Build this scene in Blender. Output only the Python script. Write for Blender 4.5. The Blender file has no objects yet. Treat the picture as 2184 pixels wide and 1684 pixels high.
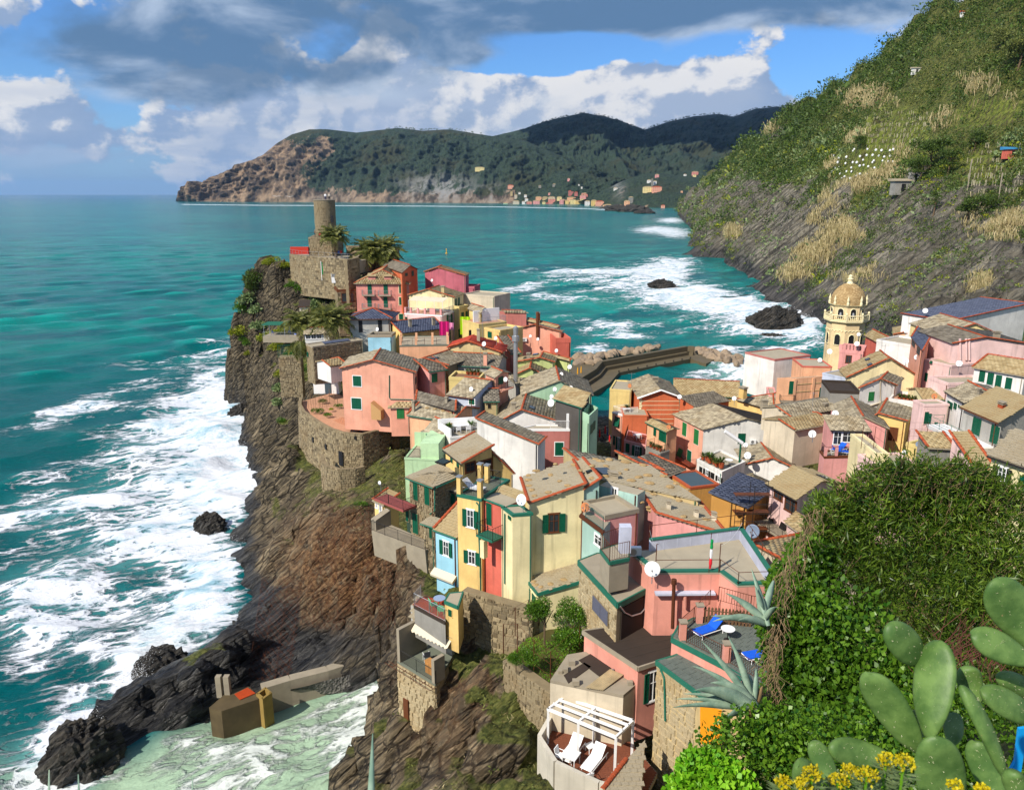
import bpy,bmesh,math,random
import numpy as np
from mathutils import Vector,Matrix
random.seed(7);rng=np.random.default_rng(7)
scn=bpy.context.scene
COL=scn.collection
R=math.radians
# camera
CAMZ,FPX,PITCH=48.0,1650.0,R(14.54)
cam=bpy.data.cameras.new("camera");camo=bpy.data.objects.new("camera",cam);COL.objects.link(camo)
cam.sensor_width=36;cam.lens=36*FPX/2184
camo.location=(0,0,CAMZ);camo.rotation_euler=(R(90)-PITCH,0,0)
cam.clip_start=0.1;cam.clip_end=200000
cam.dof.use_dof=True;cam.dof.focus_distance=75;cam.dof.aperture_fstop=6.3
scn.camera=camo
# light
SUN_AZ,SUN_EL=-134.0,42.0
sun=bpy.data.lights.new("sun",'SUN');suno=bpy.data.objects.new("sun",sun);COL.objects.link(suno)
sun.energy=4.4;sun.angle=R(0.53);sun.color=(1.0,0.93,0.82)
sd=Vector((math.sin(R(SUN_AZ))*math.cos(R(SUN_EL)),math.cos(R(SUN_AZ))*math.cos(R(SUN_EL)),math.sin(R(SUN_EL))))
suno.rotation_euler=sd.to_track_quat('Z','Y').to_euler()
scn.view_settings.view_transform='Standard';scn.view_settings.look='None'
scn.view_settings.gamma=1.0;scn.view_settings.exposure=0.5;scn.view_settings.use_curve_mapping=False
scn.cycles.max_bounces=6;scn.cycles.diffuse_bounces=3;scn.cycles.glossy_bounces=3
scn.cycles.transparent_max_bounces=6;scn.cycles.volume_bounces=0
scn.cycles.use_denoising=True
scn.cycles.sample_clamp_indirect=6
world=bpy.data.worlds.new("World");scn.world=world;world.use_nodes=True
def build_world():
 nt=world.node_tree;nt.nodes.clear();N=nt.nodes.new;L=nt.links.new
 out=N('ShaderNodeOutputWorld');bg=N('ShaderNodeBackground');L(bg.outputs[0],out.inputs[0])
 bg.inputs['Strength'].default_value=0.12
 sky=N('ShaderNodeTexSky');sky.sky_type='NISHITA';sky.sun_disc=False
 sky.sun_elevation=R(SUN_EL);sky.sun_rotation=R(SUN_AZ)
 sky.altitude=50;sky.air_density=1.0;sky.dust_density=0.3;sky.ozone_density=3.0
 tc=N('ShaderNodeTexCoord')
 def math_(op,a,b=None,c=None,clamp=False):
  m=N('ShaderNodeMath');m.operation=op;m.use_clamp=clamp
  for i,v in enumerate((a,b,c)):
   if v is None:continue
   if isinstance(v,(int,float)):m.inputs[i].default_value=v
   else:L(v,m.inputs[i])
  return m.outputs[0]
 def vmath(op,a,b):
  m=N('ShaderNodeVectorMath');m.operation=op
  for i,v in enumerate((a,b)):
   if isinstance(v,tuple):m.inputs[i].default_value=v
   else:L(v,m.inputs[i])
  return m.outputs[0]
 def noise(vec,scale,detail=8,rough=.55,dist=0.0):
  n=N('ShaderNodeTexNoise');n.inputs['Scale'].default_value=scale;n.inputs['Detail'].default_value=detail
  n.inputs['Roughness'].default_value=rough;n.inputs['Distortion'].default_value=dist
  L(vec,n.inputs['Vector']);return n.outputs['Fac']
 def ramp(fac,lo,hi):
  m=N('ShaderNodeMapRange');m.interpolation_type='SMOOTHSTEP'
  m.inputs['From Min'].default_value=lo;m.inputs['From Max'].default_value=hi
  L(fac,m.inputs['Value']);return m.outputs[0]
 def mix(f,a,b):
  m=N('ShaderNodeMix');m.data_type='RGBA'
  if isinstance(f,(int,float)):m.inputs[0].default_value=f
  else:L(f,m.inputs[0])
  for i,v in((6,a),(7,b)):
   if isinstance(v,tuple):m.inputs[i].default_value=(*v,1)
   else:L(v,m.inputs[i])
  return m.outputs[2]
 D=tc.outputs['Generated']
 sep=N('ShaderNodeSeparateXYZ');L(D,sep.inputs[0])
 el=math_('MULTIPLY',math_('ARCSINE',sep.outputs[2]),57.2958)
 az=math_('MULTIPLY',math_('ARCTAN2',sep.outputs[0],sep.outputs[1]),57.2958)
 def blob(a0,e0,ra,re,amp):
  u=math_('DIVIDE',math_('SUBTRACT',az,a0),ra);v=math_('DIVIDE',math_('SUBTRACT',el,e0),re)
  r2=math_('ADD',math_('MULTIPLY',u,u),math_('MULTIPLY',v,v))
  return math_('MULTIPLY',math_('POWER',2.71828,math_('MULTIPLY',r2,-1.0)),amp)
 def blobs(lst):
  s=None
  for b in lst:
   v=blob(*b);s=v if s is None else math_('ADD',s,v)
  return s
 stretch=vmath('MULTIPLY',D,(1.0,1.0,1.4))
 n1=noise(stretch,8.5,10,.57,.15)
 n1b=noise(vmath('ADD',stretch,(-0.012,-0.004,0.018)),8.5,10,.57,.15)
 bias1=blobs([(3.5,6.0,12,3.0,.22),(10,5.6,8,3.2,.26),(16,3.8,9,2.2,.12),(-6,6.6,5,1.6,.12),(-4.5,4.6,6,2.2,.16),(-14,5.2,8,2.2,.13),(-22,3.6,15,1.5,.2),(-12,2.2,12,1.6,.1),(24,10,5,2.4,.12),(5.4,10.0,8.0,2.2,-.4),(-2,9.5,4,1.4,-.2),(19.5,7.8,3.6,2.0,-.3),(15,6.6,6,2.6,.12),(17,12.2,4,1.6,-.1)])
 c1=math_('ADD',n1,bias1)
 m1=ramp(c1,.505,.565)
 lit=ramp(math_('SUBTRACT',n1,n1b),-.045,.06)
 body=ramp(c1,.52,.86)
 col1=mix(lit,(1.75,2.4,3.6),(5.3,5.2,5.1))
 col1=mix(math_('MULTIPLY',body,.25),col1,(4.4,4.5,4.8))
 n2=noise(vmath('MULTIPLY',D,(1.0,1.0,2.0)),4.6,8,.52,.2)
 n2b=noise(vmath('MULTIPLY',D,(1.0,1.0,2.2)),6.0,7,.55,.3)
 bias2=blobs([(-24,9.2,14,3.4,.24),(-10,12,14,2.6,.24),(12,12.2,13,2.0,.36),(8,10.6,6,1.3,.1),(-16,7.2,10,2.0,.14),(-30,6,8,1.2,.1),(2,9.2,2.2,.7,.18),(-3,9.2,2.2,.6,.16),(4.6,9.6,5.0,1.2,-.42),(18.5,7.6,4.5,2.2,-.34),(22,11.5,5,1.6,.2),(-27,4.5,12,1.6,-.2),(24,10.5,6,2.4,.12)])
 high=math_('MULTIPLY',ramp(el,13,22),.10)
 c2=math_('ADD',math_('ADD',n2,bias2),high)
 m2=ramp(c2,.55,.70)
 thick=ramp(math_('ADD',math_('ADD',n2b,blobs([(13,12.2,15,2.0,.16),(-24,8.6,12,2.0,.12),(-12,8.0,6,1.2,.08)])),math_('MULTIPLY',bias2,.16)),.40,.64)
 col2=mix(thick,(2.9,3.5,4.4),(.66,1.25,2.15))
 hz=ramp(el,9.0,-0.5)
 tint=N('ShaderNodeMix');tint.data_type='RGBA';tint.blend_type='MULTIPLY';tint.inputs[0].default_value=1
 L(sky.outputs[0],tint.inputs[6]);tint.inputs[7].default_value=(.36,.58,.86,1)
 base=mix(math_('MULTIPLY',hz,.55),tint.outputs[2],(1.9,2.9,4.3))
 veil=math_('MULTIPLY',m1,.96)
 n3=noise(vmath('MULTIPLY',D,(1.0,1.0,5.0)),5.5,7,.55,.2)
 m3=math_('MULTIPLY',ramp(n3,.36,.62),blobs([(-26,3.4,20,3.0,.85),(-10,5.0,7,2.4,.35)]),clamp=True)
 low=mix(m3,mix(veil,base,col1),mix(ramp(n3,.45,.72),(1.7,2.35,3.5),(2.7,3.2,4.2)))
 L(mix(math_('MULTIPLY',m2,.93),low,col2),bg.inputs['Color'])
build_world()
# pixels of the photograph (2184 px wide) <-> the place
SP,CP=math.sin(PITCH),math.cos(PITCH)
CROP={0:(0,0,1.0),1:(800,700,1000/2184),2:(1500,1000,1000/2184),3:(1100,1500,1000/2184),4:(1800,1600,1000/2184),5:(2300,1400,1000/2184),6:(3000,1100,1000/2184),7:(3096,1500,1000/2184),8:(2200,2100,1000/2184),12:(200,2233,1200/2184),13:(1300,2233,1200/2184),14:(2896,2233,1200/2184),15:(2600,300,1496/2184),16:(1900,650,900/2184),11:(0,1300,1200/2184)}
def px(c,x,y):
 if c==0:return(x,y)
 x0,y0,s=CROP[c]
 return((x0+x*s)/1.87546,(y0+y*s)/1.87546)
def ray(p):
 a=(p[0]-1092)/FPX;b=-(p[1]-842)/FPX
 return Vector((a,b*SP+CP,b*CP-SP))
def at_y(p,Y):
 r=ray(p);return Vector((0,0,CAMZ))+r*(Y/r.y)
def at_z(p,z):
 r=ray(p);return Vector((0,0,CAMZ))+r*((z-CAMZ)/r.z)
def project(V):
 V=np.asarray(V,float);dz=V[...,2]-CAMZ
 dep=V[...,1]*CP-dz*SP;up=V[...,1]*SP+dz*CP
 dep=np.where(dep<.1,.1,dep)
 return 1092+FPX*V[...,0]/dep,842-FPX*up/dep
 # noise in numpy
def _h(ix,iy,iz,seed):
 n=(ix.astype(np.int64)*374761393+iy.astype(np.int64)*668265263+iz.astype(np.int64)*2147483647+seed*1274126177)&0xffffffff
 n=((n^(n>>13))*1274126177)&0xffffffff
 n=((n^(n>>16))*2246822519)&0xffffffff
 return((n^(n>>15))&0xffffff)/float(0xffffff)
def vnoise(P,seed=0):
 P=np.asarray(P,float);i=np.floor(P);f=P-i;f=f*f*f*(f*(f*6-15)+10)
 ix,iy,iz=(i[...,k].astype(np.int64)for k in range(3));fx,fy,fz=f[...,0],f[...,1],f[...,2]
 def c(a,b,d):return _h(ix+a,iy+b,iz+d,seed)
 x00=c(0,0,0)*(1-fx)+c(1,0,0)*fx;x10=c(0,1,0)*(1-fx)+c(1,1,0)*fx
 x01=c(0,0,1)*(1-fx)+c(1,0,1)*fx;x11=c(0,1,1)*(1-fx)+c(1,1,1)*fx
 return((x00*(1-fy)+x10*fy)*(1-fz)+(x01*(1-fy)+x11*fy)*fz)*2-1
def fbm(P,octv=4,seed=0,rough=.5,ridged=False):
 P=np.asarray(P,float);s=0;a=1;t=0
 for o in range(octv):
  n=vnoise(P*2.03**o+17.3*o,seed+o)
  if ridged:n=1-2*np.abs(n)
  s=s+a*n;t+=a;a*=rough
 return s/t
def sstep(x,a,b):
 t=np.clip((x-a)/(b-a),0,1);return t*t*(3-2*t)
 # objects
def tag(o,label=None,cat=None,group=None,kind=None):
 if label:o['label']=label
 if cat:o['category']=cat
 if group:o['group']=group
 if kind:o['kind']=kind
 return o
def thing(name,label,cat,loc=(0,0,0),group=None):
 o=bpy.data.objects.new(name,None);COL.objects.link(o);o.location=loc;o.empty_display_size=.2
 return tag(o,label,cat,group)
def root_loc(p):
 l=Vector((0,0,0))
 while p is not None:l=l+p.location;p=p.parent
 return l
def mesh_np(V,F,smooth=False):
 """V (n,3); F list of tuples or (m,k) array"""
 me=bpy.data.meshes.new("mesh");V=np.asarray(V,np.float32)
 if isinstance(F,np.ndarray):
  m,k=F.shape
  me.vertices.add(len(V));me.vertices.foreach_set('co',V.ravel())
  me.loops.add(m*k);me.loops.foreach_set('vertex_index',F.astype(np.int32).ravel())
  me.polygons.add(m);me.polygons.foreach_set('loop_start',np.arange(0,m*k,k,dtype=np.int32))
  me.polygons.foreach_set('loop_total',np.full(m,k,np.int32))
  me.update(calc_edges=True)
 else:
  me.from_pydata([tuple(v)for v in V.tolist()],[],F)
 if smooth:me.polygons.foreach_set('use_smooth',np.ones(len(me.polygons),bool))
 return me
def add(name,me,mat,parent=None,kind=None):
 """link a mesh given in world coordinates; children are shifted to their thing's base"""
 o=bpy.data.objects.new(name,me);COL.objects.link(o)
 if mat is not None and len(me.materials)==0:me.materials.append(mat)
 if parent is not None:
  o.parent=parent;l=root_loc(parent)
  if l.length>0:me.transform(Matrix.Translation(-l))
 if kind:o['kind']=kind
 return o
def base_to(o,p):
 """move the origin of a top-level mesh to its base point"""
 p=Vector(p);o.data.transform(Matrix.Translation(-p));o.location=p;return o
class MB:
 def __init__(s):s.v=[];s.f=[]
 def poly(s,pts):
  i=len(s.v);s.v+=[tuple(p)for p in pts];s.f.append(tuple(range(i,i+len(pts))));return s
 def hexa(s,b,t):
  i=len(s.v);s.v+=[tuple(p)for p in b]+[tuple(p)for p in t];n=len(b)
  s.f.append(tuple(i+k for k in reversed(range(n))));s.f.append(tuple(i+n+k for k in range(n)))
  for k in range(n):
   j=(k+1)%n;s.f.append((i+k,i+j,i+n+j,i+n+k))
  return s
 def box(s,c,sz,ax=None):
  c=Vector(c);X,Y,Z=ax if ax else(Vector((1,0,0)),Vector((0,1,0)),Vector((0,0,1)))
  X=X*sz[0]/2;Y=Y*sz[1]/2;Z=Z*sz[2]/2
  q=[c-X-Y,c+X-Y,c+X+Y,c-X+Y]
  return s.hexa([p-Z for p in q],[p+Z for p in q])
 def tube(s,pts,r,n=6,r2=None):
  pts=[Vector(p)for p in pts];i0=len(s.v);m=len(pts)
  up=Vector((0,0,1))
  for k,p in enumerate(pts):
   d=(pts[min(k+1,m-1)]-pts[max(k-1,0)])
   if d.length<1e-9:d=Vector((0,0,1))
   d.normalize();a=d.cross(up if abs(d.z)<.95 else Vector((1,0,0))).normalized();b=d.cross(a)
   rr=r if r2 is None else r+(r2-r)*k/max(1,m-1)
   for j in range(n):
    t=2*math.pi*j/n;s.v.append(tuple(p+(a*math.cos(t)+b*math.sin(t))*rr))
  for k in range(m-1):
   for j in range(n):
    j2=(j+1)%n;s.f.append((i0+k*n+j,i0+k*n+j2,i0+(k+1)*n+j2,i0+(k+1)*n+j))
  s.f.append(tuple(i0+j for j in reversed(range(n))));s.f.append(tuple(i0+(m-1)*n+j for j in range(n)))
  return s
 def lathe(s,c,prof,n=12):
  c=Vector(c);i0=len(s.v);m=len(prof)
  for(r,z)in prof:
   for j in range(n):
    t=2*math.pi*j/n;s.v.append((c.x+r*math.cos(t),c.y+r*math.sin(t),c.z+z))
  for k in range(m-1):
   for j in range(n):
    j2=(j+1)%n;s.f.append((i0+k*n+j,i0+k*n+j2,i0+(k+1)*n+j2,i0+(k+1)*n+j))
  s.f.append(tuple(i0+j for j in reversed(range(n))));s.f.append(tuple(i0+(m-1)*n+j for j in range(n)))
  return s
 def mesh(s,smooth=False):
  me=bpy.data.meshes.new("mesh");me.from_pydata(s.v,[],s.f);me.update()
  if smooth:me.polygons.foreach_set('use_smooth',np.ones(len(me.polygons),bool))
  return me
 def add(s,name,mat,parent=None,kind=None,smooth=False):
  return add(name,s.mesh(smooth),mat,parent,kind)
  # materials
def lin(r,g,b,k=1.0):
 f=lambda c:(c/255/12.92 if c<=10 else((c/255+.055)/1.055)**2.4)*k
 return(f(r),f(g),f(b))
MATS={}
class NT:
 def __init__(s,name):
  s.m=bpy.data.materials.new(name);s.m.use_nodes=True;s.t=s.m.node_tree;s.t.nodes.clear()
  s.out=s.t.nodes.new('ShaderNodeOutputMaterial');s.b=s.t.nodes.new('ShaderNodeBsdfPrincipled')
  s.L(s.b.outputs[0],s.out.inputs[0]);s.b.inputs['Specular IOR Level'].default_value=.3
 def N(s,t):return s.t.nodes.new(t)
 def L(s,a,b):s.t.links.new(a,b)
 def set(s,node,i,v):
  if isinstance(v,tuple):node.inputs[i].default_value=(*v,1)if len(v)==3 and node.inputs[i].type=='RGBA' else v
  elif isinstance(v,(int,float)):node.inputs[i].default_value=v
  else:s.L(v,node.inputs[i])
 def coord(s,kind='Object',scale=(1,1,1),rot=(0,0,0)):
  if kind=='World':src=s.N('ShaderNodeNewGeometry').outputs['Position']
  else:src=s.N('ShaderNodeTexCoord').outputs[kind]
  mp=s.N('ShaderNodeMapping');mp.inputs['Scale'].default_value=scale;mp.inputs['Rotation'].default_value=rot
  if tuple(rot)==(0,0,0):s.L(src,mp.inputs[0]);return mp.outputs[0]
  mp.inputs['Scale'].default_value=(1,1,1);s.L(src,mp.inputs[0]);m2=s.N('ShaderNodeVectorMath');m2.operation='MULTIPLY';s.L(mp.outputs[0],m2.inputs[0]);m2.inputs[1].default_value=scale;return m2.outputs[0]
 def noise(s,vec,scale,detail=5,rough=.55,dist=0,ty=None):
  n=s.N('ShaderNodeTexNoise')
  if ty:n.noise_type=ty
  s.L(vec,n.inputs['Vector'])
  n.inputs['Scale'].default_value=scale;n.inputs['Detail'].default_value=detail;n.inputs['Roughness'].default_value=rough;n.inputs['Distortion'].default_value=dist
  return n.outputs['Fac']
 def rng(s,f,lo,hi,a=0.,b=1.,smooth=True):
  m=s.N('ShaderNodeMapRange');m.interpolation_type='SMOOTHSTEP' if smooth else 'LINEAR'
  s.set(m,0,f);s.set(m,1,lo);s.set(m,2,hi);s.set(m,3,a);s.set(m,4,b);return m.outputs[0]
 def mix(s,f,a,b,bt='MIX'):
  m=s.N('ShaderNodeMix');m.data_type='RGBA';m.blend_type=bt
  s.set(m,0,f);s.set(m,6,a);s.set(m,7,b);return m.outputs[2]
 def math(s,op,a,b=0.,clamp=False):
  m=s.N('ShaderNodeMath');m.operation=op;m.use_clamp=clamp;s.set(m,0,a);s.set(m,1,b);return m.outputs[0]
 def attr(s,name):
  a=s.N('ShaderNodeAttribute');a.attribute_name=name;return a
 def island(s):return s.N('ShaderNodeNewGeometry').outputs['Random Per Island']
 def bump(s,h,strength=.5,dist=.05):
  b=s.N('ShaderNodeBump');b.inputs['Strength'].default_value=strength;b.inputs['Distance'].default_value=dist
  s.L(h,b.inputs['Height']);s.L(b.outputs[0],s.b.inputs['Normal']);return b
 def done(s,col=None,rough=.8):
  if col is not None:s.set(s.b,'Base Color',col)
  s.set(s.b,'Roughness',rough);MATS[s.m.name]=s.m;return s.m
def plain(name,col,rough=.6,metal=0.,var=.12,scale=6.,bump=0.):
 if name in MATS:return MATS[name]
 t=NT(name);v=t.coord();n=t.noise(v,scale,4)
 c=t.mix(n,tuple(x*(1-var)for x in col),tuple(min(1,x*(1+var))for x in col))
 t.b.inputs['Metallic'].default_value=metal
 if bump:t.bump(n,bump,.02)
 return t.done(c,rough)
def plaster(name,col,dirt=.35):
 if name in MATS:return MATS[name]
 t=NT(name);w=t.coord('World')
 big=t.noise(w,.35,5,.6);fine=t.noise(w,4.,5,.65)
 st=t.noise(t.coord('World',(2.2,2.2,.16)),1.0,5,.6)
 c=t.mix(t.rng(big,.3,.7),tuple(x*.80 for x in col),tuple(min(.85,x*1.08+.01)for x in col))
 c=t.mix(t.math('MULTIPLY',t.rng(fine,.35,.75),.3),c,tuple(x*.8 for x in col))
 c=t.mix(t.math('MULTIPLY',t.rng(st,.50,.74),dirt),c,(col[0]*.42+.02,col[1]*.42+.018,col[2]*.42+.014))
 t.bump(fine,.25,.03)
 return t.done(c,.92)
 # rock and scrub materials
def rock_mat(name,tones,dip,sc=1.0,green=0.,rust=False,bumpd=.35):
 t=NT(name)
 w=t.coord('World',(1,1,1),dip)
 ly=t.noise(t.coord('World',(.30*sc,.30*sc,2.6*sc),dip),1.0,9,.66,.5)
 wv=t.N('ShaderNodeTexWave');wv.wave_type='BANDS';wv.bands_direction='Z';wv.wave_profile='SAW';t.L(t.coord('World',(.5,.5,1),dip),wv.inputs['Vector']);wv.inputs['Scale'].default_value=.42*sc;wv.inputs['Distortion'].default_value=5.5;wv.inputs['Detail'].default_value=5;wv.inputs['Detail Scale'].default_value=.55;wv.inputs['Detail Roughness'].default_value=.62
 ly2=wv.outputs['Fac']
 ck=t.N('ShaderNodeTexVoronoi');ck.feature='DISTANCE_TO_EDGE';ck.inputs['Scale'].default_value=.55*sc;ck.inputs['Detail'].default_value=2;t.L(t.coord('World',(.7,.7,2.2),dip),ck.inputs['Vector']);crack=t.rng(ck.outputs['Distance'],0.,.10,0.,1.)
 big=t.noise(w,.09*sc,6,.6);fine=t.noise(w,2.2*sc,6,.7)
 c=t.mix(t.rng(ly,.32,.68),tones[0],tones[1])
 c=t.mix(t.rng(big,.42,.64),c,tones[2])
 c=t.mix(t.math('MULTIPLY',t.rng(fine,.54,.74),.75),c,tones[3])
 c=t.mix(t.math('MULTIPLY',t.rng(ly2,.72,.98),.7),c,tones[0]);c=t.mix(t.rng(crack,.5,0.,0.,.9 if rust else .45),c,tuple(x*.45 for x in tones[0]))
 if not rust:sp=t.N('ShaderNodeSeparateXYZ');t.L(t.N('ShaderNodeNewGeometry').outputs['Position'],sp.inputs[0]);c=t.mix(t.rng(t.math('ADD',sp.outputs[2],t.math('MULTIPLY',big,-16.)),4.,-3.),c,t.mix(t.rng(ly,.4,.65),(.02,.02,.02),(.11,.10,.09)))
 if rust:
  a=t.attr('rust').outputs['Fac']
  rn=t.noise(t.coord('World',(1,1,.45)),.8,6,.65)
  c=t.mix(t.math('MULTIPLY',a,t.rng(rn,.25,.6)),c,t.mix(t.rng(fine,.3,.7),lin(96,58,34,.6),lin(186,142,96,.72)))
  wet=t.attr('wet').outputs['Fac']
  c=t.mix(wet,c,t.mix(t.rng(ly,.4,.7),(.016,.016,.017),(.10,.095,.085)))
  t.set(t.b,'Roughness',t.math('SUBTRACT',.9,t.math('MULTIPLY',wet,.5)))
 if green:
  ga=t.attr('green').outputs['Fac']
  gn=t.noise(t.coord('World'),.5*sc,7,.65)
  gm=t.rng(t.math('ADD',t.math('MULTIPLY',ga,.75),t.math('MULTIPLY',gn,.55)),.55,.72)
  gc=t.mix(t.rng(fine,.35,.7),lin(74,84,32,.75),lin(132,132,66,.75))
  c=t.mix(t.math('MULTIPLY',gm,green),c,gc)
 if not rust:
  va=t.attr('vine').outputs['Fac'];c=t.mix(t.math('MULTIPLY',va,.85),c,t.mix(t.rng(fine,.35,.65),lin(96,116,36,.8),lin(146,154,66,.8)));ra=t.attr('riser').outputs['Fac'];c=t.mix(ra,c,lin(84,74,54,.75))
 h=t.math('ADD',t.math('MULTIPLY',ly,1.1),t.math('ADD',t.math('MULTIPLY',ly2,.55),t.math('ADD',t.math('MULTIPLY',fine,.35),t.math('MULTIPLY',crack,.35))))
 t.bump(h,1.0,bumpd)
 m=t.done(c,.9)
 if rust:
  pass
 return m
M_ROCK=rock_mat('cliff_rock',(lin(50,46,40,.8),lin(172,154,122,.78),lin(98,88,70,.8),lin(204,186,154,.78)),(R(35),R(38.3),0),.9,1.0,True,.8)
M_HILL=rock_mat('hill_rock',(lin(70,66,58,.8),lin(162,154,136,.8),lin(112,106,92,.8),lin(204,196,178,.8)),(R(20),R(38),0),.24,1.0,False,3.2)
# Laplace-filled terrain from traced lines
def fill(nx,ny,fixed_mask,fixed_val,iters=260):
 """relax a grid between fixed cells, coarse to fine"""
 lv=[];m,v=fixed_mask.astype(float),np.where(fixed_mask,fixed_val,0.0)
 while min(m.shape)>12:
  lv.append((m,v));a,b=m.shape;a2,b2=a//2*2,b//2*2
  mm=m[:a2,:b2].reshape(a2//2,2,b2//2,2).sum((1,3));vv=v[:a2,:b2].reshape(a2//2,2,b2//2,2).sum((1,3))
  v=np.where(mm>0,vv/np.maximum(mm,1),0.0);m=(mm>0).astype(float)
 lv.append((m,v));z=np.full(lv[-1][0].shape,v[m>0].mean()if(m>0).any()else 0.0)
 for k,(m,v)in enumerate(reversed(lv)):
  if z.shape!=m.shape:
   z=np.repeat(np.repeat(z,2,0),2,1);pa,pb=m.shape[0]-z.shape[0],m.shape[1]-z.shape[1]
   z=np.pad(z,((0,max(0,pa)),(0,max(0,pb))),mode='edge')[:m.shape[0],:m.shape[1]]
  f=m>0
  for _ in range(iters if k<5 else 70):
   z=np.where(f,v,z);p=np.pad(z,1,mode='edge')
   z=(p[:-2,1:-1]+p[2:,1:-1]+p[1:-1,:-2]+p[1:-1,2:])*.25
  z=np.where(f,v,z)
 return z
def inpoly(X,Y,poly):
 r=np.zeros(X.shape,bool);n=len(poly);j=n-1
 for i in range(n):
  xi,yi=poly[i];xj,yj=poly[j]
  c=((yi>Y)!=(yj>Y))&(X<(xj-xi)*(Y-yi)/(yj-yi+1e-12)+xi);r^=c;j=i
 return r
def grid_faces(nx,ny):
 a=np.arange(nx*ny).reshape(nx,ny);return np.stack([a[:-1,:-1],a[1:,:-1],a[1:,1:],a[:-1,1:]],-1).reshape(-1,4)
def setattr_(me,name,val):
 a=me.attributes.new(name,'FLOAT','POINT');a.data.foreach_set('value',np.asarray(val,np.float32).ravel())
def normals_of(Z,P):
 du=np.gradient(P,axis=0);dv=np.gradient(P,axis=1);n=np.cross(du,dv);return n/(np.linalg.norm(n,axis=-1,keepdims=True)+1e-9)
W2=lambda p,z=0:at_z(p,z)
shore_px=[(136,1652),(142,1612),(189,1556),(215,1496),(262,1458),(322,1430),(400,1386),(446,1366),(492,1335),(486,1328),(458,1290),(449,1252),(458,1202),(457,1186),(470,1150),(488,1104),(500,1077),(527,1040),(528,977),(508,951),(512,916),(524,892),(524,868),(514,835),(508,815)]
shore=[tuple(W2(p).xy)for p in shore_px]+[(-70,196),(-66,212),(-45,222),(-20,224),(0,226),(14,232)]
shore+=[tuple(W2(p).xy)for p in[(1222,775),(1232,800),(1240,842),(1262,868),(1285,905),(1322,905),(1420,850),(1560,842),(1660,842),(1725,812),(1764,772),(1768,752)]]+[(125,262),(150,300)]
shore+=[(150,-40),(-60,-40),(-40,10),(-30,40)]
bay=[(700,1800),(722,1690),(748,1592),(800,1542),(846,1500),(848,1462),(760,1474),(700,1476),(645,1480),(575,1500),(443,1532),(414,1541),(358,1584),(312,1614),(271,1632),(221,1650)]
shore+=[tuple(W2(p).xy)for p in bay]
cliff=[(566,546,176),(545,575,176),(530,592,176),(520,640,176),(512,665,176),(502,706,177),(498,745,179),(499,780,181),(508,815,184),(590,560,172),(622,600,170),(640,560,176),(600,640,170),(600,700,165),(560,700,171),(560,760,169),(540,820,172),(560,850,160),(590,780,160),(620,740,155),(650,705,158),(540,930,146),(560,960,137),(600,900,134),(590,830,148),(640,800,140),(600,980,126),(560,1010,127),(545,1035,124),(690,570,176),(640,650,166),(700,640,166),(740,600,172),(680,700,158),(740,745,145),(690,790,138),(625,950,112),(655,1000,106),(700,1050,94),(760,1080,84),(800,1060,88),(600,1010,116),(560,1080,112),(600,1080,104),(660,1100,93),(520,1110,110),(515,1170,101),(560,1160,97),(620,1160,90),(700,1150,83),(760,1140,78.5),(830,1142,69),(500,1230,92),(560,1250,86.5),(640,1250,81.5),(740,1250,76),(800,1220,72),(840,1200,68),(500,1290,86),(560,1310,80),(640,1320,77),(740,1320,75),(840,1290,69.5),(840,1330,71.5),(900,1230,62),(880,1160,65),(930,1260,58),(600,1370,75.5),(680,1360,75),(760,1350,74),(520,1330,78),(499,1347,72),(470,1378,68.5),(446,1398,66.5),(410,1412,66),(370,1440,65),(312,1453,64.5),(253,1477,63.5),(215,1506,62.5),(180,1580,59.5),(165,1600,59),(400,1480,64),(330,1520,63),(460,1450,66),(520,1420,70),(560,1400,72),(842,1516,52),(870,1535,49.5),(800,1560,52),(757,1603,53),(742,1684,50.5),(927,1542,47),(986,1400,51.5),(960,1460,49),(1030,1337,53),(1060,1420,47),(1074,1571,41),(1020,1500,45),(986,1630,43.5),(869,1630,47.5),(810,1674,48),(900,1680,45),(1103,1659,38),(1060,1684,39),(980,1280,56),(1000,1240,57.5),(1040,1260,56),(1130,1684,36.5)]
inner=[(20,160,1.6),(16,140,2),(18,120,3),(17,105,4),(20,92,5),(12,200,2),(4,185,5),(0,165,12),(-12,170,20),(-25,175,28),(-40,182,33),(-45,190,33),(-38,198,30),(-5,140,12),(-18,145,19),(-12,115,13),(2,120,9),(2,100,8),(-5,90,12),(-16,100,14),(-12,72,14),(-4,66,14),(6,62,13),(12,75,8),(10,52,12),(6,46,12),(14,44,14),(5,40,12),(12,36,13),(4,34,12.5),(18,52,11),(26,70,8),(28,95,5),(40,110,6),(50,130,4),(60,150,3),(70,180,4),(55,160,3),(40,160,1.5),(70,130,10),(90,130,18),(100,150,22),(60,100,11),(45,80,12),(60,75,18),(80,90,22),(100,100,30),(30,55,17),(45,55,22),(130,100,45),(140,140,30),(110,180,6),(84,190,1.5),(125,240,4),(0,0,44.5),(0,6,40.5),(0,12,34),(0,20,24.5),(0,27,16),(-6,6,39),(-8,14,30),(-12,24,22),(-20,34,10),(-25,10,30),(5,1,45.5),(9,6,44),(6,12,37),(10,18,30),(8,26,17),(16,26,27),(16,14,40),(25,20,40),(35,30,38),(60,20,55),(60,50,40),(100,40,60),(20,-20,52),(-20,-20,45),(140,-20,75)]
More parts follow.
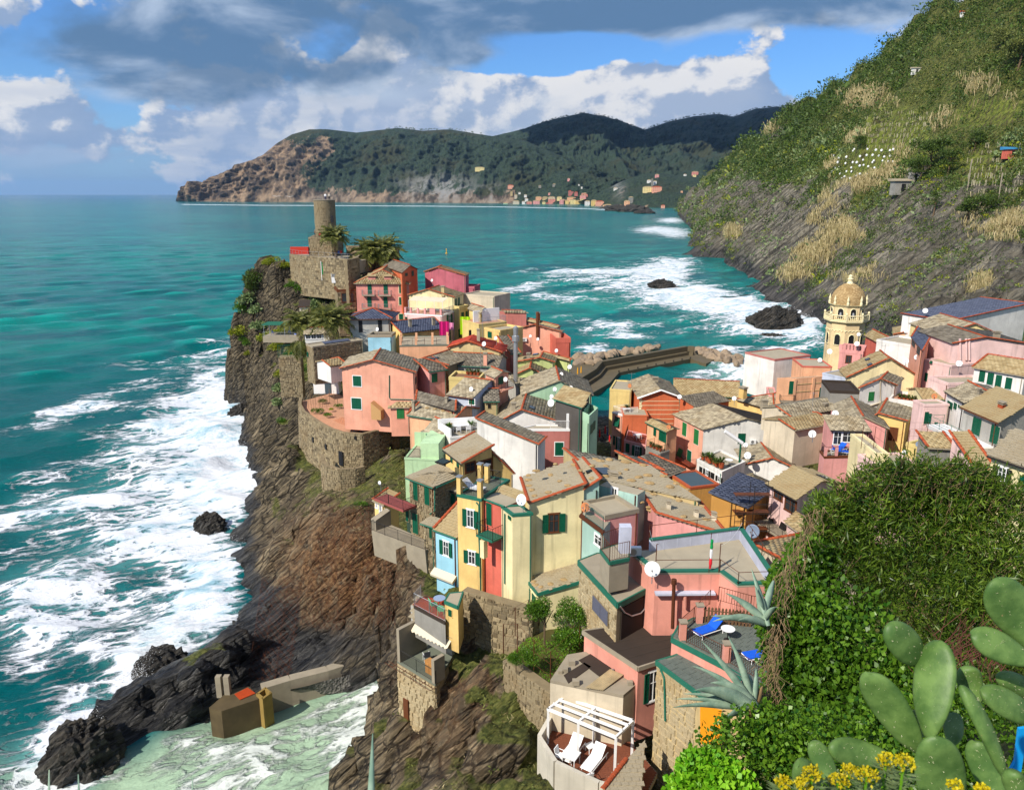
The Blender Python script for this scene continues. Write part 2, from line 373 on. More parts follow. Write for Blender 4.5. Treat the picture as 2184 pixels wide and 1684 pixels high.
def near_terrain():
 pts=[]
 for p in cliff:pts.append(at_y(p[:2],p[2]))
 pts+=[Vector(p)for p in inner]
 def grid(x0,x1,y0,y1,st):
  xs=np.arange(x0,x1+1e-6,st);ys=np.arange(y0,y1+1e-6,st)
  X,Y=np.meshgrid(xs,ys,indexing='ij');land=inpoly(X,Y,shore)
  fm=~land;fv=np.where(land,0.0,-4.0)
  e=land&~(np.roll(land,1,0)&np.roll(land,-1,0)&np.roll(land,1,1)&np.roll(land,-1,1));fm|=e;fv[e]=-.6
  for p in pts:
   i=int(round((p.x-x0)/st));j=int(round((p.y-y0)/st));rr=max(1,int(.8/st))
   if 0<=i<len(xs)and 0<=j<len(ys):
    sl=(slice(max(0,i-rr),i+rr+1),slice(max(0,j-rr),j+rr+1));fm[sl]=True;fv[sl]=p.z
  Z=fill(len(xs),len(ys),fm,fv);return xs,ys,X,Y,Z,land
 xs,ys,X,Y,Z,land=grid(-84,132,-10,262,.8)
 st=.335;xf=np.arange(-84,24,st);yf=np.arange(24,236,st)
 def samp(xq,yq):
  i=np.clip((xq-xs[0])/.8,0,len(xs)-1.001);j=np.clip((yq-ys[0])/.8,0,len(ys)-1.001)
  a=i.astype(int);b=j.astype(int);fa=i-a;fb=j-b
  return(Z[a,b]*(1-fa)+Z[a+1,b]*fa)*(1-fb)+(Z[a,b+1]*(1-fa)+Z[a+1,b+1]*fa)*fb
 XF,YF=np.meshgrid(xf,yf,indexing='ij');ZF=samp(XF,YF)
 P=np.stack([XF,YF,ZF],-1);n=normals_of(ZF,P)
 th=R(40);rot=np.array([[math.cos(th),0,math.sin(th)],[0,1,0],[-math.sin(th),0,math.cos(th)]])
 Q=P@rot.T+fbm(P*.12,3,5)[...,None]*1.5
 big=fbm(P*.16,4,1,.55,True)
 lay=fbm(Q*np.array([.22,.22,1.25]),4,2,.6,True)
 cr=fbm(Q*np.array([.6,.6,.18]),3,3,.5)
 steep=sstep(1-n[...,2],.04,.4)
 amp=.15+.85*steep;amp*=sstep(ZF,-1.5,.8)
 nd=np.array([-.62,.45,.643]);s_=P@nd+1.3*fbm(P*.07,3,14);c_=P@np.array([.45,.55,.7])+1.5*fbm(P*.09,2,15)
 saw=lambda T:s_/T-np.floor(s_/T)
 blk=_h(np.floor(s_/2.3).astype(np.int64),np.floor(c_/4.1).astype(np.int64),np.zeros(s_.shape,np.int64),9)-.5;blk2=_h(np.floor(s_/1.05).astype(np.int64),np.floor(c_/2.3).astype(np.int64),np.ones(s_.shape,np.int64),5)-.5
 d=(big*.8+lay*.35+cr*.3+(saw(2.3)-.5)*1.15+(saw(1.05)-.5)*.55+(blk*.8+blk2*.45)*(1-.75*sstep(9-ZF,0,4)*(YF<76))-.1)*amp
 P2=P+n*d[...,None]*np.array([1,1,.8])
 me=mesh_np(P2.reshape(-1,3),grid_faces(len(xf),len(yf)))
 pu,pv=project(P2)
 rust=np.exp(-(((pu-730)/130)**2+((pv-1210)/130)**2)**1.5)+.9*np.exp(-(((pu-560)/60)**2+((pv-1400)/90)**2))+.55*np.exp(-(((pu-960)/120)**2+((pv-1430)/200)**2))
 wet=sstep(6.5+2.5*fbm(P*.2,2,9)-P2[...,2],0,4)*(pu<640)*(pv>1250)+sstep(2.2-P2[...,2],0,1.2)+np.exp(-(((pu-700)/150)**2+((pv-1375)/45)**2))*.9+.55*sstep(560-pu,0,60)*sstep(pv,880,960)
 green=sstep(n[...,2],.55,.85)*.55*(P2[...,2]>4)-.35*np.clip(rust,0,1)+.45*np.exp(-(((pu-620)/70)**2+((pv-720)/130)**2))+.35*((pu>900)&(pv>1200)&(P2[...,2]>14))
 setattr_(me,'rust',np.clip(rust,0,1));setattr_(me,'wet',np.clip(wet,0,1));setattr_(me,'green',np.clip(green,0,1))
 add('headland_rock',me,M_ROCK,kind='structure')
 def coarse(x0,x1,y0,y1,name):
  xg=np.arange(x0,x1+.1,1.5);yg=np.arange(y0,y1+.1,1.5)
  XG,YG=np.meshgrid(xg,yg,indexing='ij');ZG=samp(XG,YG);PG=np.stack([XG,YG,ZG],-1)
  m2=mesh_np(PG.reshape(-1,3),grid_faces(len(xg),len(yg)),True);setattr_(m2,'green',np.full(XG.size,.75));setattr_(m2,'rust',np.zeros(XG.size));setattr_(m2,'wet',np.zeros(XG.size))
  add(name,m2,M_ROCK,kind='structure')
 coarse(22.5,131,-8,260,'valley_ground')
 coarse(-40,24,-8,25.5,'near_slope')
 return samp
ground=near_terrain()
# the big hill on the right (log-polar grid round the viewpoint)
def polar_hill(name,mat,a0,a1,r0,r1,na,nr,poly_px,pts,noise_amp,seed=0,shore_lift=0):
 az=np.linspace(R(a0),R(a1),na);rr=np.exp(np.linspace(math.log(r0),math.log(r1),nr))
 A,RR=np.meshgrid(az,rr,indexing='ij');X=RR*np.sin(A);Y=RR*np.cos(A)
 land=inpoly(X,Y,poly_px);fm=~land;fv=np.full(X.shape,-6.0)
 e=land&~(np.roll(land,1,0)&np.roll(land,-1,0)&np.roll(land,1,1)&np.roll(land,-1,1));fm|=e;fv[e]=-.8
 for p in pts:
  i=int(round((math.atan2(p.x,p.y)-az[0])/(az[1]-az[0])));j=int(round((math.log(math.hypot(p.x,p.y))-math.log(r0))/(math.log(rr[1])-math.log(rr[0]))))
  if 0<=i<na and 0<=j<nr:fm[max(0,i-1):i+2,max(0,j-1):j+2]=True;fv[max(0,i-1):i+2,max(0,j-1):j+2]=p.z
 Z=fill(na,nr,fm,fv,300);return X,Y,Z,land,RR
hill_shore_px=[(1762,752),(1764,705),(1745,690),(1720,676),(1690,668),(1672,656),(1640,642),(1600,640),(1560,633),(1500,626),(1455,614),(1425,602),(1432,582),(1405,568),(1432,556),(1455,530),(1478,500),(1474,488),(1462,478),(1452,468),(1446,461)]
hs=[tuple(at_z(p,0).xy)for p in hill_shore_px]
hs+=[(700,3000),(2600,3000),(2600,-50),(140,60),(120,150),(105,220)]
hill_pts=[at_y(p[:2],p[2])for p in[(2012,-6,640),(1960,40,690),(1900,95,750),(1840,140,820),(1780,175,900),(1720,218,1000),(1690,236,1050),(1650,268,1150),(1600,300,1250),(1560,340,1350),(1520,372,1480),(1480,408,1650),(1455,440,1900),(2100,-60,560),(2184,-140,500),(2184,100,400),(2100,150,430),(2000,200,480),(1900,230,560),(1800,300,640),(1700,340,780),(1600,380,930),(1530,430,1120),(1490,470,1250),(2184,300,330),(2100,330,345),(2000,330,400),(1950,250,455),(1860,250,500),(1850,290,480),(1900,335,445),(1840,350,465),(1770,380,500),(1900,390,425),(1700,430,580),(1640,430,680),(1600,450,720),(1550,480,830),(2184,420,290),(2100,430,300),(2000,430,345),(1900,450,385),(1800,470,420),(1720,500,470),(1650,520,525),(1600,540,560),(1540,560,600),(1500,540,720),(1480,510,900),(2184,550,235),(2100,560,250),(2000,560,280),(1900,570,320),(1800,580,360),(1720,600,400),(1640,610,445),(1560,610,495),(1500,605,530),(1470,600,560),(2100,640,205),(2000,660,220),(1900,690,270),(1850,640,300),(1850,720,265),(1780,660,360),(2184,630,195),(2184,680,160),(1960,720,190)]]
HX,HY,HZ,HL,HR=polar_hill('h',None,9,62,150,2600,380,460,hs,hill_pts,1)
def hill_build():
 P=np.stack([HX,HY,HZ],-1);n=normals_of(HZ,P);n=np.where(n[...,2:]<0,-n,n)
 sc=np.clip(HR/400,.8,3)[...,None]
 big=fbm(P*.012,4,21,.55,True);mid=fbm(P*.05,4,22,.55,True);lay=fbm(P*np.array([.06,.06,.3])@np.array([[1,0,0],[0,.8,.6],[0,-.6,.8]]),4,23,.6,True)
 pu,pv=project(P)
 vine=np.zeros(HX.shape)
 for(x,y,a,b)in((1910,290,90,65),(1835,352,80,45),(2110,370,80,50),(2120,250,80,40)):
  vine=np.maximum(vine,np.exp(-(((pu-x)/a)**2+((pv-y)/b)**2)**2))
 lowc=sstep(50-P[...,2]+26*mid,0,30)
 cl=np.clip(lowc+1.1*np.exp(-(((pu-1520)/70)**2+((pv-480)/80)**2))+.8*np.exp(-(((pu-1600)/60)**2+((pv-400)/40)**2))+.6*np.exp(-(((pu-2040)/130)**2+((pv-590)/60)**2))+.7*np.exp(-(((pu-1660)/45)**2+((pv-300)/25)**2)),0,1)
 amp=sstep(HZ,-2,6)*(1-.9*vine)*np.clip(sstep(HZ,0,30)*.3+.7,0,1)
 edge=sstep(HR,150,200);edge_=sstep(HR,230,300)
 s_=P@np.array([-.6,.25,.75])+5*fbm(P*.02,3,44);c_=P@np.array([.8,.5,.2])+6*fbm(P*.02,2,45);blk=_h(np.floor(s_/9).astype(np.int64),np.floor(c_/11).astype(np.int64),np.zeros(s_.shape,np.int64),3)-.5
 Pl=P[...,2];P=P.copy();P[...,2]=Pl+np.where(Pl>0,11*(1-np.exp(-np.maximum(Pl,0)/2.5))*np.exp(-np.maximum(Pl,0)/26),0)*edge_
 strata=(s_/7-np.floor(s_/7)-.5)*3.0+blk*3.6+3.4*fbm(P*np.array([.07,.07,.012]),4,46,.6,True)
 d=(big*5.0*np.clip(HR/500,.5,1.6)+mid*2.2+lay*1.2+strata*cl*np.clip(HR/450,.6,1.5))*amp*edge
 P2=P+n*d[...,None]
 step=4.2;q=P2[...,2]/step;fr=q-np.floor(q);zt=(np.floor(q)+sstep(fr,.72,1.0))*step
 P2[...,2]=P2[...,2]*(1-vine)+zt*vine
 me=mesh_np(P2.reshape(-1,3),grid_faces(*HX.shape));setattr_(me,'green',np.clip(.75-.75*cl+.3*vine,0,1).ravel())
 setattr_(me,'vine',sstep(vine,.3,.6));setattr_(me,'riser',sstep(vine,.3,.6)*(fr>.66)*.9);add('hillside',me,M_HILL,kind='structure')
 return P2,n,cl,vine,pu,pv
HP,HN,HCL,HV,HPU,HPV=hill_build()
# distant headland and mountains
def far_mat(name):
 t=NT(name);w=t.coord('World')
 a=t.attr('rocky').outputs['Fac'];n1=t.noise(t.coord('World',(1,1,.5)),.012,9,.68);n2=t.noise(w,.13,8,.72);n3=t.noise(w,.0028,5,.6)
 veg=t.mix(t.rng(n2,.36,.62),lin(14,32,32,.8),lin(64,82,58,.8))
 veg=t.mix(t.rng(n3,.5,.66),veg,lin(66,70,44,.7))
 rk=t.mix(t.rng(n1,.38,.64),lin(70,62,56,.8),lin(170,144,116,.78))
 c=t.mix(t.rng(t.math('ADD',a,t.math('MULTIPLY',t.math('SUBTRACT',n1,.5),1.6)),.42,.6),veg,rk)
 g=t.attr('grey').outputs['Fac'];c=t.mix(t.math('MULTIPLY',g,t.rng(n1,.42,.6)),c,lin(150,150,148,.75))
 t.bump(t.math('ADD',n1,t.math('MULTIPLY',n2,.42)),1.0,20.)
 return t.done(c,.95)
M_FAR=far_mat('far_slopes')
def loft(name,crest,foot,a_extra=60,nu=430,nv=90,seed=0,amp=60,rocky=lambda u,v:0*u,grey=lambda u,v:0*u,back=1500):
 """a mountain side from its traced crest (px, py, distance) down to its traced foot (px, py, distance), with a back slope"""
 cu=np.linspace(crest[0][0],crest[-1][0],nu)
 def ip(tab,k):t=np.array(tab,float);return np.interp(cu,t[:,0],t[:,k])
 C=np.array([at_y((u,y),d)for u,y,d in zip(cu,ip(crest,1),ip(crest,2))]);F=np.array([at_y((u,y),d)for u,y,d in zip(cu,ip(foot,1),ip(foot,2))])
 v=np.linspace(0,1,nv)[None,:,None];prof=v**1.0
 P=F[:,None]*(1-v)+C[:,None]*v
 bulge=np.sin(np.pi*v[...,0])*(C[:,None,2]-F[:,None,2])*.06
 P[...,2]+=bulge
 w=np.sin(np.pi*np.clip(v[...,0],0,1))**.6
 rid=fbm(P*np.array([.0026,.0010,.0010]),5,seed,.58,True);sm=fbm(P*.011,5,seed+7,.65,True)
 P[...,1]-=(rid*amp*2.2+sm*amp*.8)*w;P[...,2]+=(rid*amp*.35+sm*amp*.25)*w
 B=C.copy();B[:,1]+=back;B[:,2]*=.15;FB=F.copy();FB[:,2]=-8
 P=np.concatenate([FB[:,None],P,B[:,None]],1)
 me=mesh_np(P.reshape(-1,3),grid_faces(P.shape[0],P.shape[1]));pu,pv=project(P)
 setattr_(me,'rocky',np.clip(rocky(pu,pv),0,1));setattr_(me,'grey',np.clip(grey(pu,pv),0,1))
 return add(name,me,M_FAR,kind='structure'),P
G=lambda pu,pv,x,y,a,b:np.exp(-(((pu-x)/a)**2+((pv-y)/b)**2))
far_mtn,MP=loft('distant_mountain',[(960,300,6500),(1050,292,6500),(1120,274,6600),(1180,255,6700),(1240,242,6800),(1290,248,6800),(1335,264,6800),(1370,278,6900),(1420,262,7000),(1480,248,7100),(1530,244,7200),(1562,250,7200),(1610,233,7300),(1660,227,7300),(1700,232,7300),(1800,260,7300)],[(960,432,4700),(1250,442,3900),(1400,450,3500),(1800,470,3500)],seed=31,amp=110,rocky=lambda u,v:.1+0*u)
head,HDP=loft('distant_headland',[(382,434,5480),(390,420,5500),(402,400,5550),(425,388,5600),(445,391,5620),(480,370,5650),(520,350,5700),(560,331,5700),(590,306,5750),(622,287,5800),(660,276,5800),(700,276,5800),(760,283,5800),(850,273,5800),(900,279,5750),(960,276,5700),(1050,291,5600),(1120,300,5300),(1200,335,4900),(1280,365,4500),(1330,385,4200)],[(382,435,5450),(440,435,5150),(560,436.5,5000),(700,437,4900),(900,438,4600),(1080,440,4300),(1250,443,3900),(1330,447,3700)],seed=41,amp=85,rocky=lambda u,v:1.5*G(u,v,500,395,130,60)+.9*G(u,v,600,330,60,40)+.8*G(u,v,690,315,30,26)+.85*sstep(v,380,432)*(u<1100)+.8*G(u,v,600,420,40,18),grey=lambda u,v:1.2*G(u,v,930,405,75,32)+.9*G(u,v,1050,415,30,18)+.4*G(u,v,700,420,60,20))
mon,MNP=loft('monastery_hill',[(1250,425,3500),(1290,404,3500),(1330,385,3500),(1370,372,3500),(1400,368,3480),(1440,374,3450),(1500,376,3400),(1560,380,3400),(1640,390,3400)],[(1250,446,3450),(1320,451,3050),(1380,456,2850),(1460,458,2700),(1640,462,2600)],nu=260,nv=60,seed=51,amp=30,rocky=lambda u,v:.45*G(u,v,1325,410,22,20)+.4*G(u,v,1385,440,30,10),grey=lambda u,v:.8*G(u,v,1318,400,14,22),back=700)
# sea
def build_sea():
 na,nr=430,600
 az=np.linspace(R(-80),R(80),na);c=np.sign(az)*(np.abs(az)/R(80))**1.35*R(80);az=c
 rr=np.exp(np.linspace(math.log(34),math.log(62000),nr));k=np.linspace(0,1,nr)
 rr=np.exp(np.interp(k,[0,.80,1],[math.log(34),math.log(2500),math.log(62000)]))
 A,RR=np.meshgrid(az,rr,indexing='ij');X=RR*np.sin(A);Y=RR*np.cos(A);Z=np.zeros(X.shape)
 cell=np.maximum(np.gradient(rr)[None,:],RR*np.abs(np.gradient(az))[:,None])
 r2=np.random.default_rng(3);th0=R(-62)
 DX=np.zeros(X.shape);DY=np.zeros(X.shape)
 for i in range(46):
  lam=2.2*(26/2.2)**(i/45.);th=th0+r2.normal(0,.55);kx,ky=math.cos(th)*2*math.pi/lam,math.sin(th)*2*math.pi/lam
  a=.0155*lam*r2.uniform(.5,1.2);ph=r2.uniform(0,6.28);w=np.clip(1.6-3.2*cell/lam,0,1);arg=kx*X+ky*Y+ph
  Z+=a*np.cos(arg)*w;DX-=a*math.cos(th)*np.sin(arg)*w*.9;DY-=a*math.sin(th)*np.sin(arg)*w*.9
 P0=np.stack([X,Y,0*X],-1);calm=.55+.45*fbm(P0*.02,2,77)
 pu,pv=project(P0)
 def g(x,y,a,b,rot=0):
  c_,s_=math.cos(R(rot)),math.sin(R(rot));u=(pu-x)*c_+(pv-y)*s_;v=-(pu-x)*s_+(pv-y)*c_
  return np.exp(-((u/a)**2+(v/b)**2))
 foam=np.zeros(X.shape)
 for(x,y,a,b,rot,s)in[(440,880,130,60,-25,.62),(300,930,170,45,-22,.5),(130,890,160,18,-16,.42),(210,848,120,16,-18,.4),(470,950,90,90,0,.75),(400,1050,150,60,-15,.6),(200,1050,200,50,-12,.45),(60,1100,140,60,0,.4),(480,1000,60,110,0,.8),(300,1160,200,60,-10,.55),(60,1240,200,60,-8,.55),(420,1190,90,60,0,.6),(440,1290,70,70,0,.85),(250,1290,200,45,0,.45),(380,1330,120,50,-35,.75),(120,1380,200,60,0,.4),(60,1330,120,40,0,.4),(300,1420,60,40,-30,.9),(180,1530,70,60,-35,.8),(90,1620,130,90,0,.75),(330,1440,70,24,-25,.9),(150,1600,50,50,0,1.),(300,1660,150,40,0,.55),(400,770,100,10,-8,.38),(270,776,50,5,-6,.45),(460,742,60,14,-10,.4),(460,800,60,30,-20,.45),(40,660,50,3,0,.2),(1280,578,130,5,-1,.62),(1120,612,70,7,-10,.55),(1180,634,70,9,2,.5),(1320,600,150,22,6,.42),(1400,575,70,20,0,.5),(1300,690,90,12,6,.5),(1320,714,80,10,6,.62),(1270,745,50,12,0,.65),(1450,640,160,30,4,.42),(1560,650,120,22,6,.8),(1680,690,90,26,10,.95),(1600,700,120,20,0,.6),(1480,625,60,14,0,.8),(1420,590,40,14,0,.8),(1400,490,50,8,0,.7),(1430,470,30,6,0,.7),(1440,500,40,10,0,.5),(1320,447,50,3,0,.5),(1600,780,80,28,0,.7),(1520,745,70,10,0,.4),(1560,800,90,14,0,.45),(1700,740,60,14,0,.5),(1440,560,40,12,0,.6),(1390,700,140,14,4,.3)]:
  foam=np.maximum(foam,s*g(x,y,a,b,rot))if s<.35 else foam+s*g(x,y,a,b,rot)*(1-.55*foam)
 inner_bay=inpoly(X,Y,[tuple(at_z(p,0).xy)for p in[(221,1650),(312,1612),(358,1580),(443,1527),(560,1500),(640,1470),(860,1450),(860,1520),(700,1900),(200,1900)]]).astype(float)
 bx=np.pad(inner_bay,3,mode='edge');inner_bay=sum(bx[i:i+na,j:j+nr]for i in range(7)for j in range(7))/49
 milky=np.clip(inner_bay*1.1+.6*g(60,1660,160,60)+.35*g(330,1400,90,60,-30)+.4*g(1600,790,90,25),0,1)
 foam=np.maximum(foam*(1-inner_bay*.6),inner_bay*(.30+.38*g(830,1490,60,30)+.25*g(450,1560,120,40,-30)+.2*g(760,1600,90,90)))
 foam=np.maximum(foam*(.90+.05*(pu>1000)),.48*np.exp(-((pv-np.interp(pu,[380,560,700,900,1080,1250,1330],[436,438,438.5,439.5,441.5,445,449]))/1.1)**2)*((pu>380)&(pu<1340)))
 Z=Z*calm*(1+.5*np.clip(foam,0,1))+.22*np.clip(foam,0,1)*fbm(P0*.35,3,5)*(RR<500)
 far=sstep(RR,1200,3000);DX*=(1-far);DY*=(1-far)
 V=np.stack([X+DX,Y+DY,Z*(1-far)],-1)
 me=mesh_np(V.reshape(-1,3),grid_faces(na,nr)[:,::-1].copy(),True)
 setattr_(me,'foam',np.clip(foam,0,1));setattr_(me,'milky',milky);setattr_(me,'crest',np.clip(Z,-1,1))
 t=NT('sea_water');w=t.coord('World');f=t.attr('foam').outputs['Fac'];mk=t.attr('milky').outputs['Fac'];cr=t.attr('crest').outputs['Fac']
 rz=(0,0,R(-28))
 warp=t.N('ShaderNodeVectorMath');warp.operation='ADD';t.L(t.coord('World',(.55,1.25,1),rz),warp.inputs[0])
 nv=t.N('ShaderNodeTexNoise');nv.inputs['Scale'].default_value=.16;nv.inputs['Detail'].default_value=4;t.L(w,nv.inputs['Vector'])
 sc=t.N('ShaderNodeVectorMath');sc.operation='SCALE';sc.inputs[3].default_value=3.2;t.L(nv.outputs['Color'],sc.inputs[0]);t.L(sc.outputs[0],warp.inputs[1])
 lace=t.N('ShaderNodeTexVoronoi');lace.feature='DISTANCE_TO_EDGE';lace.inputs['Scale'].default_value=.55;lace.inputs['Detail'].default_value=2.5;lace.inputs['Roughness'].default_value=.6;t.L(warp.outputs[0],lace.inputs['Vector'])
 web=t.rng(lace.outputs['Distance'],0.,.3,1.,0.)
 cl1=t.noise(warp.outputs[0],.24,9,.68,.4);cl2=t.noise(t.coord('World',(.5,1.3,1),rz),.06,6,.6)
 pat=t.math('ADD',t.math('MULTIPLY',t.math('SUBTRACT',cl1,.5),1.7),t.math('ADD',t.math('MULTIPLY',t.math('SUBTRACT',web,.55),.85),t.math('MULTIPLY',t.math('SUBTRACT',cl2,.5),1.0)))
 pat=t.math('ADD',pat,t.math('MULTIPLY',cr,.14))
 sm=t.math('ADD',f,pat);m=t.rng(sm,.52,.80)
 m=t.math('MULTIPLY',m,t.rng(f,.03,.16))
 caps=t.math('MULTIPLY',t.rng(t.math('ADD',t.noise(t.coord('World',(.10,.42,1),rz),1.,6,.7),t.math('MULTIPLY',cr,.10)),.72,.77),.7)
 m=t.math('MAXIMUM',m,caps)
 big=t.noise(w,.004,4,.6);md=t.noise(t.coord('World',(.35,1.,1),rz),.05,5,.6)
 base=t.mix(t.rng(big,.35,.65),lin(0,108,106,.9),lin(0,136,122,.9))
 base=t.mix(t.rng(md,.35,.7),base,lin(0,88,94,.8))
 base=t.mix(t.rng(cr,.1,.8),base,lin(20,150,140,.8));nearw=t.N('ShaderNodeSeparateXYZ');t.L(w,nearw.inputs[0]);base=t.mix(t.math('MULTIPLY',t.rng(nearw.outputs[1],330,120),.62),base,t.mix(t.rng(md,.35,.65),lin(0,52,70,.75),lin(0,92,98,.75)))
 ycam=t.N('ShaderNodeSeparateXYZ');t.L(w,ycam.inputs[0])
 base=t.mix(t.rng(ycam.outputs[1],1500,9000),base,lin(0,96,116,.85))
 base=t.mix(t.math('MULTIPLY',t.rng(f,.22,.8),.72),base,lin(104,186,184,.82))
 base=t.mix(mk,base,lin(168,194,164,.82))
 fc=t.mix(t.rng(t.math('ADD',cl1,t.math('MULTIPLY',t.math('SUBTRACT',web,.5),.2)),.40,.62),lin(150,190,206,.85),lin(226,230,236,.9));fc=t.mix(t.math('MULTIPLY',mk,.6),fc,lin(214,222,204,.9))
 c=t.mix(m,base,fc)
 t.set(t.b,'Roughness',t.math('ADD',.16,t.math('MULTIPLY',m,.6)));t.b.inputs['IOR'].default_value=1.33;t.b.inputs['Specular IOR Level'].default_value=.08
 rip=t.noise(t.coord('World',(.8,1.6,1),rz),.9,6,.62);rip2=t.noise(t.coord('World',(.6,1.5,1),rz),.16,5,.6)
 hh=t.math('ADD',t.math('MULTIPLY',rip,.55),t.math('ADD',t.math('MULTIPLY',rip2,1.6),t.math('MULTIPLY',m,.8)))
 t.bump(hh,.9,.55)
 mat=t.done(c,.16);t.set(t.b,'Roughness',t.math('ADD',.16,t.math('MULTIPLY',m,.6)))
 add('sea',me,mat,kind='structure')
build_sea()
# building materials
PAL=dict(salmon=(246,168,134),pink=(232,142,124),dpink=(198,112,100),cream=(244,220,142),yellow=(246,204,110),ochre=(214,152,48),white=(238,234,226),grey=(186,182,172),mint=(172,214,172),palemint=(190,226,170),aqua=(168,208,194),lblue=(150,214,236),red=(226,98,70),coral=(238,152,128),orange=(222,102,34),peach=(252,184,132),palepink=(247,204,196),rose=(242,160,152),magenta=(196,92,108),beige=(218,202,172),lime=(206,218,130),butter=(250,232,170),tan=(206,180,120),bluegrey=(196,206,226),darkgrey=(84,78,72),stonegrey=(150,146,136),straw=(236,208,120))
def pcol(n):c=lin(*PAL[n],.84);g=sum(c)/3;return plaster('plaster_'+n,tuple(min(.8,.86*x+.13*g+.008)for x in c),.3 if n in('salmon','orange','lblue')else .55)
def island_mat(name,a,b,rough=.85,bs=14.,bump=.4,extra=None):
 if name in MATS:return MATS[name]
 t=NT(name);i=t.island();v=t.coord('World');n=t.noise(v,bs,5,.65);n2=t.noise(v,.5,5,.6)
 c=t.mix(i,a,b);c=t.mix(t.math('MULTIPLY',t.rng(n,.4,.75),.45),c,tuple(x*.55 for x in a));c=t.mix(t.math('MULTIPLY',t.rng(n2,.45,.7),.4),c,extra or tuple(x*.7 for x in b))
 t.bump(n,bump,.03);return t.done(c,rough)
M_SLATE=island_mat('slate_roofing',lin(138,126,104,.78),lin(204,190,160,.78),extra=lin(160,136,94,.75))
M_SLATED=island_mat('dark_slate_roofing',lin(100,92,80,.75),lin(156,146,128,.75),extra=lin(96,84,64,.7))
M_SLATEB=island_mat('blue_slate_roofing',lin(74,82,104,.7),lin(104,112,134,.7))
M_TANR=island_mat('tan_slate_roofing',lin(164,142,100,.72),lin(206,186,142,.72),extra=lin(160,120,70,.7))
M_REDR=island_mat('red_roof_sheet',lin(190,62,40,.75),lin(214,84,54,.75))
M_TERRA=island_mat('terracotta_tile',lin(158,66,36,.75),lin(206,104,62,.75),bs=9)
M_STONE=island_mat('wall_stone',lin(104,92,72,.72),lin(186,168,132,.75),bs=7,bump=.8,extra=lin(140,112,72,.7))
M_MORTAR=plain('mortar',lin(150,134,104,.7),.95,0,.35,1.6,.8)
M_FLAT=plain('flat_roof_screed',lin(186,174,150,.7),.9,0,.22,.8,.2)
M_FELT=plain('bitumen_felt',lin(62,52,44,.8),.85,0,.3,.9,.3)
M_TILEFLOOR=plain('terracotta_floor',lin(206,154,122,.75),.8,0,.25,3.,.2)
M_GREENG=plain('grey_green_floor',lin(128,134,118,.7),.6,0,.2,1.5,.1)
M_TEAL=plain('teal_roof_membrane',lin(74,92,102,.75),.7,0,.12,1.)
M_SHUT=plain('green_shutter_paint',lin(8,92,66,.75),.5,0,.15,3.)
M_SHUTL=plain('light_green_shutter_paint',lin(44,130,70,.75),.5,0,.15,3.)
M_BROWN=plain('brown_wood',lin(110,62,34,.75),.6,0,.3,4.)
M_WHITE=plain('white_paint',(.78,.77,.75),.5,0,.05)
M_CREAMT=plain('cream_trim',lin(250,236,190,.78),.6,0,.06)
M_DARK=plain('dark_interior',(.012,.012,.014),.5)
M_IRON=plain('dark_iron',(.035,.032,.03),.5,.6,.2)
M_RUST=plain('rusty_iron',lin(104,58,34,.7),.8,.2,.4,6.)
M_GTRIM=plain('green_trim',lin(44,118,96,.72),.55,0,.2,3.)
M_GALV=plain('galvanised_steel',(.42,.43,.44),.4,.7,.1)
M_CONC=plain('concrete',lin(172,160,138,.7),.92,0,.28,1.2,.4)
M_PLAST=plain('white_plastic',(.74,.74,.74),.4,0,.04)
M_CANVAS=plain('awning_canvas',lin(226,214,188,.78),.9,0,.1)
def glass_mat():
 t=NT('window_glass');t.b.inputs['Roughness'].default_value=.06;t.b.inputs['Specular IOR Level'].default_value=.6
 v=t.coord('World');n=t.noise(v,.8,2);return t.done(t.mix(n,(.01,.015,.018),(.05,.06,.065)),.06)
M_GLASS=glass_mat()
RM=dict(slate=M_SLATE,dark=M_SLATED,blue=M_SLATEB,tan=M_TANR,red=M_REDR,felt=M_FELT)
# roofing
def hit(p,o,n):
 r=ray(p);return Vector((0,0,CAMZ))+r*((o-Vector((0,0,CAMZ))).dot(n)/r.dot(n))
def poly_axes(pts):
 n=(pts[1]-pts[0]).cross(pts[2]-pts[0]).normalized()
 if n.z<0:n=-n
 e=Vector((0,0,1)).cross(n)
 e=e.normalized()if e.length>1e-3 else(pts[1]-pts[0]).normalized()
 return n,e,n.cross(e).normalized()
def slate_sites(pts,w,h,jit=.06):
 n,e,s=poly_axes(pts);o=pts[0];q=[((p-o).dot(e),(p-o).dot(s))for p in pts]
 a0,a1=min(x for x,_ in q),max(x for x,_ in q);b0,b1=min(y for _,y in q),max(y for _,y in q)
 nu,nv=max(1,int((a1-a0)/w)),max(1,int((b1-b0)/h));w=(a1-a0)/nu;h=(b1-b0)/nv
 U,V=np.meshgrid(np.arange(-1,nu+1),np.arange(nv),indexing='ij');cu=a0+(U+.5+.5*(V%2))*w;cv=b0+(V+.5)*h
 cu,cv=cu.ravel(),cv.ravel();k=inpoly(cu,cv,q);return o,n,e,s,cu[k],cv[k],w,h
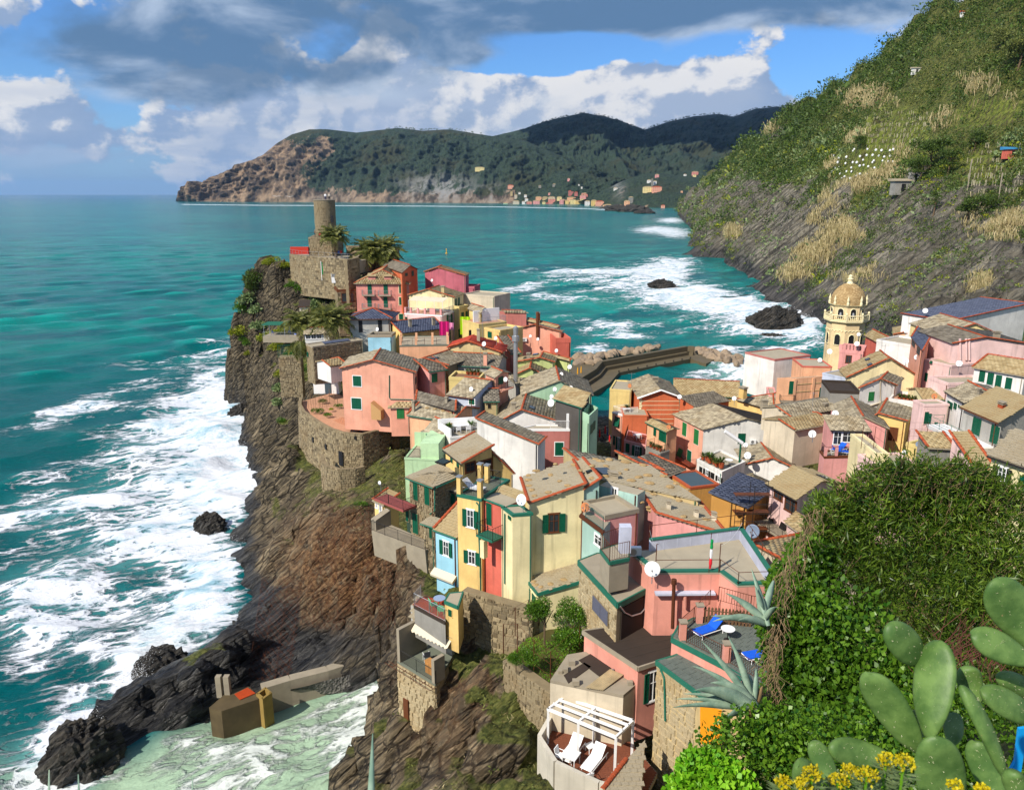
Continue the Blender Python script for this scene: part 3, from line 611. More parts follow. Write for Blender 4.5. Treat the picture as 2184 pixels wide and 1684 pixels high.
def slate_field(pts,w=.42,h=.36,lift=.10):
 o,n,e,s,cu,cv,w,h=slate_sites(pts,w,h);m=len(cu)
 if m==0:return np.zeros((0,3)),np.zeros((0,4),int)
 E,S,Nn,O=(np.array(x)for x in(e,s,n,o))
 C=O+cu[:,None]*E+cv[:,None]*S+Nn*lift
 hw=w*.5*rng.uniform(.93,1.0,(m,1));hh=h*.58*rng.uniform(.94,1.08,(m,1));yaw=rng.normal(0,.022,(m,1));t0=rng.uniform(.035,.06,(m,1));tl=.008
 e2=E*np.cos(yaw)+S*np.sin(yaw);s2=S*np.cos(yaw)-E*np.sin(yaw)
 lo,hi=C-s2*hh,C+s2*hh
 V=np.stack([lo-e2*hw,lo+e2*hw,hi+e2*hw,hi-e2*hw,lo-e2*hw+Nn*t0,lo+e2*hw+Nn*t0,hi+e2*hw+Nn*tl,hi-e2*hw+Nn*tl],1)
 F=(np.arange(m)[:,None,None]*8+np.array([[4,5,6,7],[0,1,5,4],[1,2,6,5],[3,0,4,7]])[None]).reshape(-1,4)
 return V.reshape(-1,3),F
SLATE_ME={}
def slate_proto(mat,w,h,k):
 key=(mat.name,round(w,2),round(h,2),k)
 if key not in SLATE_ME:
  r=random.Random(k);x,y=w*.48,h*.57;m=MB();t=.04+.02*r.random();j=lambda:r.uniform(-.012,.012)
  m.hexa([(-x+j(),-y+j(),0),(x+j(),-y+j(),0),(x,y,0),(-x,y,0)],[(-x+j(),-y+j(),t),(x+j(),-y+j(),t),(x,y,.01),(-x,y,.01)])
  me=m.mesh();me.materials.append(mat);SLATE_ME[key]=me
 return SLATE_ME[key]
def lay_slates(H,parent,polys,mat,near,w,h,lift=.10):
 """near: each slate its own part (up to the limit); otherwise one joined part"""
 left=300 if near else 0;VV,FF,b=[],[],0;l=root_loc(parent)
 for pts in polys:
  if left>0:
   o,n,e,s,cu,cv,w2,h2=slate_sites(pts,w,h)
   C=[o+e*float(u)+s*float(v)+n*lift for u,v in zip(cu,cv)]
   order=sorted(range(len(C)),key=lambda i:C[i].y);rest=order[left:]
   for i in order[:left]:
    ob=bpy.data.objects.new('slate',slate_proto(mat_tone(mat,random.random()),w2,h2,random.randrange(4)));COL.objects.link(ob);ob.parent=parent
    yw=random.gauss(0,.02);M=Matrix((e,s,n)).transposed().to_4x4()@Matrix.Rotation(yw,4,'Z');M.translation=C[i]-l;ob.matrix_local=M
   left-=len(order[:left])
   if rest:
    E,S,Nn=(np.array(x)for x in(e,s,n));m=len(rest);c=np.array([C[i]for i in rest]);hw,hh=w2*.48,h2*.57;t0=rng.uniform(.03,.06,(m,1))
    V=np.stack([c-S*hh-E*hw,c-S*hh+E*hw,c+S*hh+E*hw,c+S*hh-E*hw,c-S*hh-E*hw+Nn*t0,c-S*hh+E*hw+Nn*t0,c+S*hh+E*hw+Nn*.01,c+S*hh-E*hw+Nn*.01],1)
    F=(np.arange(m)[:,None,None]*8+np.array([[4,5,6,7],[0,1,5,4],[1,2,6,5],[3,0,4,7]])[None]).reshape(-1,4);VV.append(V.reshape(-1,3));FF.append(F+b);b+=m*8
  else:
   V,F=slate_field(pts,w,h,lift);VV.append(V);FF.append(F+b);b+=len(V)
 if VV and b:add('slates',mesh_np(np.concatenate(VV),np.concatenate(FF)),mat,parent,'stuff')
def mat_tone(mat,r):return mat
def edge_tiles(parent,A,B,near,r=.13,step=.36,mat=None):
 A,B=Vector(A),Vector(B);L=(B-A).length;n=max(1,int(L/step));d=(B-A)/n;ax=d.normalized();sd_=ax.cross(Vector((0,0,1))).normalized();up=sd_.cross(ax);m=MB()
 def one(m,p,q):
  i=len(m.v)
  for k,(pp,rr)in enumerate(((p,r*1.08),(q,r*.9))):
   for j in range(6):
    t=math.pi*j/5;m.v.append(tuple(pp+sd_*math.cos(t)*rr+up*(math.sin(t)*rr*.8+.02*(1-k))))
  for j in range(5):m.f.append((i+j,i+j+1,i+7+j,i+6+j))
  m.f.append(tuple(i+j for j in reversed(range(6))));m.f.append(tuple(i+6+j for j in range(6)))
 for k in range(n):
  if near:
   q=MB();one(q,A+d*k,A+d*(k+1.1));q.add('ridge_tile',mat or M_TERRA,parent)
  else:one(m,A+d*k,A+d*(k+1.1))
 if not near:m.add('ridge_tiles',mat or M_TERRA,parent,'stuff')
 # houses
HOUSES={};u3=Vector((0,0,1))
class House:pass
def house(c,key,label,d,FL,FR,BR=None,BL=None,D=7,roof='gf',apex=None,pitch=17,wall='salmon',rm='slate',drop=9,ov=.22,near=0,red=None,cat='house',win=(),tile=(.46,.38),name='house',parapet=.25,z=None,floor=None,trim=None,t=.5,side_wall=None,inset=None):
 H=House();H.key=key;H.label=label;FLp,FRp=px(c,*FL),px(c,*FR)
 a=at_z(FLp,z)if z is not None else at_y(FLp,d);ze=a.z;b=at_z(FRp,ze)
 if BR:s=at_z(px(c,*BR),ze)-b
 elif BL:s=at_z(px(c,*BL),ze)-a
 else:s=None
 if s is None:
  q=(b-a);s=Vector((-q.y,q.x,0)).normalized()*D
  if s.y<0:s=-s
 W,D=(b-a).length,s.length;e=(b-a)/W;s=s/D
 H.FL,H.FR,H.BR,H.BL=a,b,b+s*D,a+s*D;H.W,H.D,H.e,H.s,H.ze=W,D,e,s,ze
 P=lambda u,v,z=0:a+e*u+s*v+Vector((0,0,z))
 H.P=P;nF=e.cross(Vector((0,0,1)));nF=nF if nF.dot(s)<0 else-nF;nR=s.cross(Vector((0,0,1)));nR=nR if nR.dot(e)>0 else-nR
 H.faces={'F':(a,e,nF),'R':(b,s,nR),'L':(a,s,-nR),'B':(H.BL,e,-nF)}
 H.root=thing(name,label,cat,(H.FL+H.FR+H.BR+H.BL)/4-Vector((0,0,drop)));H.drop=drop
 zf=lambda u,v:0.0;polys=[];brk={};reds=[];tp=math.tan(R(pitch))
 if roof=='gf':
  ap=hit(px(c,*apex),a,nF)if apex else P(W/2,0,tp*W/2);ua=min(max((ap-a).dot(e),.12*W),.88*W);hh=max(.2,ap.z-ze)
  zf=lambda u,v:hh*u/ua if u<ua else hh*(W-u)/(W-ua);Q=lambda u,v:P(u,v,zf(u,v))
  polys=[[Q(-ov,-ov),Q(ua,-ov),Q(ua,D+ov),Q(-ov,D+ov)],[Q(ua,-ov),Q(W+ov,-ov),Q(W+ov,D+ov),Q(ua,D+ov)]]
  brk={'F':ua,'B':ua};reds=[('r',Q(ua,-ov),Q(ua,D+ov)),('v',Q(-ov,-ov),Q(ua,-ov)),('v',Q(W+ov,-ov),Q(ua,-ov))]
 elif roof=='gs':
  vr=D*t;hh=tp*vr;zf=lambda u,v:hh*v/vr if v<vr else hh*(D-v)/(D-vr);Q=lambda u,v:P(u,v,zf(u,v))
  polys=[[Q(-ov,-ov),Q(W+ov,-ov),Q(W+ov,vr),Q(-ov,vr)],[Q(-ov,vr),Q(W+ov,vr),Q(W+ov,D+ov),Q(-ov,D+ov)]]
  brk={'L':vr,'R':vr};reds=[('r',Q(-ov,vr),Q(W+ov,vr)),('v',Q(W+ov,-ov),Q(W+ov,vr)),('v',Q(-ov,-ov),Q(-ov,vr)),('v',Q(W+ov,D+ov),Q(W+ov,vr))]
 elif roof=='hip':
  i=min(W,D)/2 if inset is None else inset;hh=tp*min(W,D)/2;zo=-ov*tp;c0,c1,c2,c3=P(-ov,-ov,zo),P(W+ov,-ov,zo),P(W+ov,D+ov,zo),P(-ov,D+ov,zo)
  if W>=D:
   r0,r1=P(min(i,W/2),D/2,hh),P(max(W-i,W/2),D/2,hh);polys=[[c0,c1,r1,r0],[c1,c2,r1],[c2,c3,r0,r1],[c3,c0,r0]]
   if(r1-r0).length<.05:polys=[[c0,c1,r0],[c1,c2,r0],[c2,c3,r0],[c3,c0,r0]]
   reds=[('r',r0,r1),('h',c0,r0),('h',c1,r1),('h',c2,r1),('h',c3,r0)]
  else:
   r0,r1=P(W/2,i,hh),P(W/2,D-i,hh);polys=[[c0,c1,r0],[c1,c2,r1,r0],[c2,c3,r1],[c3,c0,r0,r1]]
   reds=[('r',r0,r1),('h',c0,r0),('h',c1,r0),('h',c2,r1),('h',c3,r1)]
 elif roof[0]=='s':
  k=roof[1];ln=D if k in 'bf' else W;hh=tp*ln
  if apex:
   if k=='r':hh=hit(px(c,*apex),a,nF).z-ze
   if k=='l':hh=hit(px(c,*apex),a,nF).z-ze
  zf={'b':lambda u,v:hh*v/D,'f':lambda u,v:hh*(1-v/D),'r':lambda u,v:hh*u/W,'l':lambda u,v:hh*(1-u/W)}[k]
  Q=lambda u,v:P(u,v,zf(u,v));polys=[[Q(-ov,-ov),Q(W+ov,-ov),Q(W+ov,D+ov),Q(-ov,D+ov)]]
  q=polys[0];reds=[('v',q[0],q[1])if k!='b' else('x',q[0],q[1]),('v',q[1],q[2]),('v',q[0],q[3])]+([('r',q[3],q[2])]if k=='b' else[])
 H.polys=polys;H.zf=zf
 wm=pcol(wall)if isinstance(wall,str)else wall
 m=MB();zb=-drop;pp=parapet if roof=='flat' else 0
 for f,(p0,p1)in{'F':((0,0),(W,0)),'R':((W,0),(W,D)),'B':((W,D),(0,D)),'L':((0,D),(0,0))}.items():
  top=[P(*p1,zf(*p1))]
  if f in brk:
   bk=(brk[f],p0[1])if f in 'FB' else(p0[0],brk[f]);top.append(P(*bk,zf(*bk)))
  top.append(P(*p0,zf(*p0)));m.poly([P(*p0,zb),P(*p1,zb)]+top)
 m.add('wall',wm,H.root)
 if roof=='flat':
  q=MB();q.hexa([P(.02,.02,-.12),P(W-.02,.02,-.12),P(W-.02,D-.02,-.12),P(.02,D-.02,-.12)],[P(.02,.02,0.01),P(W-.02,.02,0.01),P(W-.02,D-.02,.01),P(.02,D-.02,.01)]);H.roof=q.add('roof',floor or M_FLAT,H.root)
  if parapet>0:
   q=MB();tk=.2;x=.04
   for(u0,v0,u1,v1)in((-x,-x,W+x,tk),(-x,D-tk,W+x,D+x),(-x,tk+.003,tk,D-tk-.003),(W-tk,tk+.003,W+x,D-tk-.003)):
    q.hexa([P(u0,v0,-.1),P(u1,v0,-.1),P(u1,v1,-.1),P(u0,v1,-.1)],[P(u0,v0,parapet),P(u1,v0,parapet),P(u1,v1,parapet),P(u0,v1,parapet)])
   q.add('parapet',trim or wm,H.root)
  H.polys=[[P(0,0),P(W,0),P(W,D),P(0,D)]]
 else:
  q=MB()
  for pts in polys:q.hexa([p+Vector((0,0,.012))for p in pts],[p+Vector((0,0,.10))for p in pts])
  H.roof=q.add('roof',RM[rm]if isinstance(rm,str)else rm,H.root)
  if rm!='felt':lay_slates(H,H.roof,polys,RM[rm]if isinstance(rm,str)else rm,near,*tile)
  want=red if red is not None else{'gf':'rv','gs':'r','hip':'rh'}.get(roof,'v')
  for kind,A,B in reds:
   if kind in want and(B-A).length>.3:edge_tiles(H.roof,A+Vector((0,0,.15)),B+Vector((0,0,.15)),near)
 H.win=[]
 for w in win:window(H,c,*w)
 if roof!='flat' and ze-drop>0 or roof=='flat':
  pm=[M_BROWN,M_GTRIM,M_IRON,M_CONC][len(HOUSES)%4];k=.12+.05*(len(HOUSES)%3);q=b-e*k+nF*.07
  MB().tube([q-u3*.05,q-u3*(drop-.3)],.045,6).add('downpipe',pm,H.root)
  if roof in('gs','hip','sb'):MB().tube([P(-ov,-ov-.06,zf(0,0)-ov*tp+.0),P(W+ov,-ov-.06,zf(0,0)-ov*tp)],.06,6).add('gutter',pm,H.root)
 HOUSES[key]=H;return H
def face_rect(H,f,c,x0,y0,x1,y1):
 if len(f)>1:c=int(f[1:]);f=f[0]
 o,u,n=H.faces[f];A,B=hit(px(c,x0,y0),o,n),hit(px(c,x1,y1),o,n);ua,ub=sorted(((A-o).dot(u),(B-o).dot(u)));za,zb=sorted((A.z,B.z));return o,u,n,ua,ub,za,zb
def shutter_mesh(w,h,mat):
 m=MB();t=min(.07,w*.18);m.box((0,0,0),(w,.03,h))
 for x in(-1,1):m.box((x*(w-t)/2,-.028,0),(t,.03,h))
 for z_ in(-1,0,1):m.box((0,-.027,z_*(h-t)/2),(w-2*t-.004,.03,t))
 k=max(3,min(12,int(h/.14)))
 for i in range(k):
  z_=-h/2+t+(h-2*t)*(i+.5)/k
  if abs(z_)>t*.8:m.box((0,-.022,z_),(w-2*t-.01,.018,(h-2*t)/k*.55))
 me=m.mesh();me.materials.append(mat);return me
def put(name,me,parent,loc,u,n,tilt=0.,yaw=0.):
 """a mesh built in the wall's frame (x along, -y out, z up)"""
 o=bpy.data.objects.new(name,me);COL.objects.link(o);o.parent=parent;y=-n
 M=Matrix((u,y,Vector((0,0,1)))).transposed().to_4x4()@Matrix.Rotation(tilt,4,'X')@Matrix.Rotation(yaw,4,'Z');M.translation=loc-root_loc(parent);o.matrix_local=M;return o
def window(H,c,f,x0,y0,x1,y1,st='c',sur=None,sh=None):
 o,u,n,ua,ub,za,zb=face_rect(H,f,c,x0,y0,x1,y1);w,h=ub-ua,zb-za
 if u.cross(-n).z<0:u=-u;ua,ub=-ub,-ua
 w,h=max(w,.25),max(h,.3);mid=o+u*(ua+ub)/2;mid.z=(za+zb)/2
 if wall_mat(H)==M_MORTAR:mid=mid+n*.10
 fm={'w':M_WHITE,'c':M_CREAMT,'b':M_BROWN}.get(sur,None);shm={None:M_SHUT,'l':M_SHUTL,'b':M_BROWN,'g':M_IRON,'w':M_WHITE,'s':plain('slate_blue_paint',lin(104,106,122,.75),.5)}[sh]
 wi=w if st!='o' else w*.46
 m=MB();bw=.10 if sur else .05;dpt=.05
 m.box((0,-.01,h/2+bw/2),(wi+2*bw,dpt,bw));m.box((0,-.012,-h/2-bw/2),(wi+2*bw+.06,dpt+.06,bw))
 for s_ in(-1,1):m.box((s_*(wi/2+bw/2),-.01,0),(bw,dpt,h-.004))
 me=m.mesh();me.materials.append(fm or(M_WHITE if st in 'og' else wall_mat(H)));W_=put('door' if st=='d' else 'window',me,H.root,mid,u,n)
 l=W_.location
 def sub(nm,me2,dx=0.,dy=0.,dz=0.,yaw=0.,tilt=0.):
  b=bpy.data.objects.new(nm,me2);COL.objects.link(b);b.parent=W_;b.matrix_local=Matrix.Translation((dx,dy,dz))@Matrix.Rotation(yaw,4,'Z')@Matrix.Rotation(tilt,4,'X');return b
 pm=MB().box((0,0,0),(wi+.02,.012,h+.02)).mesh();pm.materials.append(M_GLASS if st in 'og' else M_DARK);sub('pane',pm,0,-.008)
 if st in 'cdh':
  me2=shutter_mesh(w/2-.012,h-.02,shm)
  if st=='h':sub('shutter',me2,-w/4,-.16,0,0,-.35);sub('shutter',me2,w/4,-.16,0,0,-.35)
  else:sub('shutter',me2,-w/4,-.035);sub('shutter',me2,w/4,-.035)
 if st=='o':
  me2=shutter_mesh(w*.27,h,shm);sub('shutter',me2,-w*.37-.03,-.055,0,.12);sub('shutter',me2,w*.37+.03,-.055,0,-.12)
 if st in 'og':
  k=MB();t_=.045;k.box((0,0,h/2-t_/2),(wi,.04,t_));k.box((0,0,-h/2+t_/2),(wi,.04,t_))
  for x in(-1,0,1):k.box((x*(wi-t_)/2,0,0),(t_,.042,h-2*t_-.002))
  k.box((0,.002,h*.12),(wi-2*t_,.03,.03));me3=k.mesh();me3.materials.append(M_BROWN if sur=='b' else M_WHITE);sub('sash',me3,0,-.03)
 H.win.append(W_);return W_
def wall_mat(H):return[x for x in H.root.children if x.name.startswith('wall')][0].data.materials[0]
def roof_hit(H,p):
 best=None
 for pts in H.polys:
  n,e,s=poly_axes(pts);q=hit(p,pts[0],n);o=pts[0];ins=inpoly(np.array([(q-o).dot(e)]),np.array([(q-o).dot(s)]),[((a-o).dot(e),(a-o).dot(s))for a in pts])[0]
  if ins and n.dot(ray(p))<0 and(best is None or q.y<best[0].y):best=(q,n)
 if best is None:
  pts=H.polys[0];n=poly_axes(pts)[0];q=at_y(p,sum((a.y for a in pts),0)/len(pts));best=(q,n)
 return best
 # fittings
def chimney(H,c,x,y,w=.55,h=1.1,mat=None,cap=True):
 q,n=roof_hit(H,px(c,x,y));m=MB();b=q-Vector((0,0,.35));m.box(b+Vector((0,0,(h+.35)/2)),(w,w*.8,h+.35),(H.e,H.s,Vector((0,0,1))))
 ch=m.add('chimney',mat or M_CONC,H.roof)
 if cap:
  k=MB();ax=(H.e,H.s,Vector((0,0,1)))
  for i in range(2):k.box(q+Vector((0,0,h+.10+.17*i)),(w*1.25,w*1.05,.07),ax)
  k.box(q+Vector((0,0,h+.15)),(w*.6,w*.5,.30),ax);k.add('chimney_cap',M_CONC,H.roof)
 return ch
def railing(parent,pts,h=1.0,mat=None,gap=.14,bar=.012,name='railing',rails=2,post=1.6):
 m=MB();up=Vector((0,0,1))
 for A,B in zip(pts[:-1],pts[1:]):
  A,B=Vector(A),Vector(B);L=(B-A).length
  for k in range(rails):z_=h if k==0 else(.10 if k==1 else h*(1-k/rails)+.1);m.tube([A+up*z_,B+up*z_],.022 if k==0 else .016,4)
  n=max(1,int(L/gap))if gap else 0
  for i in range(n+1 if gap else 0):p=A.lerp(B,i/max(1,n));m.tube([p+up*.1,p+up*h],bar,3)
  n=max(1,int(L/post))
  for i in range(n+1):p=A.lerp(B,i/n);m.tube([p,p+up*(h+.02)],.025,4)
 return m.add(name,mat or M_IRON,parent)
def balcony(H,f,c,x0,y0,x1,y1,dep=1.0,mat=None,slab=None,h=.95):
 """x0..x1 on the wall, y0 rail top, y1 slab"""
 o,u,n,ua,ub,za,zb=face_rect(H,f,c,x0,y1,x1,y1);z_=za;p=lambda a,b,dz=0:Vector((*(o+u*a+n*b).xy,z_+dz))
 m=MB();m.hexa([p(ua,.01,-.14),p(ub,.01,-.14),p(ub,dep,-.14),p(ua,dep,-.14)],[p(ua,.01),p(ub,.01),p(ub,dep),p(ua,dep)])
 b=m.add('balcony',slab or M_CONC,H.root);railing(b,[p(ua,.05),p(ua,dep-.04),p(ub,dep-.04),p(ub,.05)],h,mat,.16);return b
def pipe(H,f,c,pts,r=.05,mat=None,name='downpipe'):
 o,u,n=H.faces[f];return MB().tube([hit(px(c,*p),o,n)+n*.09 for p in pts],r,6).add(name,mat or M_GTRIM,H.root)
def gutter(H,A,B,mat=None):return MB().tube([A,B],.075,6).add('gutter',mat or M_GTRIM,H.root)
def dish(c,x,y,Y,size,label,face=(-.5,-.75,.35),col=None,pole=1.0):
 size=size*.72 if Y>60 else size
 p=at_y(px(c,x,y),Y);nrm=Vector(face).normalized();o=thing('satellite_dish',label,'satellite dish',p-Vector((0,0,pole)),'satellite dishes on the roofs');q=nrm.to_track_quat('Z','Y').to_matrix().to_4x4();q.translation=p
 m=MB();m.lathe((0,0,0),[(.02,-.02),(size*.25,0),(size*.42,.05*size),(size*.5,.10*size),(size*.5,.115*size),(size*.4,.07*size),(.02,.012)],16)
 me=m.mesh(True);me.transform(q);add('reflector',me,col or M_PLAST,o)
 a=MB();a.tube([q@Vector((0,-size*.48,.05)),q@Vector((0,-.06,size*.55))],.02,4);a.box(q@Vector((0,-.04,size*.56)),(.09,.09,.09));a.add('feed_arm',M_GALV,o)
 MB().tube([p-nrm*.06,p-nrm*.16,p-nrm*.16-Vector((0,0,pole))],.03,5).add('pole',M_GALV,o);return o
def aircon(p,u,n,label,w=.8):
 o=thing('air_conditioner',label,'air conditioner',p);m=MB();ax=(u,n,Vector((0,0,1)));c_=p+n*.2+Vector((0,0,.3));m.box(c_,(w,.32,.58),ax);m.add('casing',M_PLAST,o)
 f=MB();f.tube([c_+n*.162-u*w*.14,c_+n*.175-u*w*.14],.22,14);f.add('fan_grille',M_GALV,o)
 b=MB();b.box(p+n*.16,(w*.8,.3,.04),ax);b.add('bracket',M_GALV,o);return o
def stones_on(face_pts,parent,sz=.42,n_parts=0,mat=None,mort=None,proud=(.02,.09),seed=1):
 """rubble masonry laid over a quad (lower left, lower right, upper right, upper left): uneven pieces with open joints"""
 a,b,c_,d_=(Vector(p)for p in face_pts);nrm=(b-a).cross(d_-a).normalized();r=random.Random(seed);S=[]
 Ht=max((d_-a).length,(c_-b).length);v=0.
 while v<1:
  dv=r.uniform(.6,1.25)*sz*.72/Ht;Lw=(a.lerp(d_,v)-b.lerp(c_,v)).length;u=-r.random()*sz/Lw
  while u<1:
   du=r.uniform(.5,1.6)*sz/Lw;u0,u1=max(0,u),min(1,u+du)
   if(u1-u0)*Lw>.12:S.append((u0,u1,v+r.uniform(-.1,.1)*dv,min(1,v+dv*r.uniform(.92,1.1)),r.uniform(*proud)))
   u+=du
  v+=dv
 V,F=[],[];B=lambda u,v:a.lerp(b,u).lerp(d_.lerp(c_,u),v)
 S.sort(key=lambda q:-(q[1]-q[0])*(q[3]-q[2]));m=MB()
 for k,(u0,u1,v0,v1,pr)in enumerate(S):
  g=.018;Lw=(b-a).length;gu,gv=g/Lw,g/Ht;j=lambda:r.uniform(-1,1)*.035
  q=[B(u0+gu,max(0,v0)+gv),B(u1-gu,max(0,v0)+gv),B(u1-gu,v1-gv),B(u0+gu,v1-gv)]
  q=[p+(b-a).normalized()*j()+Vector((0,0,j()))for p in q];cen=sum(q,Vector())/4;t=[p.lerp(cen,.16)+nrm*pr for p in q]
  if k<n_parts:
   mm=MB();mm.hexa([p-nrm*.03 for p in q],t);mm.add('stone',mat or M_STONE,parent)
  else:m.hexa([p-nrm*.03 for p in q],t)
 if m.v:m.add('stones',mat or M_STONE,parent,'stuff')
def stone_house(H,faces='FR',sz=.4,n_parts=0,zlo=None,seed=1):
 wl=[x for x in H.root.children if x.name.startswith('wall')][0]
 for f in faces:
  o,u,n=H.faces[f];L=H.W if f in 'FB' else H.D;A,B=o,o+u*L;zb=H.ze-(zlo or H.drop);v0,v1=H.zf(0,0),H.zf(0,0)
  if f=='F':v0,v1=H.zf(0,0),H.zf(H.W,0)
  if f=='R':v0,v1=H.zf(H.W,0),H.zf(H.W,H.D)
  if f=='L':v0,v1=H.zf(0,0),H.zf(0,H.D)
  q=[Vector((A.x,A.y,zb)),Vector((B.x,B.y,zb)),Vector((B.x,B.y,H.ze+v1)),Vector((A.x,A.y,H.ze+v0))]
  if(q[1]-q[0]).cross(q[3]-q[0]).dot(n)<0:q=[q[1],q[0],q[3],q[2]]
  stones_on([p+n*.012 for p in q],wl,sz,n_parts,seed=seed)
  # the castle spur (far houses first)
house(1,'orange_back','orange house with dark slate roof behind the pink balconied house',166,(1574,778),(1768,850),BR=(1898,822),roof='gs',pitch=16,wall='orange',rm='dark',drop=8,ov=.3,win=[('R',1790,858,1812,880),('R',1846,838,1866,880)])
house(2,'magenta','dark pink windowless gable house at the seaward edge',158,(436,192),(790,224),BR=(818,205),roof='gf',apex=(548,154),wall='magenta',rm='tan',drop=9,red='rv')
house(2,'magenta_low','low dark pink terrace annexe overlooking the sea',152,(700,330),(868,335),D=4,roof='flat',parapet=.4,wall='magenta',drop=7)
house(1,'balcony_house','pink house with green shuttered balcony doors and two roof dormers',150,(1362,942),(1822,944),BR=(1860,884),roof='hip',pitch=24,wall='pink',rm='tan',drop=12,ov=.35,inset=1.2,win=[('F',1462,938,1502,1040,'d'),('F',1601,938,1642,1040,'d'),('F',1738,965,1777,1032,'c','c'),('F',1738,1068,1777,1135,'c','c'),('F',1460,1062,1501,1150,'d'),('F',1602,1062,1642,1156,'d'),('F',1738,1212,1776,1278,'c','c'),('F',1462,1180,1500,1240,'c','c')])
H=HOUSES['balcony_house']
for a in((1422,1010,1532,1046),(1562,1010,1673,1048),(1422,1128,1532,1162),(1562,1130,1673,1166)):balcony(H,'F',1,*a,dep=.8,mat=M_GALV)
for x0,x1 in((1470,1534),(1610,1672)):
 q0,n0=roof_hit(H,px(1,x0,925));q1,_=roof_hit(H,px(1,x1,925));m=MB();dv=H.s*1.8
 m.hexa([q0,q1,q1+dv,q0+dv],[q0+Vector((0,0,.95)),q1+Vector((0,0,.95)),q1+dv+Vector((0,0,.8)),q0+dv+Vector((0,0,.8))]);d_=m.add('dormer',pcol('pink'),H.roof)
 k=MB();up=Vector((0,0,1));k.hexa([q0-H.e*.2-H.s*.3+up*.9,q1+H.e*.2-H.s*.3+up*.9,q1+H.e*.2+dv+up*1.25,q0-H.e*.2+dv+up*1.25],[q0-H.e*.2-H.s*.3+up*1.0,q1+H.e*.2-H.s*.3+up*1.0,q1+H.e*.2+dv+up*1.35,q0-H.e*.2+dv+up*1.35]);k.add('dormer_roof',M_TANR,H.roof)
house(1,'wood_balcony','stone house with brown framed window and wooden balcony left of the pink house',154,(1200,1022),(1360,1016),D=6,roof='flat',parapet=.5,wall=M_MORTAR,drop=9,trim=M_BROWN,win=[('F',1236,1032,1345,1105,'g','b'),('F',1245,1175,1330,1230,'s')])
balcony(HOUSES['wood_balcony'],'F',1,1222,1118,1318,1168,1.0,M_BROWN,M_BROWN);stone_house(HOUSES['wood_balcony'],'F',.55,seed=4)
house(2,'yellow_gable','cream yellow gable house with tan slate roof above the awning terrace',142,(298,394),(690,414),BR=(772,380),roof='gf',apex=(468,346),wall='butter',rm='tan',drop=15,red='rv',win=[('R',697,428,714,505),('R',722,418,740,495),('R',692,560,704,640),('R',712,556,724,634),('R',742,545,760,620),('R',694,700,712,780),('R',730,690,744,760),('F',330,416,362,436,'s')])
chimney(HOUSES['yellow_gable'],2,596,385,.6,1.2,pcol('tan'))
house(2,'yellow_tall','tall narrow dark yellow house with green shutters on the sea side',138,(735,520),(815,505),D=6,roof='flat',parapet=.6,wall='straw',drop=14,win=[('F',752,545,776,622),('F',790,535,808,610),('F',726,690,752,760),('F',770,660,806,750)])
house(2,'awning_terrace','pale pink house with awning shaded roof terrace',136,(258,556),(584,576),BR=(690,536),roof='flat',wall='palepink',drop=10,parapet=.12,trim=M_WHITE,floor=M_TILEFLOOR,win=[('F',262,582,284,640),('R',624,568,640,650),('R',640,566,660,645,'g','w'),('R',660,560,676,640),('R',600,700,622,760),('R',640,700,660,790,'d')])
H=HOUSES['awning_terrace']
railing(H.root,[H.P(.1,.1,.12),H.P(H.W-.1,.1,.12),H.P(H.W-.1,H.D-.1,.12)],1.0,M_GALV)
for k in(.02,.17,.36,.55,.75,.97):MB().box(H.P(H.W*k,.12,.62),(.35 if k!=.75 else 1.1,.3,1.05),(H.e,H.s,Vector((0,0,1)))).add('parapet_post',pcol('rose'),H.root)
m=MB();u3=Vector((0,0,1))
for k in range(4):
 a,b=H.W*(.08+.23*k),H.W*(.08+.23*(k+1))-.05;m.hexa([H.P(a,.6,2.35),H.P(b,.6,2.3),H.P(b,3.2,2.75),H.P(a,3.2,2.75)],[H.P(a,.6,2.38),H.P(b,.6,2.33),H.P(b,3.2,2.78),H.P(a,3.2,2.78)])
m.add('awning',M_CANVAS,H.root)
m=MB()
for k in(.08,.31,.54,.77,.99):m.tube([H.P(H.W*k,.6,0),H.P(H.W*k,.6,2.35)],.04,5)
m.add('awning_frame',M_WHITE,H.root)
house(1,'blue_pyramid','grey rendered house under a blue slate pyramid roof with red ridges',128,(1306,1248),(1660,1243),BR=(1712,1200),roof='hip',pitch=21,wall='grey',rm='blue',drop=9,ov=.55,inset=99,win=[('F',1383,1270,1423,1375,'s'),('F',1553,1266,1594,1370,'s'),('R',1664,1282,1682,1365,'s')])
house(1,'lightblue_block','flat roofed pale blue block below the grey house',124,(1466,1412),(1672,1412),BR=(1710,1385),roof='flat',wall='lblue',drop=9,parapet=.35,trim=M_CONC,floor=M_FELT)
house(1,'low_garden_house','low cottage with slate roof and a row of white windows between the palms',130,(915,1393),(1138,1385),D=5,roof='gs',pitch=14,wall='white',rm='slate',drop=4,win=[('F',922,1398,966,1430,'g','w'),('F',972,1396,1014,1430,'g','w'),('F',1019,1394,1062,1428,'g','w')])
house(1,'stone_block','flat roofed rough stone building on the cliff with a solar panel',119,(985,1506),(1424,1446),BL=(926,1480),roof='flat',wall=M_MORTAR,drop=6,parapet=.15,trim=M_CONC,win=[('L',940,1540,956,1590,'d')])
stone_house(HOUSES['stone_block'],'FL',.5,120,seed=9)
house(1,'white_shed','small pale shed with solar panels on the cliff',152,(868,1150),(948,1148),D=4,roof='sb',pitch=10,wall='beige',rm='felt',drop=4,red='')
house(2,'ruin','weathered white plaster block with bare flat top beside the sea',145,(764,392),(1042,412),D=6,roof='flat',wall='beige',drop=9,parapet=.2)
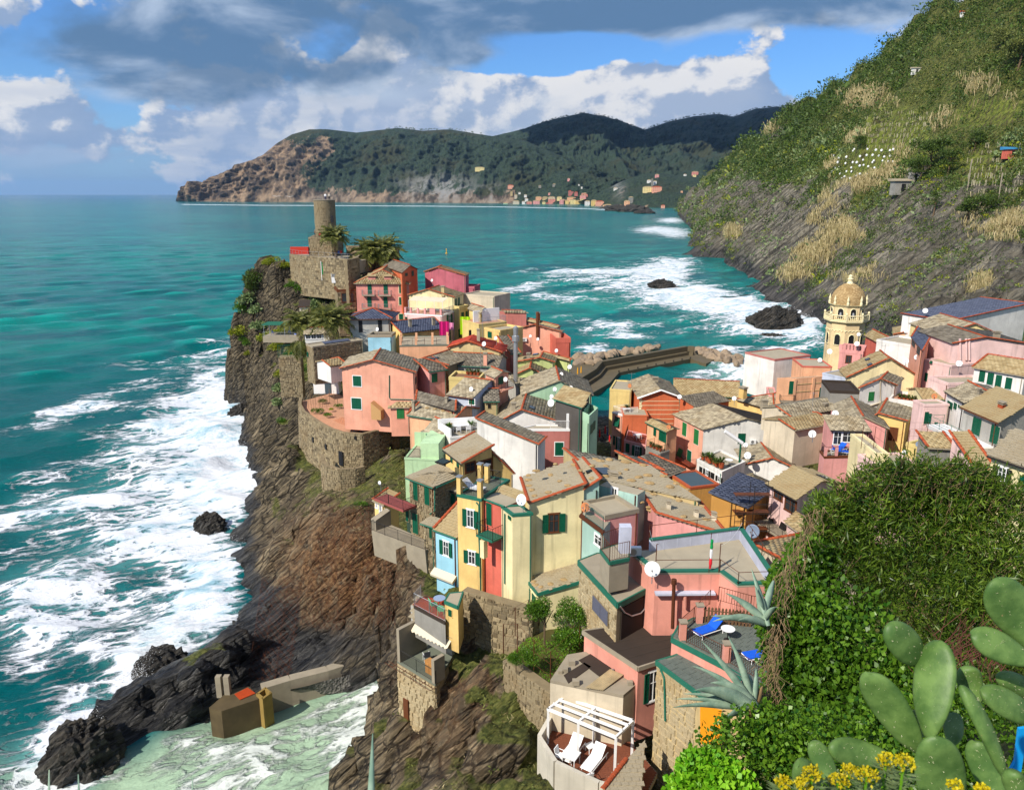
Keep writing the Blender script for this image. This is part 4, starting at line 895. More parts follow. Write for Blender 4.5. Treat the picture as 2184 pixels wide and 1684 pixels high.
house(2,'white_louver','white louvred roof house at the end of the weathered wall',146,(990,420),(1046,412),D=4,roof='flat',wall='white',drop=5,parapet=.1)
house(2,'slate_mid','house with sagging slate roof below the weathered white wall',138,(822,512),(922,544),BR=(975,520),roof='gs',pitch=18,wall='straw',rm='slate',drop=9,win=[('R',930,565,950,620)])
house(2,'white_terrace','house with white terrace walls and rusty red floor',131,(906,652),(1150,628),D=6,roof='flat',wall='straw',drop=10,parapet=.1,floor=M_TILEFLOOR,win=[('F',1064,660,1086,712),('F',1097,650,1117,705),('F',820,700,840,765,'c',None,'g')])
H=HOUSES['white_terrace'];railing(H.root,[H.P(.1,.1,.1),H.P(H.W-.1,.1,.1),H.P(H.W-.1,3,.1)],1.,M_GALV)
m=MB();ax=(H.e,H.s,u3);m.box(H.P(H.W*.30,2.6,1.0),(2.6,.2,2.0),ax);m.box(H.P(H.W*.72,2.8,1.1),(3.4,.2,2.2),ax);m.add('terrace_wall',M_WHITE,H.root)
house(2,'dpink_row','dark pink house with slate roof and green shutters facing the sea',142,(1074,542),(1236,545),BR=(1322,548),roof='gs',pitch=18,wall='dpink',rm='slate',drop=10,win=[('F',1166,562,1190,624),('F',1210,552,1226,618),('F',1140,700,1158,745)])
house(2,'far_salmon','long low salmon house stepping down to the sea',150,(1318,614),(1580,680),BR=(1618,668),roof='gs',pitch=15,wall='coral',rm='tan',drop=6)
house(2,'chimney_salmon','big salmon gable house with tall black stovepipe near the sea',139,(1184,702),(1622,716),BR=(1640,705),roof='gf',apex=(1396,656),wall='salmon',rm='slate',drop=9,red='rv')
H=HOUSES['chimney_salmon'];q=hit(px(2,1420,760),H.FL,H.faces['F'][2]);MB().tube([q+H.faces['F'][2]*.2,q+H.faces['F'][2]*.2+u3*4.6],.28,8).add('stovepipe',M_BROWN,H.root)
house(2,'red_balcony','small bright red block with roof balcony by the sea',133,(1580,808),(1708,804),D=5,roof='flat',wall='red',drop=8,parapet=.8)
house(2,'yellow_low','small yellow block with iron gate above the red roof',124,(955,690),(1094,716),D=5,roof='flat',wall='yellow',drop=8,parapet=.3,win=[('F',986,708,1022,770,'c')])
house(2,'blue_terrace_house','yellow house with blue slate roof and red ridges',126,(238,716),(586,678),D=7,roof='gs',pitch=19,wall='yellow',rm='blue',drop=6,ov=.4,red='rv')
for x,y in((308,675),(512,660)):chimney(HOUSES['blue_terrace_house'],2,x,y,.5,1.1)
house(2,'peach_terrace','peach house with big railed roof terrace in front of the blue roof',118,(214,838),(650,830),D=8,roof='flat',wall='peach',drop=9,parapet=.12,trim=M_GREENG,floor=M_FLAT)
H=HOUSES['peach_terrace']
for k in(.02,.33,.66,.97):
 for v in(.15,3.6):MB().box(H.P(H.W*k,v,.75),(.34,.34,1.3),(H.e,H.s,u3)).add('terrace_post',pcol('peach'),H.root)
railing(H.root,[H.P(.1,3.6,.1),H.P(.1,.15,.1),H.P(H.W-.1,.15,.1),H.P(H.W-.1,3.6,.1)],1.1,M_RUST,None,rails=4)
house(2,'red_roof','grey gabled house with bright red corrugated roof',113,(655,846),(1098,890),BR=(1132,836),roof='gf',apex=(815,797),wall='tan',rm='red',drop=8,tile=(.5,1.6),red='v',ov=.35)
chimney(HOUSES['red_roof'],2,905,800,.5,1.6)
house(2,'dark_slope','long dark slate roof in front of the red roofed house',108,(650,1002),(1072,1020),D=6,roof='gs',pitch=20,wall='grey',rm='dark',drop=6)
house(2,'green_back','pale green house with tan slate roof nearest the breakwater',117,(1470,908),(1696,966),BR=(1712,955),roof='gs',pitch=15,wall='lime',rm='tan',drop=9,red='rv')
house(2,'green_front','pale green gable house with skylights above the breakwater',111,(1244,980),(1560,980),BR=(1580,940),roof='gf',apex=(1442,944),wall='lime',rm='tan',drop=8,red='rv')
house(2,'green_low','low pale green gable behind the steel flue',107,(1240,1088),(1480,1092),D=4,roof='gf',apex=(1352,1036),wall='lime',rm='tan',drop=5)
house(2,'rose_side','narrow rose house with chimney between green and red roofs',114,(1186,905),(1262,900),D=6,roof='sb',pitch=14,wall='dpink',rm='dark',drop=9)
# salmon house and the houses round it
house(1,'salmon_big','big salmon gable house on the round stone bastion',103,(1238,1690),(1873,1722),BR=(1915,1618),roof='gf',apex=(1512,1620),wall='salmon',rm='slate',drop=8.6,red='rv',ov=.3,tile=(.42,.36),win=[('F3',680,5,755,98,'c','w'),('F3',668,198,756,298,'c','w'),('R3',1222,30,1232,60),('R3',1218,180,1230,235)])
H=HOUSES['salmon_big'];pipe(H,'F',3,[(1000,0),(1000,190),(1008,208),(1205,212)],.06)
m=MB();o,u,n,ua,ub,za,zb=face_rect(H,'F',3,865,220,955,372);p=lambda a,dz,k:Vector((*(o+u*a+n*k).xy,dz))
m.hexa([p(ua,za,.02),p(ub,za,.02),p(ub,za,1.2),p(ua,za,1.2)],[p(ua,zb,.02),p(ub,zb-1.1,.02),p(ub,zb-1.1,1.2),p(ua,zb,1.2)]);m.add('lean_to',plain('woven_fence',lin(214,168,112,.72),.9,0,.3,30.,.4),H.root)
house(3,'salmon_annex','small salmon annexe with bright green door beside the big salmon house',99,(1010,282),(1174,280),BR=(1230,262),roof='sb',pitch=14,wall='salmon',rm='tan',drop=4,red='',win=[('F',1062,288,1130,378,'d',None,'l')])
house(2,'stone_dpink','rubble stone gable house with red tiled ridge behind the salmon house',108,(378,972),(642,1004),D=9,roof='gf',apex=(436,946),wall=M_MORTAR,rm='slate',drop=5,ov=.4,red='rv')
stone_house(HOUSES['stone_dpink'],'F',.5,seed=12)
house(2,'pink_window_block','pink block with dark green window and pale terrace wall',103,(474,1062),(618,1042),D=4,roof='sb',pitch=12,wall='rose',rm='dark',drop=6,win=[('F',492,1080,545,1150)])
house(2,'yellow_pot_terrace','yellow house with flower pots on its paved roof terrace',101,(646,1128),(912,1140),BR=(960,1085),roof='flat',wall='straw',drop=7,parapet=.35,floor=plain('brown_paving',lin(146,112,84,.7),.8))
house(2,'salmon_balcony','salmon house with green door and dish laden balcony',100,(968,1072),(1052,1108),BR=(1165,1070),roof='gs',pitch=14,wall='salmon',rm='slate',drop=10,win=[('R',1075,1112,1118,1165,'d')])
balcony(HOUSES['salmon_balcony'],'R',2,1050,1150,1160,1186,1.0,None,pcol('salmon'))
house(2,'white_blue_shade','white walled house with slate roof below the pot terrace',95,(640,1262),(850,1290),D=9,roof='gs',pitch=15,wall='bluegrey',rm='slate',drop=9,win=[('F',822,1300,870,1350,'c','w')])
house(2,'ochre_narrow','narrow weathered yellow house in the alley with brown window',94,(962,1320),(1075,1318),D=6,roof='gs',pitch=14,wall='tan',rm='dark',drop=8,win=[('F',985,1342,1012,1382,'c',None,'g')])
house(2,'red_dark_slope','red house with long dark slate roof beside the salmon house',95,(372,1310),(690,1395),BR=(700,1325),roof='gs',pitch=19,wall='red',rm='dark',drop=6,red='v',ov=.3)
house(2,'big_slate_a','broad flat grey slate roof behind the mint gable',104,(1256,1188),(1735,1130),D=7,roof='gs',pitch=10,wall='grey',rm='slate',drop=6,red='')
house(2,'mint_gable','mint green gable house under a broad grey slate roof with satellite dishes',97,(1290,1262),(1892,1262),D=8,roof='gf',apex=(1610,1142),wall='mint',rm='slate',drop=8,red='r')
house(2,'brown_wall','dark brown walled house with tan slate roof next to the harbour alley',89,(1578,1302),(1802,1372),BR=(1872,1292),roof='sb',pitch=7,wall='darkgrey',rm='tan',drop=9,red='',side_wall='mint',win=[('R',1812,1390,1830,1450,'c'),('R',1838,1360,1856,1430)])
house(2,'mint_balconies','light green block with stepped balconies over the harbour alley',86,(1800,1470),(1870,1512),BR=(1945,1440),roof='flat',wall='mint',drop=8,parapet=.9,win=[('R',1880,1530,1898,1590),('R',1906,1500,1920,1560)])
house(4,'white_gable','white gable house with long slate roof set above a dark pink facade',90,(398,208),(1058,226),D=9,roof='gf',apex=(625,88),wall='white',rm='slate',drop=1.6,red='rv',ov=.25)
house(4,'dpink_facade','dark pink house with white cornice and green shuttered window below the white gable',87,(575,262),(1064,264),BR=(1228,226),roof='flat',wall='dpink',drop=8,parapet=.18,trim=M_WHITE,win=[('F',918,368,988,482,'c','w'),('R',1095,345,1122,456,'c','c'),('R',1156,308,1182,418,'c','c')])
H=HOUSES['dpink_facade'];MB().box(H.P(H.W-.5,.6,.9),(.7,.7,2.2),(H.e,H.s,u3)).add('terrace_pillar',M_WHITE,H.root);railing(H.root,[H.P(H.W-2.6,.1,.15),H.P(H.W-.1,.1,.15),H.P(H.W-.1,H.D*.95,.15)],1.0,M_WHITE)
house(3,'peach_block','peach yellow house with slate roof next to the bastion',92,(1174,345),(1545,402),D=6,roof='gs',pitch=18,wall='peach',rm='slate',drop=8,red='v',near=0)
for x,y in((1212,325),(1500,290)):chimney(HOUSES['peach_block'],3,x,y,.35,1.2)
house(4,'white_wide','wide white house with sloping slate roof edged in red tiles',80,(238,330),(768,388),D=2.6,roof='sl',apex=(236,168),wall='white',rm='slate',drop=8,ov=.15,red='v',tile=(.36,.32))
house(3,'white_roof_terrace','white walled roof terrace with garden table and two potted palms',80,(1530,548),(1916,522),BL=(1424,488),roof='flat',wall='white',drop=7,parapet=.12)
H=HOUSES['white_roof_terrace'];m=MB();ax=(H.e,H.s,u3);m.box(H.P(H.W/2,H.D-.1,.7),(H.W,.2,1.4),ax);m.box(H.P(.1,H.D/2-.15,.5),(.2,H.D-.5,1.0),ax);m.add('terrace_wall',M_WHITE,H.root)
house(3,'green_eave','small house with green eaves and slate roof left of the white terrace',83,(1302,496),(1428,556),BR=(1640,450),roof='gs',pitch=19,wall='palemint',rm='slate',drop=7,red='r',win=[('F',1350,535,1400,590,'c')])
gutter(HOUSES['green_eave'],HOUSES['green_eave'].P(-.2,-.3),HOUSES['green_eave'].P(HOUSES['green_eave'].W+.2,-.3))
house(3,'mint_terrace','pale mint house with parapet terraces beside the bastion',78,(1132,728),(1428,742),D=7,roof='flat',wall='palemint',drop=9,parapet=.1)
H=HOUSES['mint_terrace'];m=MB();m.box(H.P(H.W*.73,2.5,.87),(H.W*.54,4.6,1.75),(H.e,H.s,u3));m.box(H.P(H.W*.22,4.4,.8),(H.W*.46,.2,1.6),(H.e,H.s,u3));m.add('upper_wall',pcol('palemint'),H.root);railing(H.root,[H.P(.1,.1,.1),H.P(H.W*.45,.1,.1)],1.)
house(3,'yellow_upper','bright yellow house with broad slate roof and red edge tiles behind the stair roof',69,(1490,654),(1636,768),BR=(1893,694),roof='sb',pitch=13,wall='yellow',rm='slate',drop=7,ov=.2,near=1,tile=(.34,.3),red='v',win=[('F',1536,706,1556,772),('F',1590,748,1613,812),('R',1665,775,1745,830,'g','b'),('R',1760,765,1890,830,'g','b')])
house(4,'stair_house','yellow stair turret with steep tiled roof next to the iron railed terrace',68,(378,660),(548,642),D=4,roof='sl',apex=(380,478),wall='yellow',rm='tan',drop=6,ov=.12,near=1,tile=(.4,.3),red='v')
# stone house row on the cliff
house(3,'stone_green','rubble stone house with tall green shutters on the cliff edge',66,(1174,890),(1388,968),BR=(1625,866),roof='hip',pitch=9,wall=M_MORTAR,rm='slate',drop=7.5,ov=.25,near=1,tile=(.36,.3),red='',inset=2.2,win=[('F',1216,930,1260,1096),('F',1314,968,1360,1136),('F',1152,1165,1177,1276),('F',1210,1194,1262,1388,'d'),('R',1542,1026,1582,1198,'d')])
H=HOUSES['stone_green'];stone_house(H,'FR',.42,150,seed=3);pipe(H,'F',3,[(1402,975),(1402,1180),(1360,1210)],.06);gutter(H,H.P(-.2,-.32,-.06),H.P(H.W+.2,-.32,-.06));gutter(H,H.P(H.W+.3,0,-.06),H.P(H.W+.3,H.D,-.06))
o,u,n=H.faces['F'];z0=hit(px(3,1200,1385),o,n).z
def P3(uu,out,z):return Vector((*(o+u*uu+n*out).xy,z))
m=MB();m.hexa([P3(-3.2,.02,z0-2.6),P3(H.W+.3,.02,z0-2.6),P3(H.W+.3,1.3,z0-2.6),P3(-3.2,1.9,z0-2.6)],[P3(-3.2,.02,z0),P3(H.W+.3,.02,z0),P3(H.W+.3,1.5,z0),P3(-3.2,2.1,z0)]);tb=m.add('terrace',M_CONC,H.root)
railing(tb,[P3(-3.2,.3,z0),P3(-3.2,2.05,z0),P3(H.W+.3,1.45,z0)],1.0)
MB().hexa([P3(-3.6,.02,z0-.6),P3(-2.9,.02,z0-.6),P3(-2.9,1.8,z0-.6),P3(-3.6,1.8,z0-.6)],[P3(-3.6,.02,z0+1.5),P3(-2.9,.02,z0+1.5),P3(-2.9,1.8,z0+1.0),P3(-3.6,1.8,z0+1.0)]).add('end_wall',M_CONC,H.root)
z1=hit(px(3,1200,1120),o,n).z
m=MB();m.hexa([P3(-3.3,.02,z1-.2),P3(.9,.02,z1-.2),P3(.9,1.6,z1-.2),P3(-3.3,1.6,z1-.2)],[P3(-3.3,.02,z1),P3(.9,.02,z1),P3(.9,1.6,z1),P3(-3.3,1.6,z1)]);tb=m.add('balcony',plain('red_patterned_floor',lin(170,90,84,.7),.7,0,.5,12.),H.root);railing(tb,[P3(-3.25,.1,z1),P3(-3.25,1.55,z1),P3(.85,1.55,z1),P3(.85,.1,z1)],.95)
house(3,'stone_porch','low stone annexe with small slate porch roof beside the stone house',63,(1300,1292),(1398,1322),BR=(1460,1290),roof='sb',pitch=8,wall=M_MORTAR,rm='slate',drop=5,near=1,tile=(.34,.3),red='',win=[('F',1356,1326,1382,1422)])
stone_house(HOUSES['stone_porch'],'F',.4,seed=6)
house(3,'stone_back','grey stone gable with green shutter between the stone and yellow houses',66,(1490,985),(1600,1015),D=5,roof='sb',pitch=12,wall=M_MORTAR,rm='slate',drop=6,near=1,tile=(.36,.3),red='',win=[('F',1543,1026,1583,1196,'d')])
stone_house(HOUSES['stone_back'],'F',.4,seed=8)
house(3,'yellow_shed','small yellow hut with red edged tile roof on the rock',75,(868,1092),(956,1132),BR=(1076,1078),roof='sb',pitch=12,wall='yellow',rm='tan',drop=3.4,ov=.15,near=1,tile=(.4,.34),red='v',win=[('F',880,1112,897,1160,'g','w'),('F',912,1125,938,1280,'g','w')])
house(3,'lightblue','light blue house with one open green shutter at the cliff',58,(1402,1348),(1592,1416),D=4.5,roof='sb',pitch=24,wall='lblue',rm='tan',drop=8.2,ov=.12,near=1,tile=(.34,.28),red='',win=[('F',1444,1432,1548,1592,'o','w')])
H=HOUSES['lightblue'];gutter(H,H.P(-.1,-.2,-.02),H.P(H.W+.1,-.2,-.02));edge_tiles(H.roof,H.P(-.15,-.1,.12),H.P(-.15,4.5,2.15),1)
m=MB();o,u,n,ua,ub,za,zb=face_rect(H,'F',13,800,55,962,120);q=lambda a,k,z:Vector((*(o+u*a+n*k).xy,z))
m.hexa([q(ua,.05,zb-.32),q(ub,.05,zb-.32),q(ub,.55,zb-.62),q(ua,.55,zb-.62)],[q(ua,.05,zb-.05),q(ub,.05,zb-.05),q(ub,.6,zb-.42),q(ua,.6,zb-.42)]);m.add('awning',M_CANVAS,H.root)
house(3,'yellow_narrow','narrow yellow house with open green shutters and railed roof terrace',55,(1592,1050),(1802,1092),D=4.6,roof='flat',wall='yellow',drop=11.5,parapet=.12,trim=M_GTRIM,floor=M_GREENG,win=[('F',1644,1162,1772,1338,'o','w'),('F',1656,1522,1786,1662,'o','w')])
H=HOUSES['yellow_narrow'];pipe(H,'F',3,[(1762,1105),(1785,1135),(1785,1400),(1797,1684),(1797,1760)],.05)
for u_,v_ in((.1,.2),(H.W-.2,.2),(H.W*.35,3.4),(.1,3.4)):
 MB().box(H.P(u_,v_,.75),(.34,.34,1.4),(H.e,H.s,u3)).add('terrace_pillar',pcol('yellow'),H.root);MB().box(H.P(u_,v_,1.5),(.44,.44,.1),(H.e,H.s,u3)).add('pillar_cap',M_GALV,H.root)
railing(H.root,[H.P(.1,3.4,.1),H.P(.1,.2,.1),H.P(H.W-.2,.2,.1),H.P(H.W-.2,3.4,.1),H.P(H.W*.35,3.4,.1)],1.05)
# cream house, its red side and the big grey roof
house(4,'red_side','narrow red house with green shutter between the yellow and cream houses',54.6,(276,856),(482,932),D=2,roof='flat',parapet=0,wall='red',drop=10.5,win=[('F',320,890,368,1098)])
H=HOUSES['red_side'];gutter(H,H.P(-.1,-.1,.05),H.P(H.W,-.1,.05));pipe(H,'F',4,[(282,860),(282,1500)],.05)
balcony(H,'F',4,330,1040,470,1130,1.25,None,M_GTRIM);MB().box(H.faces['F'][0]+H.e*1.2+H.faces['F'][2]*1.0+Vector((0,0,-3.4)),(.4,.4,1.4),(H.e,H.s,u3)).add('balcony_pillar',pcol('butter'),H.root)
house(4,'slate_left','tan slate roof sloping down to the red side wall',54.2,(482,918),(704,902),BL=(252,832),roof='sr',apex=(704,838),wall='butter',rm='tan',drop=3,ov=.12,near=1,tile=(.36,.28),red='')
house(4,'cream','cream house with open shuttered window under a stone weighted slate roof',52.5,(702,905),(1168,872),BL=(632,690),roof='sr',apex=(1168,742),wall='butter',rm='slate',drop=10,ov=.12,near=1,tile=(.34,.26),red='v',win=[('F',812,1000,1000,1142,'o','b')])
house(4,'cream_corner','cream corner block with flat roof terrace and green edging',51.6,(546,1006),(722,994),BL=(448,930),roof='flat',wall='butter',drop=12,parapet=.10,trim=M_GTRIM,floor=M_FLAT,win=[('L',512,1000,540,1055)])
H2=HOUSES['cream_corner'];pipe(H2,'L',4,[(486,990),(486,1600)],.05)
house(4,'aqua','pale aqua house end under the ridge of the broad grey roof',53.4,(1170,786),(1302,776),D=4.5,roof='sr',apex=(1302,700),wall='aqua',rm='slate',drop=9,ov=.1,near=1,tile=(.34,.26),red='v')
house(4,'aqua_terrace','aqua terrace house with teal iron balcony railing and rusted edge',52.0,(1158,990),(1346,1128),BR=(1480,950),roof='flat',wall='aqua',drop=8,parapet=0,floor=M_FLAT,win=[('F',1268,1160,1326,1290,'g','w')])
H=HOUSES['aqua_terrace'];railing(H.root,[H.P(H.W*.2,-.25,0),H.P(H.W*1.0,-.25,0)],1.05,plain('teal_iron',lin(24,92,92,.8),.5),.12);MB().hexa([H.P(-.2,-.5,-.16),H.P(H.W+.1,-.5,-.16),H.P(H.W+.1,-.01,-.16),H.P(-.2,-.01,-.16)],[H.P(-.2,-.5,-.01),H.P(H.W+.1,-.5,-.01),H.P(H.W+.1,-.01,-.01),H.P(-.2,-.01,-.01)]).add('terrace_edge',M_RUST,H.root)
house(4,'aqua_back','aqua rear wall with white glazed door below the broad grey roof',55.3,(1305,745),(1640,830),D=1.2,roof='flat',wall='aqua',drop=4,parapet=0,win=[('F',1416,762,1456,946,'g','w')])
house(4,'grey_roof','broad grey slate roof held down with rows of brown stones',58,(1298,735),(2168,880),BR=(1752,590),roof='sl',pitch=12,wall='tan',rm='slate',drop=3.2,ov=.12,near=1,tile=(.40,.32),red='r',apex=(1298,690))
H=HOUSES['grey_roof'];edge_tiles(H.roof,H.P(0,-.1,H.zf(0,0)+.16),H.P(0,H.D,H.zf(0,0)+.16),1);gutter(H,H.P(H.W+.15,-.1,.0),H.P(H.W+.15,H.D,.0),M_IRON)
house(4,'grey_roof_back','grey slate slope with terracotta ridge beyond the broad stone weighted roof',68,(1660,590),(1838,612),BR=(1640,512),roof='sl',pitch=9,wall='tan',rm='slate',drop=4,near=0,red='v')
house(5,'pink_roof_low','low pink house with slate roof chimneys and heavy terracotta edge',52,(712,1500),(1318,1618),BR=(1080,1335),roof='sl',pitch=7,wall='rose',rm='slate',drop=4.5,ov=.12,near=1,tile=(.36,.28),red='v')
H=HOUSES['pink_roof_low']
for x,y in((815,1400),(1055,1470),(1210,1500)):chimney(H,5,x,y,.3,.5,pcol('beige'))
house(5,'pink_terrace_wall','pink terrace wall with green door in front of the aqua house',50.5,(262,1470),(555,1410),D=3,roof='flat',wall='rose',drop=4,parapet=.25,trim=M_CONC,win=[])
house(5,'ochre_big','big ochre house with dark teal membrane roof',67,(1008,1208),(1262,1178),BR=(1060,1055),roof='flat',wall='ochre',drop=9,parapet=.12,trim=M_TERRA,floor=M_TEAL)
house(5,'ochre_low','lower ochre house wing with grey sheet roof',63,(1192,1292),(1500,1372),D=6,roof='sl',pitch=8,wall='ochre',rm='blue',drop=9,red='')
house(5,'red_wall','dark red rendered block with small roof behind the grey roof gutter',70,(806,1092),(938,1040),D=4,roof='sb',pitch=6,wall='red',rm='dark',drop=5,red='v')
house(5,'yellow_tan_roof','yellow house with tan slate hip roof behind scaffolding',74,(1316,1168),(1562,1290),BR=(1790,1200),roof='hip',pitch=15,wall='yellow',rm='tan',drop=9,red='r',win=[('F',1362,1206,1398,1280),('F',1488,1276,1530,1362),('R',1590,1310,1606,1390)])
# across the alley
house(5,'orange','bright orange gable house with cream stripes and white bargeboards',122,(566,412),(924,412),D=11,roof='gf',apex=(745,348),wall='orange',rm='slate',drop=13,ov=.35,red='')
H=HOUSES['orange'];o,u,n=H.faces['F'];m=MB()
for y in(445,482,520,560,600,640,680,715):
 z_=hit(px(5,700,y),o,n).z;a0,a1=(.35,H.W)if y<540 else(-4.2,H.W-1);m.box(Vector((*(o+u*(a0+a1)/2+n*.012).xy,z_)),(a1-a0,.05,.07),(u,n,u3))
m.add('stripes',M_CREAMT,H.root)
m=MB()
for i in range(14):m.box(o+u*(.2 if i%2 else .14)+n*.03-u3*(.2+.42*i),(.5 if i%2 else .36,.1,.34),(u,n,u3))
m.add('quoins',M_CREAMT,H.root)
m=MB();m.tube([H.P(-.45,-.42,-.1),H.P(H.W/2,-.42,H.zf(H.W/2,0)+.08),H.P(H.W+.45,-.42,-.1)],.16,4);m.add('bargeboard',M_WHITE,H.root)
house(5,'orange_low','lower orange wing right of the striped gable',120,(915,445),(1050,492),D=7,roof='sl',pitch=10,wall='orange',rm='dark',drop=6,red='')
house(5,'salmon_alley','salmon house with white railed roof terrace beside the alley',121,(326,545),(412,572),BR=(560,556),roof='flat',wall='salmon',drop=12,parapet=.15,trim=M_WHITE,floor=M_TILEFLOOR,win=[('F',350,572,392,670,'h'),('F',364,756,400,880,'o','w'),('F',336,745,350,830),('F',350,895,372,935,'s')])
H=HOUSES['salmon_alley'];railing(H.root,[H.P(.1,2.8,.15),H.P(.1,.1,.15),H.P(H.W-.1,.1,.15),H.P(H.W-.1,H.D-.2,.15)],1.,M_WHITE)
house(5,'orange_lower_front','tall orange striped wall below the terrace of the orange house',118.5,(422,572),(640,575),D=5,roof='flat',wall='orange',drop=11,parapet=.1)
house(5,'yellow_long','long yellow house with tan slate roof at the harbour',131,(868,385),(1440,412),D=9,roof='gs',pitch=20,wall='yellow',rm='tan',drop=8,red='r',win=[('F',1050,408,1090,462,'g','w'),('F',1098,404,1134,470),('F',1136,402,1192,470),('F',1285,412,1308,440,'s')])
house(5,'yellow_right','yellow house with hipped tan slate roof right of the long harbour house',122,(1420,432),(1740,528),D=9,roof='hip',pitch=18,wall='yellow',rm='slate',drop=8,red='rh')
house(5,'peach_left_block','yellow block with flat roof and white dish behind the terrace',128,(304,348),(490,360),D=7,roof='flat',wall='straw',drop=8,parapet=.2)
house(5,'pink_brown_terrace','pale pink house with brown paved terrace and white table',112,(430,790),(618,836),BR=(640,745),roof='flat',wall='rose',drop=9,parapet=.12,floor=plain('red_paving',lin(150,62,40,.7),.7),win=[('F',446,810,476,896),('F',504,828,582,940,'o','w')])
H=HOUSES['pink_brown_terrace'];railing(H.root,[H.P(.1,H.D-.2,.12),H.P(.1,.1,.12),H.P(H.W-.1,.1,.12)],1.,M_RUST)
house(5,'peach_small_roof','small peach house with tan slate roof and tall green doors',108,(632,632),(800,712),BR=(890,690),roof='gs',pitch=16,wall='peach',rm='tan',drop=9,red='',win=[('F',690,672,710,755),('F',738,700,798,815,'d')])
house(5,'grey_balcony','grey house with planted iron balcony over the alley',105,(618,850),(745,905),BR=(825,880),roof='flat',wall='stonegrey',drop=8,parapet=.1,win=[('F',668,890,690,950)])
H=HOUSES['grey_balcony'];railing(H.root,[H.P(.1,H.D-.2,.1),H.P(.1,.1,.1),H.P(H.W-.1,.1,.1),H.P(H.W-.1,H.D-.2,.1)],1.,M_IRON,.2)
house(5,'white_cream','large cream gable house half roofed in dark felt with salmon side wall',103,(1124,690),(1896,694),BL=(872,562),roof='gf',apex=(1490,596),wall='white',rm='slate',drop=11,ov=.3,red='',win=[('F',1426,726,1484,815),('L',944,625,972,756,'c',None,'l'),('L',1046,682,1077,832,'c',None,'l'),('L',848,795,880,905,'h',None,'l'),('L',910,830,942,942,'h',None,'l'),('L',984,865,1014,985)])
H=HOUSES['white_cream'];o,u,n=H.faces['L'];A,B=o+n*.02,o+u*H.D+n*.02
MB().poly([A-u3*11,B-u3*11,B-u3*.05,A-u3*.05]).add('salmon_wall',pcol('salmon'),H.root)
balcony(H,'L',5,830,745,1070,868,1.1,M_IRON,plain('red_floor',lin(150,70,48,.7),.7))
pt=H.polys[1];q=MB();q.hexa([p+u3*.17 for p in pt],[p+u3*.21 for p in pt]);q.add('felt_cover',M_FELT,H.roof)
for k in range(1,7):
 f=k/7.;MB().tube([pt[0].lerp(pt[3],f)+u3*.22,pt[1].lerp(pt[2],f)+u3*.22],.07,4).add('roof_batten',M_IRON,H.roof)
house(5,'cream_small','small cream gable house with red edged slate roof and dishes',90,(1490,1000),(1946,1050),BR=(1835,915),roof='gf',apex=(1725,947),wall='white',rm='slate',drop=8,red='rv',ov=.2)
house(5,'cream_plants','cream house with plant filled roof terrace',89,(1066,968),(1284,1078),BR=(1488,986),roof='flat',wall='white',drop=8,parapet=.25,win=[('F',1090,1012,1112,1080,'c',None,'g'),('F',1128,1030,1180,1110,'o','w','g'),('F',1190,1062,1218,1130,'c',None,'g'),('F',1236,1090,1290,1165,'o','w','g')])
house(7,'pink_balcony_right','pale pink house with white awning balcony and tan slate roof beside the big bush',63,(-30,952),(190,1072),BR=(560,945),roof='gs',t=.55,pitch=15,wall='palepink',rm='tan',drop=9,ov=.3,near=1,tile=(.38,.3),red='',win=[('F',10,995,70,1100,'g','b'),('F',105,1060,185,1215,'g','b'),('F',65,1275,108,1392,'h',None,'g'),('F',158,1340,208,1450,'h'),('F',-40,1240,-5,1330,'c',None,'g')])
balcony(HOUSES['pink_balcony_right'],'F',7,-60,1120,205,1255,1.4,M_IRON)
house(7,'low_tan','low tan slate roof lean-to under the pale pink balcony house',58,(120,1290),(260,1390),BR=(330,1330),roof='sb',pitch=8,wall='palepink',rm='tan',drop=5,near=0,red='')
house(7,'grey_dark_roof','grey brown roof sheet with red tile edge below the bush',52,(-160,1480),(150,1684),D=6,roof='sr',pitch=4,wall='beige',rm='tan',drop=5,red='v')
# houses round the bell tower
house(6,'crenel','pink house with crenellated parapet beside the bell tower',126,(782,672),(986,690),D=6,roof='flat',wall='rose',drop=9,parapet=.5,win=[('F',842,702,880,768,'g','b')])
H=HOUSES['crenel']
for k in range(7):MB().box(H.P(H.W*(.06+k*.147),.08,.9),(.75,.22,.8),(H.e,H.s,u3)).add('merlon',pcol('rose'),H.root)
house(6,'white_top','white block with railed grey roof terrace behind the peach house',128,(215,745),(530,705),D=7,roof='flat',wall='white',drop=7,parapet=.2,trim=pcol('dpink'),win=[('F',436,780,466,830,'c')])
house(6,'peach_upper','upper peach block behind the pilastered peach house',121,(456,800),(716,805),D=6,roof='flat',wall='peach',drop=7,parapet=.12,trim=pcol('red'))
house(6,'peach_main','peach house with pilasters and one large green shutter',116,(382,908),(716,884),BL=(240,905),roof='flat',wall='peach',drop=12,parapet=.12,win=[('F',608,982,667,1074),('L',345,925,378,1040,'d')])
H=HOUSES['peach_main'];o,u,n=H.faces['F']
for a in(.25,H.W*.52):MB().box(o+u*a+n*.07-u3*5.5,(.42,.16,11),(u,n,u3)).add('pilaster',pcol('peach'),H.root)
m=MB()
for z_ in(.9,2.1):m.box(o+u*H.W/2+n*.01-u3*z_,(H.W,.1,.1),(u,n,u3))
m.add('string_course',pcol('tan'),H.root);balcony(H,'L',6,255,1010,375,1090,1.0)
house(6,'salmon_far_left','small rose block with chimney by the water left of the peach house',120,(165,1062),(232,1066),D=6,roof='flat',wall='rose',drop=7,parapet=.2)
